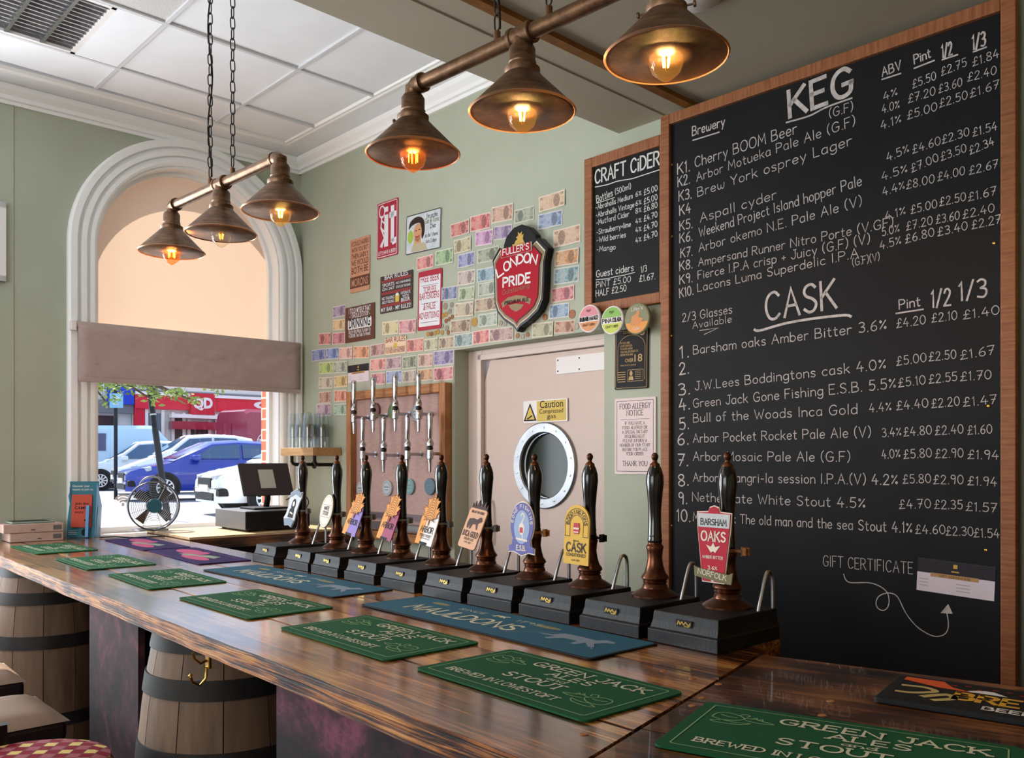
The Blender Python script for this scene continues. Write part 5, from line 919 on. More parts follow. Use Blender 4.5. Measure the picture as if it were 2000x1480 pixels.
lines(t, [('BAR RULES', -w * .92, w * .92, h * .4, .03), ("IF YOU'RE STILL STANDING", -w * .92, w * .92, -h * .5, .018), ('YOU NEED ANOTHER DRINK', -w * .92, w * .92, -h * .84, .018)], y, 'sign_maroon'); m = MB(); m.rect(-.016, .016, h * .0 - .012, h * .0 + .014, y); m.stroke([(-w * .9, 0), (w * .9, 0)], .0015, y); m.build('mug_print', 'notice_yellow', t)

# ---------------------------------------------------------------- shield sign
B = PX(BW, 1022, 540, -.016); sh = thing('brewery_shield', 'red shield brewery sign with gold griffin on black dome', 'sign', B.M)
def tr(P): return [B.q(960 + .2161 * a, 360 + .2161 * b_) for a, b_ in P]
SHP = [(45, 695), (108, 580), (140, 600), (420, 530), (465, 487), (550, 580), (523, 700), (517, 900), (507, 1050), (465, 1150), (375, 1240), (300, 1295), (272, 1340), (245, 1300), (150, 1235), (92, 1165), (65, 1080), (62, 900), (58, 780)]
def ins(P, f):
    c = sum((Vector(p) for p in P), Vector((0, 0))) / len(P); return [tuple(c + (Vector(p) - c) * f) for p in P]
S0_ = tr(SHP); M('shield_black', '#121113', .3); M('shield_gold', '#8a7350', .4); M('shield_red', '#a80c24', .5, spec=.15)
MB().prism(S0_, -.03, .012).build('shield_back', 'shield_black', sh, bevel=.004)
D_ = tr([(137, 620), (140, 560), (165, 480), (230, 400), (300, 368), (370, 390), (430, 460), (445, 560), (430, 640)]); MB().prism(D_, -.024, .012).build('dome', 'shield_black', sh, bevel=.004)
MB().prism(ins(S0_, .925), -.032, -.03).build('cream_rim', 'badge_cream', sh); MB().prism(ins(S0_, .895), -.0335, -.032).build('gold_rim', 'shield_gold', sh); MB().prism(ins(S0_, .83), -.035, -.0335).build('dark_line', 'shield_black', sh); MB().prism(ins(S0_, .81), -.0365, -.035).build('red_field', 'shield_red', sh)
fb = tr([(143, 600), (410, 533), (412, 610), (146, 678)]); MB().prism(ins(fb, 1.04), -.042, -.036).build('name_band_rim', 'badge_cream', sh); MB().prism(fb, -.044, -.042).build('name_band', 'shield_red', sh)
m = MB(); B2 = lambda a, b_: (960 + .2161 * a, 360 + .2161 * b_)
B.txt(m, "FULLER'S", B2(162, 656), B2(396, 598), 11.5, -.045, font='s', w=.16); W = 'LONDON'
for i_, ch in enumerate(W):
    t_ = i_ / 5; x = 108 + t_ * 292; zc = 852 - 150 * math.sin(t_ * 1.9) * .82 - t_ * 8; B.txt(m, ch, B2(x, zc - (6 if i_ else 0)), B2(x + 52, zc - 38 + 40 * t_), 17, -.0375, font='s', w=.2)
B.txt(m, 'PRIDE', B2(155, 938), B2(398, 893), 17.5, -.0375, font='s', w=.22); m.build('lettering', 'white', sh)
m = MB(); B.txt(m, 'Outstanding', B2(150, 1008), B2(392, 940), 9, -.0375, font='s', w=.1); m.stroke(tr([(155, 1095), (200, 1055), (270, 1035), (340, 1040), (390, 1062)]), .026, -.0372)
m.plate(tr([(205, 1100), (270, 1085), (340, 1095), (320, 1130), (270, 1160), (225, 1135)]), -.0374); m.build('gold_print', 'shield_gold', sh)
m = MB(); B.txt(m, 'PREMIUM ALE', B2(170, 1098), B2(385, 1060), 6.5, -.0385, font='s', w=.2); m.build('ribbon_print', 'ink', sh)
m = MB(); m.plate(tr([(240, 548), (330, 530), (318, 500), (325, 452), (305, 470), (312, 430), (290, 455), (272, 435), (276, 470), (255, 490), (270, 500), (252, 520)]), -.026); m.plate(tr([(222, 552), (335, 532), (330, 556), (226, 570)]), -.0255); m.build('gold_griffin', 'gold', sh)
# ---------------------------------------------------------------- banknotes and coins
k = NT('banknote'); oi = k.node('ShaderNodeObjectInfo'); v = k.coord(); sp = k.node('ShaderNodeSeparateXYZ'); k.put(sp.inputs[0], v); X, Z = sp.outputs[0], sp.outputs[2]; rnd = oi.outputs['Random']
cl = oi.outputs['Color']; paper = k.mix(.42, cl, hx('#e4dccb'))
loc = k.node('ShaderNodeCombineXYZ'); k.put(loc.inputs[0], k.math('MULTIPLY', rnd, 50)); k.put(loc.inputs[2], k.math('MULTIPLY', rnd, 23))
swirl = k.noise(k.coord((3.4, 1, 1.8), loc=loc.outputs[0]), 2.3, 5, .6, 1.2); fine = k.noise(k.coord((40, 1, 14), loc=loc.outputs[0]), 2, 2)
c0 = k.mix(k.ramp(swirl, [(.42, (0, 0, 0, 1)), (.6, (1, 1, 1, 1))]), paper, cl)
side = k.math('ADD', k.math('MULTIPLY', k.math('GREATER_THAN', rnd, .45), .38), .3)
def ellm(cx, rx, rz): 
    a = k.math('DIVIDE', k.math('SUBTRACT', X, cx), rx); b_ = k.math('DIVIDE', k.math('SUBTRACT', Z, .5), rz); return k.math('LESS_THAN', k.math('ADD', k.math('MULTIPLY', a, a), k.math('MULTIPLY', b_, b_)), 1)
dark = k.mix(.72, cl, (.03, .025, .04, 1)); c1 = k.mix(k.math('MULTIPLY', ellm(side, .13, .4), k.math('GREATER_THAN', fine, .42)), c0, dark)
strip = k.math('LESS_THAN', k.math('ABSOLUTE', k.math('SUBTRACT', X, k.math('SUBTRACT', 1.0, side))), .09); c1 = k.mix(k.math('MULTIPLY', strip, .5), c1, paper)
bx_ = k.math('MAXIMUM', k.math('MULTIPLY', k.math('ABSOLUTE', k.math('SUBTRACT', X, .5)), 2), 0); bz_ = k.math('MULTIPLY', k.math('ABSOLUTE', k.math('SUBTRACT', Z, .5)), 2)
edge = k.math('MAXIMUM', k.math('GREATER_THAN', bx_, .93), k.math('GREATER_THAN', bz_, .86)); c1 = k.mix(k.math('MULTIPLY', edge, .75), c1, hx('#e2dccf'))
crn = k.math('MULTIPLY', k.math('MULTIPLY', k.math('GREATER_THAN', bx_, .68), k.math('LESS_THAN', bx_, .9)), k.math('MULTIPLY', k.math('GREATER_THAN', bz_, .5), k.math('LESS_THAN', bz_, .8))); c1 = k.mix(k.math('MULTIPLY', crn, k.math('GREATER_THAN', fine, .48)), c1, dark)
k.put(k.b.inputs['Base Color'], k.mix(k.math('MULTIPLY', fine, .35), c1, paper)); k.b.inputs['Roughness'].default_value = .8; k.done('banknote')
NM = []
for vv in range(4):
    m = MB(); nx, nz = 8, 2; rv = random.Random(vv)
    ph, am = rv.uniform(0, 6), .05 + .03 * vv
    for j in range(nz + 1):
        for i in range(nx + 1): m.v.append((i / nx, -.06 - am * (1 + math.sin(i * 1.1 + ph + j * .4)) * (.4 + .6 * abs(i / nx - .5) * 2), j / nz))
    m.f = [(j * (nx + 1) + i, j * (nx + 1) + i + 1, (j + 1) * (nx + 1) + i + 1, (j + 1) * (nx + 1) + i) for j in range(nz) for i in range(nx)]
    me = bpy.data.meshes.new('banknote'); me.from_pydata(m.v, [], m.f); me.materials.append(MATS['banknote']); me.shade_smooth(); NM.append(me)
NOTES = '''650 599.5 675.4 594 22 8a6aa0 purple|upper left of the brown drinking sign, top of its column
651 624.6 673 622.5 21 d8b070 peach|left of the brown drinking sign, below the purple one
622.7 651 647 649 23.5 c0404c red|at the far left, just below the peach note
650 650 673 648 23.5 b8406c magenta|left of the brown drinking sign, lowest beside it
609.4 684 635.7 680 22 4a6ac0 blue|leftmost of the row under the drinking sign
637 680.5 661.6 678 22 3a70c0 blue and pink|second from left in the row under the drinking sign
663 679 689 677 22.5 d89a98 pale pink|third from left in the row under the drinking sign
691 676 721 675 24 d07a3c orange|fourth from left in the row under the drinking sign
724 673.7 751.6 669 23.5 a06464 brown-pink|just left of the small cream bar rules sign
624 708 650.6 706 22.5 9aba4c lime green|below the leftmost blue notes
652 706.5 679 704.5 22.5 8a9a8c grey-green|left of the gift certificate card
624 737 649.4 735.6 22 b8a890 cream|below the lime green note
652.7 735 679 732 22 c09a3c golden yellow|below left of the gift certificate card
624 765.6 647 763 22.5 a8604c red-brown|above the stacked glasses, second from the bottom
653.5 762.4 677.5 761 22.5 d0643c orange-red|left of the tap panel top corner
620 789 647 787.5 24 b084a0 pink and purple|just above the stacked glasses
652.7 789 677 787.5 22 8cb49c mint|just above the stacked glasses, beside the tap panel frame
747.7 629 778.4 625 26 c8ba84 cream-yellow|above the small cream bar rules sign
779.6 626 813 622 27 c87084 pink|left of the foot of the free beer sign
724.3 701.5 753.8 698.5 24 d87c7c pink and white|below the small bar rules sign, left end of its row
754.7 699 784.4 695 23.5 9a7088 mauve|directly below the small cream bar rules sign
787 697 813.6 693 24 5c7058 dark green|third in the row under the small bar rules sign
817 692 846.5 689.4 25 b08478 pink-cream|fourth in the row under the small bar rules sign
848 685.7 886.6 681.5 29 6c60a4 violet|at the upper left corner of the door recess
725 729 753 726.5 23 c0687c pink|above the tap panel, left end of the lowest row
755 724.6 785 722 25 7090c4 blue|above the tap panel, second in the lowest row
787 724.6 814 721.6 23 a09488 grey-cream|above the tap panel, third in the lowest row
816.7 722 845 718.6 22.5 b8804c orange-brown|above the tap panel, fourth in the lowest row
847 718.6 886 714 26 c05c74 pink-red|above the tap panel, right end beside the door recess
794.8 663 827.6 659 26 c86464 salmon red|right of the small cream bar rules sign
829.4 662.6 856 659 23 a0a07c cream-green|below the foot of the free beer sign
858 659.6 886.6 656 22.5 9c8468 cream-brown|left of the teal note over the door recess corner
814.4 504 847.3 495.7 25 cc6468 rose red|directly above the free beer sign
851.5 490.7 885.3 483 29 6aa068 green|above right of the free beer sign
881 438.6 917.8 427 27 b83c40 deep red|leftmost of the top row, right of the gin sign
919.6 423 958 414 31 c84450 red and white|second in the top row, right of the gin sign
960 405.5 1002 396 32 b8846c pink-brown|third in the top row with a dark portrait
1005.7 411 1043.4 401 27 7c8a74 grey-green|just above the shield sign's dome
1053.3 385.7 1104.3 369.6 30 c49a78 peach with dark animal|topmost, near the cider board
1052 419.7 1098.5 408.7 30 6c88b4 blue and white|just under the topmost note
928 453 962.5 446.8 29 b878b4 pink-violet|second row, left of the shield dome
964.4 443 999.3 437 27 8468a0 violet|second row, touching the shield dome
887.4 469.8 920.7 460.6 27 a89c70 olive-cream|with portrait, below the deep red note
896 497.4 927.4 490 27 6c74b8 blue-violet|below the olive-cream note
932.7 488.6 974.7 479 27 74846c dark grey-green|left of the shield's shoulder
894.8 531 928 525 28 b09c9c pale numbered|with a ten, below the blue-violet one
932.7 526.5 971.3 518.5 26 6c9ab0 blue and yellow|left of the shield, third down
863.8 562 893 557 26 5468a0 dark blue|touching the right edge of the free beer sign
896 563 927 558.7 25 88a078 soft green|right of the dark blue note
935 554 971.7 547 25.7 90a090 teal and pink|left of the shield, fourth down
888.6 593 925.3 588.5 27 ac9c84 beige|right of the coins, above the dollar
929 585 970.6 578 26 a08468 brown-cream|left of the shield, fifth down
935 614.5 971.7 609 25 94a89c pale green hundred|left of the shield's point
880.5 626.4 919 621.4 25.7 86684c brown dollar|right of the coins, beside the big gold coin
887.4 653.5 924.6 648 26 6c9098 teal|above the door recess, at its left corner
925.3 647 956.3 641.4 27 c86468 coral red|above the door recess, second from its left corner
955.7 643 1003.4 636.8 26 a0787c many-coloured|above the door, below the shield's left side
1082 450.7 1134.4 437 34 c49878 large peach|right column, topmost beside the cider board
1083.8 491.4 1130.7 483 30 c07c3c orange|right column, second down
1083 525 1130.7 517.3 32 64909c teal hundred|right column, third down
1077.4 564 1122 555.7 28 c05868 pink-red ten|right column, fourth down
1073.3 595.4 1111.4 590.4 28 6490b8 light blue|right column, fifth down
1039.5 632 1080.8 627.6 28 a0a07c cream-green portrait|above the door, right of the shield's point
1084.3 627.6 1122 624.6 24 a86848 rusty brown|above the door, nearest the round badges'''
for i_, ln in enumerate(NOTES.split('\n')):
    nums, lab = ln.split('|'); f_ = nums.split(); px0, py0, px1, py1, hp = [float(q) for q in f_[:5]]; c_ = f_[5]; cn = ' '.join(f_[6:])
    a = Vector(wl(px0, py0)); b_ = Vector(wl(px1, py1)); h = abs(a.y - wl(px0, py0 + hp)[1]); d = b_ - a; w = d.length
    o = bpy.data.objects.new('banknote', NM[i_ % 4]); COL.objects.link(o); o.color = hx(c_)
    o.matrix_world = BW @ T(a.x, 0, a.y - h) @ RY(-math.degrees(math.atan2(d.y, d.x))) @ Matrix.Diagonal((w, .02, h, 1))
    tag(o, '%s banknote %s' % (cn, lab), 'banknote', 'banknotes stuck on the green wall')
M('coin_silver', '#8a8072', .5, .4); M('coin_copper', '#855a3c', .5, .4); M('coin_gold', '#a07c40', .5, .4)
CO = [(800, 440, .1689, ((415, 935, 14, 0), (490, 920, 11, 0), (388, 1045, 11, 2), (425, 1030, 11, 2), (468, 995, 11, 0), (495, 1058, 10, 1), (425, 1105, 10, 1), (460, 1085, 9, 1), (378, 1165, 10, 0), (430, 1190, 12, 0), (215, 1258, 11, 2), (255, 1255, 10, 1), (295, 1248, 10, 2), (330, 1232, 11, 2), (380, 1240, 11, 2), (450, 1240, 10, 1))), (960, 360, .2161, ((770, 1285, 12, 0), (85, 1255, 10, 0), (125, 1260, 10, 0), (238, 1368, 10, 1), (283, 1375, 10, 0), (328, 1358, 9, 1)))]
CLB = [('large, top of the cluster right of the free beer sign', 'top right of the cluster, under the dark blue note', 'touching the free beer sign, upper of the gold pair', 'right of the pair beside the free beer sign', 'in the cluster, left of the beige note', 'at the right edge of the coin cluster', 'in the middle of the coin cluster', 'overlapping its neighbour mid-cluster', 'touching the lower right edge of the free beer sign', 'in the cluster, left of the brown dollar', 'leftmost in the row under the free beer sign', 'second in the row under the free beer sign', 'third in the row under the free beer sign', 'fourth in the row under the free beer sign', 'fifth in the row under the free beer sign', 'rightmost in the row, under the brown dollar corner'), ('just left of the round pink cider badge', 'left of the shield point, outer one', 'left of the shield point, inner one', 'left of three beneath the shield point', 'middle of three beneath the shield point', 'right of three beneath the shield point')]
def coin(px, py, r_, mk, label, grp=None):
    x, z = wl(px, py); m = MB(); m.lathe([(r_ * .86, -.0018), (r_ * .9, -.0024), (r_, -.0022), (r_, 0)], 24, (0, 0, 0), 'y'); o = m.build('coin', mk, M=BW @ T(x, -.0004, z), smooth=30); return tag(o, label, 'coin', grp)
for g_, (ox_, oy_, sc_, L) in enumerate(CO):
    for (a, b_, r_, mk), lb_ in zip(L, CLB[g_]): coin(ox_ + sc_ * a, oy_ + sc_ * b_, r_ * .00125, ('coin_silver', 'coin_copper', 'coin_gold')[mk], '%s coin %s' % (('silver', 'copper', 'gold')[mk], lb_), 'coins by the free beer sign' if g_ == 0 else 'coins around the shield')
coin(926.7, 629, .023, 'coin_gold', 'large gold coin stuck beside the brown dollar'); coin(1064.8, 619.3, .016, 'coin_copper', 'lone copper coin left of the light blue banknote'); coin(1117.8, 613.3, .02, 'coin_copper', 'larger copper coin right of the light blue banknote')

# ---------------------------------------------------------------- tap wall
B = PX(BW, 785, 900, -.004); tp = thing('tap_wall', 'wooden framed pinkish board carrying the chrome keg taps', 'tap panel', B.M)
x0 = B.q(697, 900)[0]; x1 = B.q(870, 900)[0]; z1 = B.q(697, 782)[1]; z0 = B.q(697, 1030)[1]; M('tap_board', '#b89a92', .6, c2='#a98a82', sc=8, stretch=(3, 1, 20)); M('tray_steel', '#8f8288', .3, .8)
MB().box(x0, x1, -.004, 0, z0, z1).build('back_board', 'tap_board', tp); frame4(tp, x0, x1, z0, z1, .05, .045, ('pine_z', 'pine_x'))
MB().box(x0 + .01, x1 - .01, -.045, -.006, z0 + .075, z0 + .105).build('dark_rail', 'tray_steel', tp); MB().box(x0 + .01, x1 - .01, -.085, -.006, z0 + .02, z0 + .05).build('drip_tray', 'steel', tp)
M('tap_ring', '#1a1214', .3)
OFF = -.105
def tap(t, up):
    MB().lathe([(.004, -.098), (.0065, -.095), (.011, -.03), (.017, -.026), (.018, .0), (.016, .02), (.012, .024)], 18).build('spout', 'chrome', t, smooth=35)
    MB().lathe([(.0165, .024), (.0165, .036)], 18).build('collar_ring', 'tap_ring', t, smooth=40)
    MB().lathe([(.012, .036), (.018, .042), (.019, .058), (.013, .072), (.009, .08)], 18).build('body', 'chrome', t, smooth=40)
    MB().lathe([(.009, .078), (.0115, .09), (.0145, .195), (.0145, .21), (.011, .216)], 18).build('handle', 'chrome', t, smooth=35)
    MB().tube([(0, 0, .0), (0, .05, .0), (0, .1, 0)], .009, 10).build('shank', 'steel', t, smooth=40); MB().lathe([(.016, .092), (.016, .0995)], 16, axis='y').build('flange', 'chrome', t, smooth=40)
t0 = None
TL = ['leftmost tap of the upper row', 'second tap of the upper row', 'third tap of the upper row', 'rightmost tap of the upper row', 'leftmost tap of the lower row', 'second tap of the lower row', 'third tap of the lower row', 'rightmost tap of the lower row']
for i_, ((px, py), lb) in enumerate(zip(((691.4, 815), (729, 811), (772, 808), (817.6, 808), (708.4, 887), (749.5, 889), (796, 887), (840, 886)), TL)):
    x, z = wl(px, py, OFF); Mx = BW @ T(x, OFF, z) @ RZ((-4, 3, -2, 4, 3, -3, 2, -1)[i_])
    if t0 is None: t0 = t = thing('keg_tap', 'chrome keg tap with long handle, ' + lb, 'beer tap', Mx, 'chrome keg taps'); tap(t, 1)
    else: dup(t0, Mx, 'chrome keg tap with long handle, ' + lb)
for n_, c_ in (('disc_pale', '#b9c0c4'), ('disc_teal', '#7fa3a0'), ('disc_blue', '#5d7682'), ('disc_brown', '#7a4a44'), ('disc_green', '#6f8a46')): M(n_, c_, .35)
for px, py, r_, mk, lb in ((703, 955, .042, 'disc_pale', 'round pale tap badge, leftmost below the taps'), (755, 953, .045, 'disc_pale', 'round pale blue printed tap badge, second below the taps'), (798, 950, .045, 'disc_teal', 'round teal tap badge, third below the taps'), (838, 950, .046, 'disc_blue', 'round blue-grey tap badge, rightmost below the taps'), (731, 802, .046, 'disc_brown', 'round brown badge behind the second upper tap'), (766, 803, .045, 'disc_green', 'round green badge behind the third upper tap'), (812, 806, .044, 'disc_pale', 'round silver badge behind the rightmost upper tap')):
    b = PX(BW, px, py, -.022); t = thing('tap_badge', lb, 'badge', b.M, 'round tap badges'); MB().lathe([(r_ - .003, 0), (r_, .002), (r_, .012)], 28, axis='y').build('disc', mk, t, smooth=30)
    m = MB(); m.outline([(r_ * .8 * math.cos(R(a)), r_ * .8 * math.sin(R(a))) for a in range(0, 360, 15)], .003, -.0006); m.stroke([(-r_ * .5, .006), (r_ * .5, .006)], .006, -.0006); m.stroke([(-r_ * .4, -.01), (r_ * .4, -.01)], .004, -.0006); m.build('print', 'badge_slate', t)
    MB().box(-.008, .008, .012, .0175, -.008, .008).build('stub', 'black', t)

# ---------------------------------------------------------------- glass shelf
ds = .204; xr = wl(668, 880)[0]; xl = on_f(BW, 548, 880, -ds)[0]; zt = on_f(BW, 611, 873.5, -ds)[1]
M('shelf_wood', '#c19a6c', .55, c2='#a67c50', sc=7, stretch=(1, 10, 10)); M('pipe_dark', '#2a2825', .45, .7)
xl = max(xl, .012)
sf = thing('glass_shelf', 'thick wooden shelf on black pipe brackets holding pint glasses', 'shelf', BW @ T((xl + xr) / 2, 0, zt)); hw_ = (xr - xl) / 2
MB().box(-hw_, hw_, -ds, -.004, -.05, 0).build('board', 'shelf_wood', sf, bevel=.003)
for xx in (-hw_ + .07, hw_ - .05): MB().tube([(xx, -ds + .04, -.05), (xx, -ds + .04, -.085), (xx, -ds + .05, -.1), (xx, -ds + .065, -.105), (xx, -.004, -.105)], .011, 10).build('pipe_bracket', 'pipe_dark', sf, smooth=40)
for xx in (-hw_ + .07, hw_ - .05): MB().lathe([(.028, -.006), (.028, -.0005)], 18, (xx, 0, -.105), 'y').build('pipe_flange', 'pipe_dark', sf, smooth=40)
g0 = None; zt2 = zt + .0008
gl = MB(); gl.lathe([(.042, 0), (.0405, .06), (.036, .1), (.034, .115), (.030, .148), (.0, .148)], 24); gl.lathe([(.0, .142), (.028, .142), (.032, .115), (.034, .1), (.0385, .06), (.040, 0)], 24, caps=False)
gi = 0
for r_ in range(2):
    for c in range(3):
        for lv in range(2):
            Mx = BW @ T((xl + xr) / 2 - hw_ + .075 + c * .092 + r_ * .01, -.15 + r_ * .092, zt2 + lv * .068); lab = '%s upturned pint glass, %s of the %s row on the shelf' % (('lower', 'upper')[lv], ('left', 'middle', 'right')[c], ('front', 'back')[r_])
            if g0 is None: g0 = tag(gl.build('pint_glass', 'pint_glass', M=Mx, smooth=40), lab, 'glass', 'stacked pint glasses')
            else: o = g0.copy(); COL.objects.link(o); o.matrix_world = Mx; o['label'] = lab

# ---------------------------------------------------------------- till, fan, leaflets, boxes
p = on_z(479.6, 1037, LZ + .008); q = on_z(418.8, 1026, LZ + .008)
M('till_grey', '#6d6f72', .45, .3); M('till_black', '#111113', .5); M('screen_grey', '#3b3739', .25); M('paper', '#b9bbb0', .7)
iL = LW.inverted(); P_ = iL @ p; tillz = LZ
t = thing('cash_drawer', 'black and grey cash drawer on the window ledge', 'cash drawer', LW @ T(P_.x + .2, P_.y + .22, tillz)); hh = .118
MB().box(-.2, .2, -.215, .2, .012, hh).build('body', 'till_grey', t, bevel=.004); MB().box(-.2, .2, -.222, -.214, .014, hh - .004).build('drawer_front', 'till_black', t, bevel=.002)
MB().box(-.12, .12, -.2245, -.221, .045, .051).build('slot', 'black', t); 
for sx in (-.16, .16):
    for sy in (-.17, .16): MB().cyl(.014, 0, .012, 12, (sx, sy, 0)).build('foot', 'till_black', t)
tb = thing('till_screen', 'dark touchscreen till terminal with a note stuck on its back', 'till', LW @ T(P_.x + .22, P_.y + .2, tillz + hh))
MB().box(-.12, .12, -.1, .1, 0, .012).build('stand_base', 'till_black', tb, bevel=.004); MB().tube([(0, 0, .01), (0, -.02, .06), (0, -.01, .12)], .018, 10).build('stand_neck', 'till_black', tb)
so = MB().box(-.16, .16, -.008, .008, -.105, .105).build('screen', 'screen_grey', tb, M=T(-.01, -.02, .175) @ RX(-24) @ RZ(0), bevel=.01)
MB().box(-.045, .05, -.0095, -.0085, -.06, .06).build('stuck_note', 'paper', so)
c_ = tag(MB().tube(catmull([(P_.x + .4, P_.y + .3, tillz + .16), (P_.x + .46, P_.y + .22, tillz + .2), (P_.x + .5, P_.y + .2, tillz + .14), (P_.x + .42, P_.y + .2, tillz + .04), (P_.x + .46, P_.y + .24, tillz + .004)], 6), .004, 6).build('power_cable', 'black', M=LW), 'black cable looping behind the till near the corner', 'cable')
# desk fan
b = PX(LW, 299, 988, -.1); fz = LZ; fh = b.oz - fz; ft_ = thing('desk_fan', 'chrome wire desk fan with teal hub before the window', 'fan', LW @ T(b.ox, -.1, LZ + .002) @ RZ(-8)); fr_ = .138
M('fan_teal', '#2a5f72', .4); M('fan_blade', '#3a3a3e', .35, .4); M('fan_rim', '#5b5a62', .3, .8)
def ringp(r_, y, n=40, cz=None): return [(r_ * math.cos(2 * math.pi * i / n), y, fh + r_ * math.sin(2 * math.pi * i / n)) for i in range(n)]
MB().tube(ringp(fr_, -.03), .0045, 8, True).build('front_rim', 'fan_rim', ft_, smooth=60); MB().lathe([(fr_ - .002, -.03), (fr_, -.03), (fr_, .03), (fr_ - .002, .03)], 40, (0, 0, fh), 'y', caps=False).build('housing_band', 'fan_rim', ft_, smooth=40)
for j in range(9): MB().tube(ringp(.045 + j * .0098, -.034 - .012 * math.cos(j / 9 * 1.5), 36), .0011, 4, True).build('guard_ring', 'steel', ft_)
for j in range(8): a = 2 * math.pi * j / 8 + .3; MB().tube([(.04 * math.cos(a), -.046, fh + .04 * math.sin(a)), (.1 * math.cos(a), -.042, fh + .1 * math.sin(a)), (fr_ * math.cos(a), -.03, fh + fr_ * math.sin(a))], .0012, 4).build('guard_spoke', 'steel', ft_)
MB().lathe([(0, -.052), (.036, -.05), (.041, -.044), (.041, -.038)], 28, (0, 0, fh), 'y').build('hub_cap', 'fan_teal', ft_, smooth=40)
for j in range(4):
    a = math.pi / 2 * j + .75; m = MB()
    for rr_, da, yy in ((.03, -.35, -.012), (.12, -.12, -.016), (.118, .38, .012), (.03, .35, .012)): m.v.append((rr_ * math.cos(a + da), yy, fh + rr_ * math.sin(a + da)))
    m.f = [(0, 1, 2, 3)]; m.mi = [0]; o = m.build('blade', 'fan_blade', ft_); o.modifiers.new('thick', 'SOLIDIFY').thickness = .002
MB().lathe([(.03, -.02), (.034, .04), (.02, .06)], 20, (0, 0, fh), 'y').build('motor', 'till_black', ft_, smooth=40)
MB().tube([(.07 * math.cos(a), .02, fh + fr_ * .78 + .06 * math.sin(a)) for a in [math.pi * i / 12 for i in range(13)]], .005, 8).build('carry_handle', 'steel', ft_, smooth=60)
m = MB(); m.tube([(-.03, .0, fh - fr_), (-.075, -.03, .006), (.075, -.03, .006), (.03, 0, fh - fr_)], .0045, 8); m.tube([(-.075, -.03, .006), (-.09, .09, .006), (.09, .09, .006), (.075, -.03, .006)], .0045, 8); m.build('wire_base', 'steel', ft_)
# leaflet stand
pA = on_z(128, 1051); pB = on_z(188, 1050); d = (pB - pA); d.z = 0; an = math.degrees(math.atan2(d.y, d.x)); w2 = d.length / 2 * .98; c_ = (pA + pB) / 2; hz = far(0, 940, c_.y).z - ZC
M('stand_teal', '#2d6f80', .45); M('leaflet_orange', '#bb4a34', .5); M('leaf_blue', '#5a9ad0', .4)
t = thing('leaflet_stand', 'teal cardboard leaflet stand with orange leaflet on the counter', 'leaflet stand', T(c_.x, c_.y + .01, ZC + .0016) @ RZ(an))
P = [(-w2, 0), (w2 * .9, 0), (w2 * 1.02, hz * .5), (w2 * .96, hz * .66), (w2 * 1.04, hz * .8), (w2 * 1.02, hz), (-w2 * .94, hz), (-w2 * .9, hz * .86), (-w2, hz * .74), (-w2 * .9, hz * .6), (-w2, hz * .3)]
MB().prism(P, -.004, 0).build('front_card', 'stand_teal', t, M=RX(-8)); fl = t.children[0]
m = MB(); m.add([(w2 * .86, -.002, 0), (w2 * 1.0, .0, hz * .96), (w2 * 1.0, .09, hz * .55), (w2 * .86, .1, 0)], [(0, 1, 2, 3)]); o = m.build('side_card', 'leaf_blue', t); o.modifiers.new('thick', 'SOLIDIFY').thickness = .003
m = MB(); m.add([(-w2 * .9, .02, 0), (-w2 * .9, .02, hz * .9), (-w2 * .9, .09, hz * .5), (-w2 * .9, .1, 0)], [(0, 1, 2, 3)]); o = m.build('side_card', 'leaf_blue', t); o.modifiers.new('thick', 'SOLIDIFY').thickness = .003
lo = MB().box(-w2 * .72, w2 * .62, -.012, -.004, hz * .18, hz * .76).build('leaflet', 'leaflet_orange', t, M=RX(-8)); m = MB(); m.text('Join the', (-w2 * .5, hz * .58), (w2 * .4, hz * .58), .014, -.0126); m.text('CAMRA', (-w2 * .5, hz * .5), (w2 * .5, hz * .5), .015, -.0126); m.text('story', (-w2 * .5, hz * .43), (w2 * .1, hz * .43), .014, -.0126); m.plate([(w2 * .1, hz * .3), (w2 * .55, hz * .38), (w2 * .55, hz * .34), (w2 * .3, hz * .28)], -.0126); m.build('leaflet_print', 'ink', lo)
m = MB(); m.text('Discover your', (-w2 * .74, hz * .9), (w2 * .4, hz * .9), .011, -.0046); m.text('reason to join us.', (-w2 * .76, hz * .84), (w2 * .66, hz * .84), .011, -.0046); [m.stroke([(-w2 * .9, hz * (.12 - .03 * j)), (-w2 * .35, hz * (.12 - .03 * j))], .002, -.0046) for j in range(3)]; m.build('stand_print', 'sign_white', fl); m = MB(); m.ell(w2 * .2, hz * .09, .018, .02, -.0048); m.build('round_emblem', 'ink', fl)
MB().box(w2 * .3, w2 * .5, -.03, -.006, .0, hz * .56).build('pamphlet', 'leaf_blue', t, M=RX(-8))
# flat boxes
M('box_pink', '#c0aaa0', .6, c2='#b49c92', sc=10); M('tablet_frame', '#8fa091', .4)
bxl = on_f(LW, 6, 1050, -.2)[0]; bxr = on_f(LW, 124, 1050, -.2)[0]; wv = bxr - bxl
for i_, (z_, hh_, off, lb) in enumerate(((ZC + .0016, .046, .03, 'pale pink flat box lying on the counter by the window, lower of two'), (ZC + .0486, .046, 0, 'pale pink flat box stacked on top, with a dark tablet on it'))):
    t = thing('flat_box', lb, 'box', LW @ T(bxl + off, -.2 - .004 * i_, z_), 'flat boxes by the window')
    MB().box(0, wv - off, 0, .185, 0, hh_).build('carton', 'box_pink', t, bevel=.004); MB().box(wv - off - .05, wv - off - .01, -.001, .0, .01, hh_ - .012).build('printed_label', 'till_grey', t); MB().box(wv * .45, wv * .52, -.001, 0, .012, .016).build('tab', 'ink', t)
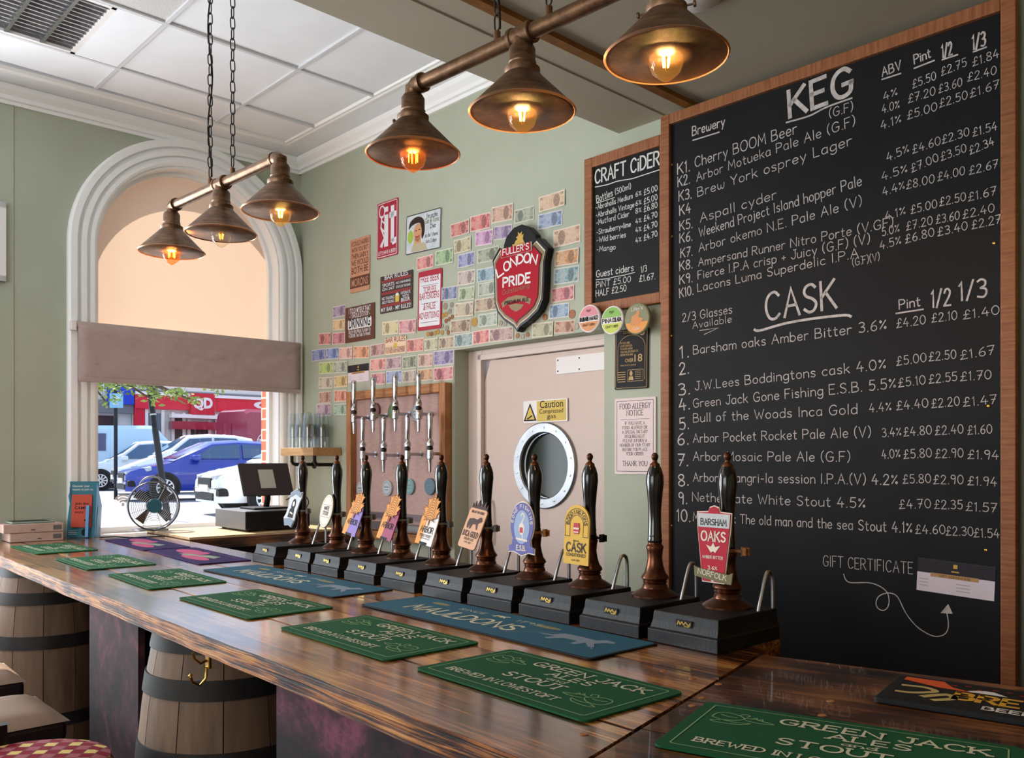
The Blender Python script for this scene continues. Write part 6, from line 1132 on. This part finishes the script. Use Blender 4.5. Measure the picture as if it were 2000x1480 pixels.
t = thing('tablet', 'dark screened tablet with pale rim lying on the flat boxes', 'tablet', LW @ T(bxl + .04, -.19, ZC + .096) @ RZ(3)); MB().box(0, wv * .74, 0, .15, 0, .008).build('shell', 'tablet_frame', t, bevel=.003); MB().box(.015, wv * .74 - .02, .012, .138, .008, .009).build('screen', 'black', t)
cb_ = tag(MB().tube([on_z(px, py, ZC + .006) for px, py in ((195, 1049), (225, 1048), (262, 1050), (290, 1048.5), (322, 1047))], .004, 6).build('floor_cable', 'black'), 'thin black cable running along the counter before the window', 'cable'); cb_.name = 'mains_cable'

# ---------------------------------------------------------------- pendant lights
k = NT('lamp_bronze'); v = k.coord((1, 1, 4)); n_ = k.noise(v, 22, 6, .7); k.put(k.b.inputs['Base Color'], k.ramp(n_, [(.3, hx('#4a3626')), (.55, hx('#7a5b42')), (.75, hx('#9a7a5c'))])); k.b.inputs['Metallic'].default_value = .55; k.b.inputs['Roughness'].default_value = .42; k.done('lamp_bronze')
k = NT('pipe_bronze'); v = k.coord((1, 1, 1)); n_ = k.noise(v, 40, 5, .7); k.put(k.b.inputs['Base Color'], k.ramp(n_, [(.3, hx('#5a3f2c')), (.7, hx('#8d6a4c'))])); k.b.inputs['Metallic'].default_value = .7; k.b.inputs['Roughness'].default_value = .36; k.done('pipe_bronze')
M('rim_copper', '#b98a6a', .3, .7); M('chain_dark', '#3a3430', .5, .6)
def filam(name, c, e): M(name, c, emit=e)
filam('filament_white', '#ffd08a', 40); filam('filament_orange', '#ff8a2a', 26); filam('filament_amber', '#ffc060', 22); filam('filament_dim', '#e8b050', 3)
ZR, ZP, SPC = 2.262, 2.423, .36; FD = Vector((.7215, -.692, 0))
def shade_parts(t, x, glass, fil, watt, colr, screw):
    dz = ZP - ZR
    s_ = MB().lathe([(.110, -.001), (.112, .001), (.1095, .004), (.037, .078), (.034, .082)], 40, (x, 0, -dz)); o = s_.build('shade', 'lamp_bronze', t, smooth=50); so_ = o.modifiers.new('thick', 'SOLIDIFY'); so_.thickness = .0016; so_.offset = -1
    MB().lathe([(.1115, -.003), (.1145, 0), (.112, .0025), (.109, 0), (.1115, -.003)], 40, (x, 0, -dz), caps=False).build('shade_rim', 'rim_copper', t, smooth=60)
    MB().lathe([(.036, .076), (.038, .08), (.038, .09), (.031, .094), (.029, .1), (.03, .103), (.028, .106), (.028, .132), (.024, .139), (.012, .142), (.012, .15), (.019, .152), (.019, .162)], 24, (x, 0, -dz)).build('socket', 'lamp_bronze', t, smooth=35)
    for a in screw: MB().tube([(x + .036 * math.cos(R(a)), .036 * math.sin(R(a)), -dz + .086), (x + .05 * math.cos(R(a)), .05 * math.sin(R(a)), -dz + .086), (x + .0505 * math.cos(R(a)), .0505 * math.sin(R(a)), -dz + .086), (x + .054 * math.cos(R(a)), .054 * math.sin(R(a)), -dz + .086)], [.002, .002, .006, .006], 8).build('thumb_screw', 'lamp_bronze', t)
    bl = MB().lathe([(0, -.047), (.004, -.045), (.012, -.04), (.026, -.028), (.0315, -.012), (.030, .004), (.024, .03), (.016, .06), (.013, .074)], 28, (x, 0, -dz)).build('bulb', glass, t, smooth=60)
    m = MB()
    for j in range(4 if fil != 'filament_orange' else 7):
        n_ = 4 if fil != 'filament_orange' else 7; a = 2 * math.pi * j / n_; r0, r1 = (.005, .011) if n_ == 4 else (.011, .011); m.tube([(x + r0 * math.cos(a), r0 * math.sin(a), -dz - .018 if n_ == 4 else -dz - .02), (x + r1 * math.cos(a), r1 * math.sin(a), -dz + .028)], .0016 if n_ == 4 else .001, 6)
    m.build('filament', fil, bl); MB().tube([(x, 0, -dz - .026), (x, 0, -dz + .07)], .002, 6).build('glass_stem', 'brass', bl)
    if watt:
        d = bpy.data.lights.new('bulb_light', 'POINT'); d.energy = watt; d.color = colr; d.shadow_soft_size = .02; o = bpy.data.objects.new('bulb_light', d); COL.objects.link(o); o.parent = t; o.location = (x, 0, -dz + .004)
lk = MB(); lk.tube([(.0078 * math.cos(a), 0, .012 * math.sin(a) + (.0075 if math.sin(a) > 0 else -.0075)) for a in [2 * math.pi * i / 12 for i in range(12)]], .002, 6, True)
def pendant(px, Yc, label, lamps, zc):
    c = far(px, 600, Yc); c.z = ZP; an = math.atan2(FD.y, FD.x)
    t = thing('pendant_light', label, 'light', T(c.x, c.y, ZP) @ Matrix.Rotation(an, 4, 'Z'), 'three-lamp pipe pendants')
    for a, b_ in ((-SPC + .03, -.03), (.03, SPC - .03)): MB().tube([(a, 0, 0), (b_, 0, 0)], .0165, 16).build('pipe', 'pipe_bronze', t, smooth=40)
    for s_ in (-1, 1):
        e = [(s_ * (SPC - .034), 0, 0), (s_ * (SPC - .014), 0, -.001), (s_ * (SPC - .003), 0, -.008), (s_ * SPC, 0, -.02), (s_ * SPC, 0, -.034)]; MB().tube(e, .0205, 14).build('elbow', 'pipe_bronze', t, smooth=50)
        MB().lathe([(.0225, -.005), (.0225, .005)], 18, (s_ * (SPC - .034), 0, 0), 'x').build('pipe_collar', 'pipe_bronze', t, smooth=40)
    m = MB(); m.lathe([(.0215, -.032), (.0235, -.03), (.0235, -.022), (.021, -.02), (.021, .02), (.0235, .022), (.0235, .03), (.0215, .032)], 18, (0, 0, 0), 'x'); m.lathe([(.02, -.036), (.02, 0)], 18); m.build('tee', 'pipe_bronze', t, smooth=35)
    for x, (g, f_, w_, cl_, sc_) in zip((-SPC, 0, SPC), lamps): shade_parts(t, x, g, f_, w_, cl_, sc_)
    for x in (-.075, .075):
        MB().lathe([(.008, .014), (.008, .034), (.004, .036)], 12, (x, 0, 0)).build('chain_lug', 'pipe_bronze', t, smooth=40)
        n_ = int((zc - ZP - .03) / .034); m = MB()
        for j in range(n_):
            o0 = len(m.v); z_ = .055 + j * .034
            m.add([((x + vx, vy, vz + z_) if j % 2 == 0 else (x + vy, vx, vz + z_)) for vx, vy, vz in lk.v], lk.f)
        ch = m.build('chain', 'chain_dark', t); ch['kind'] = 'stuff'
        MB().lathe([(.03, zc - ZP - .012), (.03, zc - ZP)], 18, (x, 0, 0)).build('ceiling_rose', 'chain_dark', t, smooth=40)
    MB().tube([(-.075 + .006 * math.sin(z_ * 21), .005 * math.cos(z_ * 17), z_) for z_ in [.04 + (zc - ZP - .04) * i / 40 for i in range(41)]], .0028, 6).build('flex', 'black', t)
WW, OO, AA = (1, .68, .34), (1, .42, .12), (1, .62, .25)
pendant(432, 2.8, 'three-lamp bronze pipe pendant hanging before the arched window', [('orange_glass', 'filament_orange', 22, OO, ()), ('clear_bulb', 'filament_dim', 0, AA, (-20,)), ('amber_glass', 'filament_amber', 7, AA, (-20,))], 3.495)
pendant(1020, 1.82, 'three-lamp bronze pipe pendant nearest the viewer, over the bar middle', [('orange_glass', 'filament_orange', 9, OO, (200,)), ('amber_glass', 'filament_white', 20, WW, ()), ('amber_glass', 'filament_white', 24, WW, (20, 200))], 2.938)
tag(MB().lathe([(.0, -.03), (.06, -.026), (.085, -.012), (.09, 0)], 30).build('smoke_alarm', 'white', M=T(*(lambda p: (p.x, p.y, 2.946))(on_z(1355, -10, 2.946))), smooth=40), 'round white ceiling detector above the nearest lamp', 'alarm')
# shelving at the right-hand edge beyond the chalkboard
t = thing('back_shelf_unit', 'dark shelf unit at the right edge beyond the chalkboard', 'shelf', BW @ T(4.75, -.16, 0))
MB().box(-.34, -.31, -.14, .16, 0, 1.9).build('side_panel', 'dark_bar_wood', t); MB().box(.31, .34, -.14, .16, 0, 1.9).build('side_panel', 'dark_bar_wood', t); MB().box(-.31, .31, .14, .16, 0, 1.9).build('back_panel', 'black', t)
for z_ in (.5, .95, 1.4, 1.65, 1.88): MB().box(-.31, .31, -.14, .14, z_, z_ + .02).build('shelf_board', 'dark_bar_wood', t)
# ---------------------------------------------------------------- street outside the window
ZG = H - 1.0
M('asphalt', '#9a9ca2', .85, c2='#8b8d94', sc=2); M('paving', '#cfccc6', .85, c2='#c2bfb9', sc=3)
struct(MB().box(-60, 60, 9.0, 90, ZG - .4, ZG).build('street', 'asphalt', M=LW)); struct(MB().box(-60, 60, .345, 9.0, ZG - .4, ZG + .01).build('pavement', 'paving', M=LW))
for n_, c_ in (('car_white', '#e6eaee'), ('car_blue', '#10309a'), ('car_silver', '#c3ced8'), ('van_red', '#8e1c38'), ('van_pale', '#a9c6dc')): M(n_, c_, .25, coat=.8, spec=.5)
M('car_glass', '#2d4f74', .06, spec=.8); M('tyre', '#18181a', .8); M('rim_silver', '#c2c6cc', .3, .7); M('car_trim', '#17181b', .5); M('lamp_glass', '#aab4bd', .1, coat=.6); M('lamp_red', '#a01820', .2)
def loft(m, rings):
    k_ = len(rings[0]); b = len(m.v)
    for r_ in rings: m.v += r_
    f = [(b + j * k_ + i, b + (j + 1) * k_ + i, b + (j + 1) * k_ + (i + 1) % k_, b + j * k_ + (i + 1) % k_) for j in range(len(rings) - 1) for i in range(k_)] + [tuple(range(b, b + k_)), tuple(range(b + (len(rings) - 1) * k_, b + len(rings) * k_))[::-1]]
    m.f += f; m.mi += [0] * len(f); return m
def car(label, paint, px, Y, head, L=4.2, Wd=1.78, Ht=1.48, dz=0, plate=True, grp='parked cars', suv=0):
    """front near corner seen at photo column px and distance Y; head = degrees the nose turns towards the viewer"""
    c, s_ = math.cos(R(head)), math.sin(R(head)); h = Vector((-c, -s_, 0)); left = Vector((s_, -c, 0)); p0 = Vector(((px - 1000) / F * Y, Y, ZG + dz)) - left * Wd / 2
    Mx = Matrix(((h.x, left.x, 0, p0.x), (h.y, left.y, 0, p0.y), (0, 0, 1, p0.z), (0, 0, 0, 1)))       # x forward, y to its left; x=0 nose, body behind
    t = thing('parked_car', label, 'car', Mx, grp); w = Wd / 2; e = .12 * suv
    st = [(0, .62, .66), (.1, .72, .8), (.3, .78, .92), (.9, .9 + e, .98), (1.2, .98 + e, 1), (2.4, 1.0 + e, 1), (3.6, 1.02 + e, 1), (L - .15, .98 + e, .95), (L, .8, .85)]
    m = MB(); loft(m, [[(-x, w * q * .9, .24 + e), (-x, w * q, .5), (-x, w * q, z - .14), (-x, w * q * .93, z), (-x, 0, z + .025), (-x, -w * q * .93, z), (-x, -w * q, z - .14), (-x, -w * q, .5), (-x, -w * q * .9, .24 + e)] for x, z, q in st]); m.build('body', paint, t, smooth=32)
    zb = .99 + e; cs = [(1.02, zb - .03, .86), (1.5, zb + .24, .8), (1.95, Ht - .05, .74), (2.6, Ht, .72), (3.3, Ht - .03, .72), (L - .5, Ht - .12, .7), (L - .12, zb - .04, .8)]
    m = MB(); loft(m, [[(-x, w * .96 if 1.2 < x < L - .3 else w * .86, zb - .04), (-x, w * (q + .06) if z > zb + .1 else w * .88, (z - .06) if z > zb + .1 else zb - .03), (-x, w * q * .9, z), (-x, 0, z + .02), (-x, -w * q * .9, z), (-x, -w * (q + .06) if z > zb + .1 else -w * .88, (z - .06) if z > zb + .1 else zb - .03), (-x, -w * .96 if 1.2 < x < L - .3 else -w * .86, zb - .04)] for x, z, q in cs]); m.build('cabin', paint, t, smooth=32)
    def sy(z): return w * (.975 - .17 * (z - zb) / (Ht - zb)) + .012
    for sd, nm in ((1, 'side_window'), (-1, 'side_window')):
        for P in ([(1.42, zb + .03), (1.98, Ht - .15), (2.6, Ht - .11), (2.6, zb + .03)], [(2.68, zb + .03), (2.68, Ht - .11), (3.3, Ht - .13), (L - .62, zb + .2), (L - .5, zb + .06)]):
            q = MB(); q.add([(-x, sd * sy(z), z) for x, z in P] + [(-x, sd * (sy(z) - .03), z) for x, z in P], [tuple(range(len(P))), tuple(range(len(P), 2 * len(P)))[::-1]] + [(i, (i + 1) % len(P), len(P) + (i + 1) % len(P), len(P) + i) for i in range(len(P))]); q.build(nm, 'car_glass', t)
    q = MB(); q.add([(-1.1, w * .78, zb + .04), (-1.1, -w * .78, zb + .04), (-1.93, -w * .66, Ht - .06), (-1.93, w * .66, Ht - .06), (-1.14, w * .78, zb - .0), (-1.14, -w * .78, zb), (-1.97, -w * .66, Ht - .1), (-1.97, w * .66, Ht - .1)], [(0, 1, 2, 3), (7, 6, 5, 4), (0, 3, 7, 4), (1, 5, 6, 2)]); q.build('windscreen', 'car_glass', t)
    for sd in (1, -1):
        q = MB(); loft(q, [[(-.02 - .0, sd * w * .40, .60), (-.0, sd * w * .42, .70), (-.02, sd * w * .62, .72), (-.03, sd * w * .62, .60)], [(-.5, sd * w * .80, .74), (-.5, sd * w * .82, .84), (-.52, sd * w * .965, .82), (-.52, sd * w * .98, .74)]]); q.build('headlight', 'lamp_glass', t, smooth=30)
        for x in (.82, L - .78):
            MB().lathe([(.36 + .03 * suv, w - .02), (.36 + .03 * suv, w + .006)], 24, (-x, 0, .34), 'y').build('wheel_arch', 'car_trim', t) if sd == 1 else MB().lathe([(.36, -w - .006), (.36, -w + .02)], 24, (-x, 0, .34), 'y').build('wheel_arch', 'car_trim', t)
            y0, y1 = (w - .16, w + .012) if sd == 1 else (-w - .012, -w + .16); tw_ = MB().lathe([(.2, y0), (.31, y0), (.325, y0 + .03), (.325, y1 - .03), (.31, y1), (.21, y1)], 24, (-x, 0, .325), 'y').build('wheel', 'tyre', t, smooth=40)
            yo = y1 if sd == 1 else y0; rm = MB(); rm.lathe([(.21, yo - .02 * sd), (.205, yo + .004 * sd), (.18, yo)], 24, (-x, 0, .325), 'y', caps=False)
            for j in range(10): a = 2 * math.pi * j / 10; rm.add([(-x + r_ * math.cos(a + d_), yo + .002 * sd, .325 + r_ * math.sin(a + d_)) for r_, d_ in ((.03, -.6), (.2, -.1), (.2, .1), (.03, .6))], [(0, 1, 2, 3)])
            rm.build('rim', 'rim_silver', tw_)
        MB().box(-1.62, -1.42, sd * (w + .02) - .02 if sd == 1 else -(w + .2), sd * (w + .2) if sd == 1 else -(w + 0), zb - .02, zb + .12).build('mirror', paint, t, bevel=.04)
    MB().box(-.06, .012, -w * .44, w * .44, .5, .68).build('grille', 'car_trim', t, bevel=.02); MB().box(-.06, .02, -w * .6, w * .6, .28 + e * .5, .42).build('lower_intake', 'car_trim', t, bevel=.02); MB().box(-.0, .03, -.26, .26, .44, .55).build('number_plate', 'white', t)
    for sd in (1, -1): MB().box(-.2, -.02, sd * w * .7 - .12, sd * w * .7 + .12, .36, .5).build('fog_lamp', 'car_trim', t, bevel=.02)
    return t
car('white hatchback parked nearest the window, nose left', 'car_white', 430, 14.6, 36)
car('bright blue hatchback parked behind the fan', 'car_blue', 250, 20.0, 34)
car('white tall crossover parked left of the blue car', 'car_white', 226, 24.0, 30, 4.3, 1.8, 1.75, suv=1)
car('silver car half hidden behind the white crossover', 'car_silver', 140, 27, 30, 4.3, 1.78, 1.62)
# vans
def van(label, paint, px, Y, head, L, Wd, Ht, name):
    c, s_ = math.cos(R(head)), math.sin(R(head)); h = Vector((c, -s_, 0)); n2 = Vector((-s_, -c, 0)); p0 = Vector(((px - 1000) / F * Y, Y, ZG))
    Mx = Matrix(((h.x, -n2.x, 0, p0.x), (h.y, -n2.y, 0, p0.y), (0, 0, 1, p0.z), (0, 0, 0, 1))); t = thing(name, label, 'van', Mx)   # x along its side, -y faces the viewer
    m = MB(); R_ = [(0, .0), (.12, .0), (L - 1.2, 0), (L - .7, 0), (L, 0)]
    rg = []
    for x, zt_, q in ((0, Ht - .1, .97), (.15, Ht - .02, 1), (L * .5, Ht, 1), (L - 1.9, Ht - .02, 1), (L - 1.1, 1.3, .98), (L, 1.0, .9)): rg.append([(x, Wd / 2 - q * Wd / 2, .3), (x, Wd / 2 - q * Wd / 2, zt_ - .5), (x, Wd / 2 - q * Wd / 2 * .92, zt_ - .12), (x, Wd / 2 - q * Wd * .38, zt_), (x, Wd / 2 + q * Wd * .38, zt_), (x, Wd / 2 + q * Wd / 2 * .92, zt_ - .12), (x, Wd / 2 + q * Wd / 2, zt_ - .5), (x, Wd / 2 + q * Wd / 2, .3)])
    loft(m, rg); m.build('body', paint, t, smooth=30)
    for x in (.9, L - .9):
        wv_ = MB().lathe([(.2, -.012), (.33, -.012), (.34, .02), (.34, .2)], 22, (x, 0, .34), 'y').build('wheel', 'tyre', t, smooth=40); MB().lathe([(.02, -.014), (.2, -.013)], 20, (x, 0, .34), 'y', caps=False).build('rim', 'rim_silver', wv_)
    return t
v1 = van('maroon delivery van with oval white badges on its doors', 'van_red', 484, 31, -52, 5.4, 2.0, 2.85, 'delivery_van')
rear = lambda y, z: (y, z)
m = MB(); M('van_white_print', '#e6d6dc', .5)
for yy in (1.0,): MB().box(-.012, -.004, yy - .006, yy + .006, .5, 2.3).build('door_gap', 'car_trim', v1)
def on_rear(mb): mb.v = [(-.012 + y * 0 - abs(y) * 0, 2.0 - x if False else x, z) for x, y, z in mb.v]; return mb
m = MB(); m.outline([(1.48 + .3 * math.cos(R(a)), 1.72 + .2 * math.sin(R(a))) for a in range(0, 360, 15)], .03, 0); m.text('POST', (1.66, 1.75), (1.3, 1.75), .11, 0, 's', .18); m.text('OFFICE', (1.7, 1.58), (1.26, 1.58), .11, 0, 's', .18); m.text('postoffice.co.uk', (.88, 1.6), (.2, 1.6), .07, 0, 's', .16); m.rect(.44, .68, 1.0, 1.38, 0); on_rear(m).build('rear_lettering', 'van_white_print', v1)
MB().box(-.03, 0, .03, .13, .9, 1.2).build('tail_light', 'lamp_red', v1); MB().box(-.03, 0, 1.87, 1.97, .9, 1.2).build('tail_light', 'lamp_red', v1)
m = MB(); m.outline([(.62 + .24 * math.cos(R(a)), 1.55 + .36 * math.sin(R(a))) for a in range(0, 360, 15)], .03, -.012); m.text('POST', (.46, 1.62), (.78, 1.62), .12, -.012, 's', .2); m.text('OFFICE', (.44, 1.42), (.8, 1.42), .12, -.012, 's', .2); m.stroke(catmull([(.5, .8), (.6, 1.2), (.8, 1.95), (1.2, 2.2), (1.8, 2.3)]), .16, -.010); m.build('side_stripe', 'van_white_print', v1)
v2 = van('pale blue van passing far behind the parked cars', 'van_pale', 160, 29.6, -20, 4.2, 1.7, 2.2, 'pale_van')
m = MB(); m.add([(3.5, -.02, 1.3), (3.95, -.02, 1.25), (3.6, -.02, 1.65), (3.1, -.02, 1.75)], [(0, 1, 2, 3)]); m.build('cab_window', 'car_glass', v2); m = MB(); m.box(.3, .75, -.02, .0, 1.3, 1.9); m.build('rear_window', 'car_glass', v2)
# shop across the street
YS = 30; B = PX(LW, 390, 800, YS); shp = thing('shop_building', 'red fronted shop across the street with large white letters', 'shop', B.M)
for n_, c_ in (('fascia_red', '#c61f38'), ('fascia_red2', '#d3283f'), ('shop_glass', '#5b6a74'), ('shop_dark', '#3a2a2e'), ('roof_slate', '#8f9096'), ('shop_cream', '#d8d2cc'), ('wall_pale', '#d5d6d8'), ('sign_blue', '#2240b8'), ('stone_grey', '#6f7178')): M(n_, c_, .6)
zg = ZG - B.oz
q = lambda px, py: B.q(px, py)
xl_, xr_ = q(262, 800)[0], q(760, 800)[0]; zf1, zf0 = q(390, 776)[1], q(390, 802)[1]
MB().box(xl_, xr_, .1, 6, zg, zf1 + .5).build('wall', 'shop_cream', shp); MB().box(xl_, xr_, -.12, .1, zf0, zf1).build('fascia', 'fascia_red2', shp); MB().box(xl_, xr_, -.2, .1, zf1, zf1 + .12).build('cornice', 'white', shp)
xa, za = q(368, 768); xb, zb_ = q(414, 812); MB().box(xa, xb, -.3, .0, zb_, za).build('logo_panel', 'fascia_red', shp)
for nm_, s_, a, b_, h_, yy in (('logo_letters', 'QD', (372, 797), (410, 797), 19, -.31), ('name_letters', 'Quality', (493, 797), (640, 803), 13, -.13)): m = MB(); B.txt(m, s_, a, b_, h_, yy, bold=.05); m.build(nm_, 'white', shp)
m = MB(); zz = zf1 + .12; m.add([(xl_, -.1, zz), (xr_, -.1, zz), (xr_, 5, zz + 3.2), (xl_, 5, zz + 3.2)], [(0, 1, 2, 3)]); rf = m.build('roof', 'roof_slate', shp); rf.modifiers.new('thick', 'SOLIDIFY').thickness = .1
for j in range(9): MB().box(xl_, xr_, -.14 + j * .52, -.1 + j * .52, zz + j * .33, zz + j * .33 + .07).build('slate_course', 'stone_grey', rf)
MB().box(xl_, q(282, 800)[0], -.05, .1, zg, zf0).build('red_pilaster', 'fascia_red', shp)
for a, b_, z1_, mt in ((283, 321, 806, 'shop_glass'), (335, 362, 812, 'shop_dark'), (366, 412, 826, 'shop_dark'), (420, 480, 815, 'shop_glass')):
    x0, z1 = q(a, z1_); x1 = q(b_, 800)[0]; w_ = MB().box(x0, x1, .02, .09, zg + .5, z1).build('shop_window', mt, shp); 
    for xx in (x0, x1 - .12): MB().box(xx, xx + .12, -.02, .1, zg, z1 + .15).build('mullion', 'white', shp)
x0, z1 = q(330, 808); x1 = q(470, 800)[0]; MB().box(x0, x1, -.3, .02, z1 - .16, z1).build('awning_strip', 'white', shp); MB().box(x0, x1, -.4, .02, z1 - .62, z1 - .3).build('awning', 'van_red', shp)
sx = thing('pale_shop', 'pale shop building at the left across the street', 'building', LW @ T(q(220, 800)[0] + B.ox, YS + .3, ZG)); x0 = q(80, 800)[0] - q(220, 800)[0]; x1 = q(261, 800)[0] - q(220, 800)[0]
MB().box(x0, x1, 0, 5, 0, 7).build('wall', 'wall_pale', sx)
for j in range(6):
    xx = x1 - .6 - j * 1.15; MB().box(xx - .8, xx, -.05, .02, 4.0, 5.2).build('upper_window', 'shop_glass', sx); MB().box(xx - .9, xx + .06, -.08, .02, .4, 2.7).build('shop_window', ('shop_dark', 'shop_glass', 'shop_dark')[j % 3], sx)
MB().box(x0, x1, -.3, 0, 2.8, 3.3).build('fascia', 'stone_grey', sx); MB().box(x1 - 1.0, x1 - .02, -.42, -.3, 3.15, 3.9).build('blue_sign', 'sign_blue', sx)
# posts, sign, tree
M('post_dark', '#2a2c30', .45, .4); M('band_silver', '#b5b8bd', .4, .6); M('wifi_sign', '#7fb0cc', .5); M('bark', '#4a3a2c', .9); M('leaf', '#5d7d3a', .7, c2='#8a9a4a', sc=30)
a = far(318, 945, 14); b_ = far(292, 760, 14); d = (b_ - a).normalized(); base = a - d * ((a.z - ZG) / d.z); t = thing('leaning_post', 'dark street lamp post leaning left outside the window', 'lamp post', T(*base)); top = b_ + d * 1.2 - base
MB().tube([(0, 0, 0), tuple(top * .45), tuple(top * .452), tuple(top)], [.055, .05, .045, .045], 14).build('pole', 'post_dark', t, smooth=40)
for f_ in (.52, .60, .63, .70, .78): p = top * f_; MB().tube([tuple(p - d * .012), tuple(p + d * .012)], .049, 14).build('band', 'band_silver', t)
p = top * .66; MB().box(p.x + .04, p.x + .12, p.y - .05, p.y + .05, p.z - .22, p.z + .28).build('control_box', 'post_dark', t, bevel=.01)
p = far(226, 975, 21.5); t = thing('sign_post', 'dark post with small pale blue wifi sign', 'sign post', T(p.x, p.y, ZG)); sp0 = far(214, 768, 21.4) - Vector((p.x, p.y, ZG)); sp1 = far(239, 796, 21.4) - Vector((p.x, p.y, ZG))
MB().tube([(0, 0, 0), (0, 0, 3.6)], .045, 12).build('post', 'post_dark', t, smooth=40); MB().box(sp0.x, sp1.x, -.1, -.05, sp1.z, sp0.z).build('sign_plate', 'wifi_sign', t)
m = MB(); cx_, cz_ = (sp0.x + sp1.x) / 2 - .03, (sp0.z + sp1.z) / 2
for r_ in (.05, .09, .13): m.stroke([(cx_ + r_ * math.sin(R(a)), cz_ - .02 + r_ * math.cos(R(a))) for a in range(-10, 81, 15)], .016, -.101)
m.text('WIFI', (cx_ - .05, sp1.z + .07), (cx_ + .09, sp1.z + .07), .045, -.101); m.build('sign_print', 'white', t)
def tree(px, Y, label, blobs, seed):
    rd = random.Random(seed); p = far(px, 900, Y); t = thing('street_tree', label, 'tree', T(p.x, p.y, ZG)); o = Vector((p.x, p.y, ZG))
    MB().tube([(0, 0, 0), (.05, 0, 1.6), (.0, .1, 3.2)], [.14, .11, .08], 10).build('trunk', 'bark', t, smooth=50); m = MB(); br = MB()
    for bx, by, bY, r_, n_ in blobs:
        c = far(bx, by, bY) - o; br.tube([(0, .05, 2.6), tuple((c + Vector((0, 0, 2.8))) * .5), tuple(c)], [.05, .03, .01], 6)
        for _ in range(n_):
            q_ = c + Vector((rd.gauss(0, r_ * 1.5), rd.gauss(0, r_), rd.gauss(0, r_ * .6))); u = Vector((rd.gauss(0, 1), rd.gauss(0, 1), rd.gauss(0, .6))).normalized() * rd.uniform(.035, .07); w_ = u.cross(Vector((rd.gauss(0, 1), rd.gauss(0, 1), 1))).normalized() * .026
            m.add([q_ - u, q_ + w_, q_ + u, q_ - w_], [(0, 1, 2, 3)])
    br.build('branches', 'bark', t); f_ = m.build('foliage', 'leaf', t); f_['kind'] = 'stuff'
tree(110, 13, 'leafy green street tree overhanging the view from the left', [(190, 752, 13, .11, 60), (235, 754, 13, .11, 60), (285, 755, 13.2, .12, 60), (335, 768, 13.2, .11, 55), (372, 780, 13.3, .07, 24), (300, 782, 13, .07, 16), (425, 757, 13.4, .09, 34), (270, 720, 13, .3, 150), (200, 700, 13, .4, 150), (205, 782, 13, .07, 20)], 3)
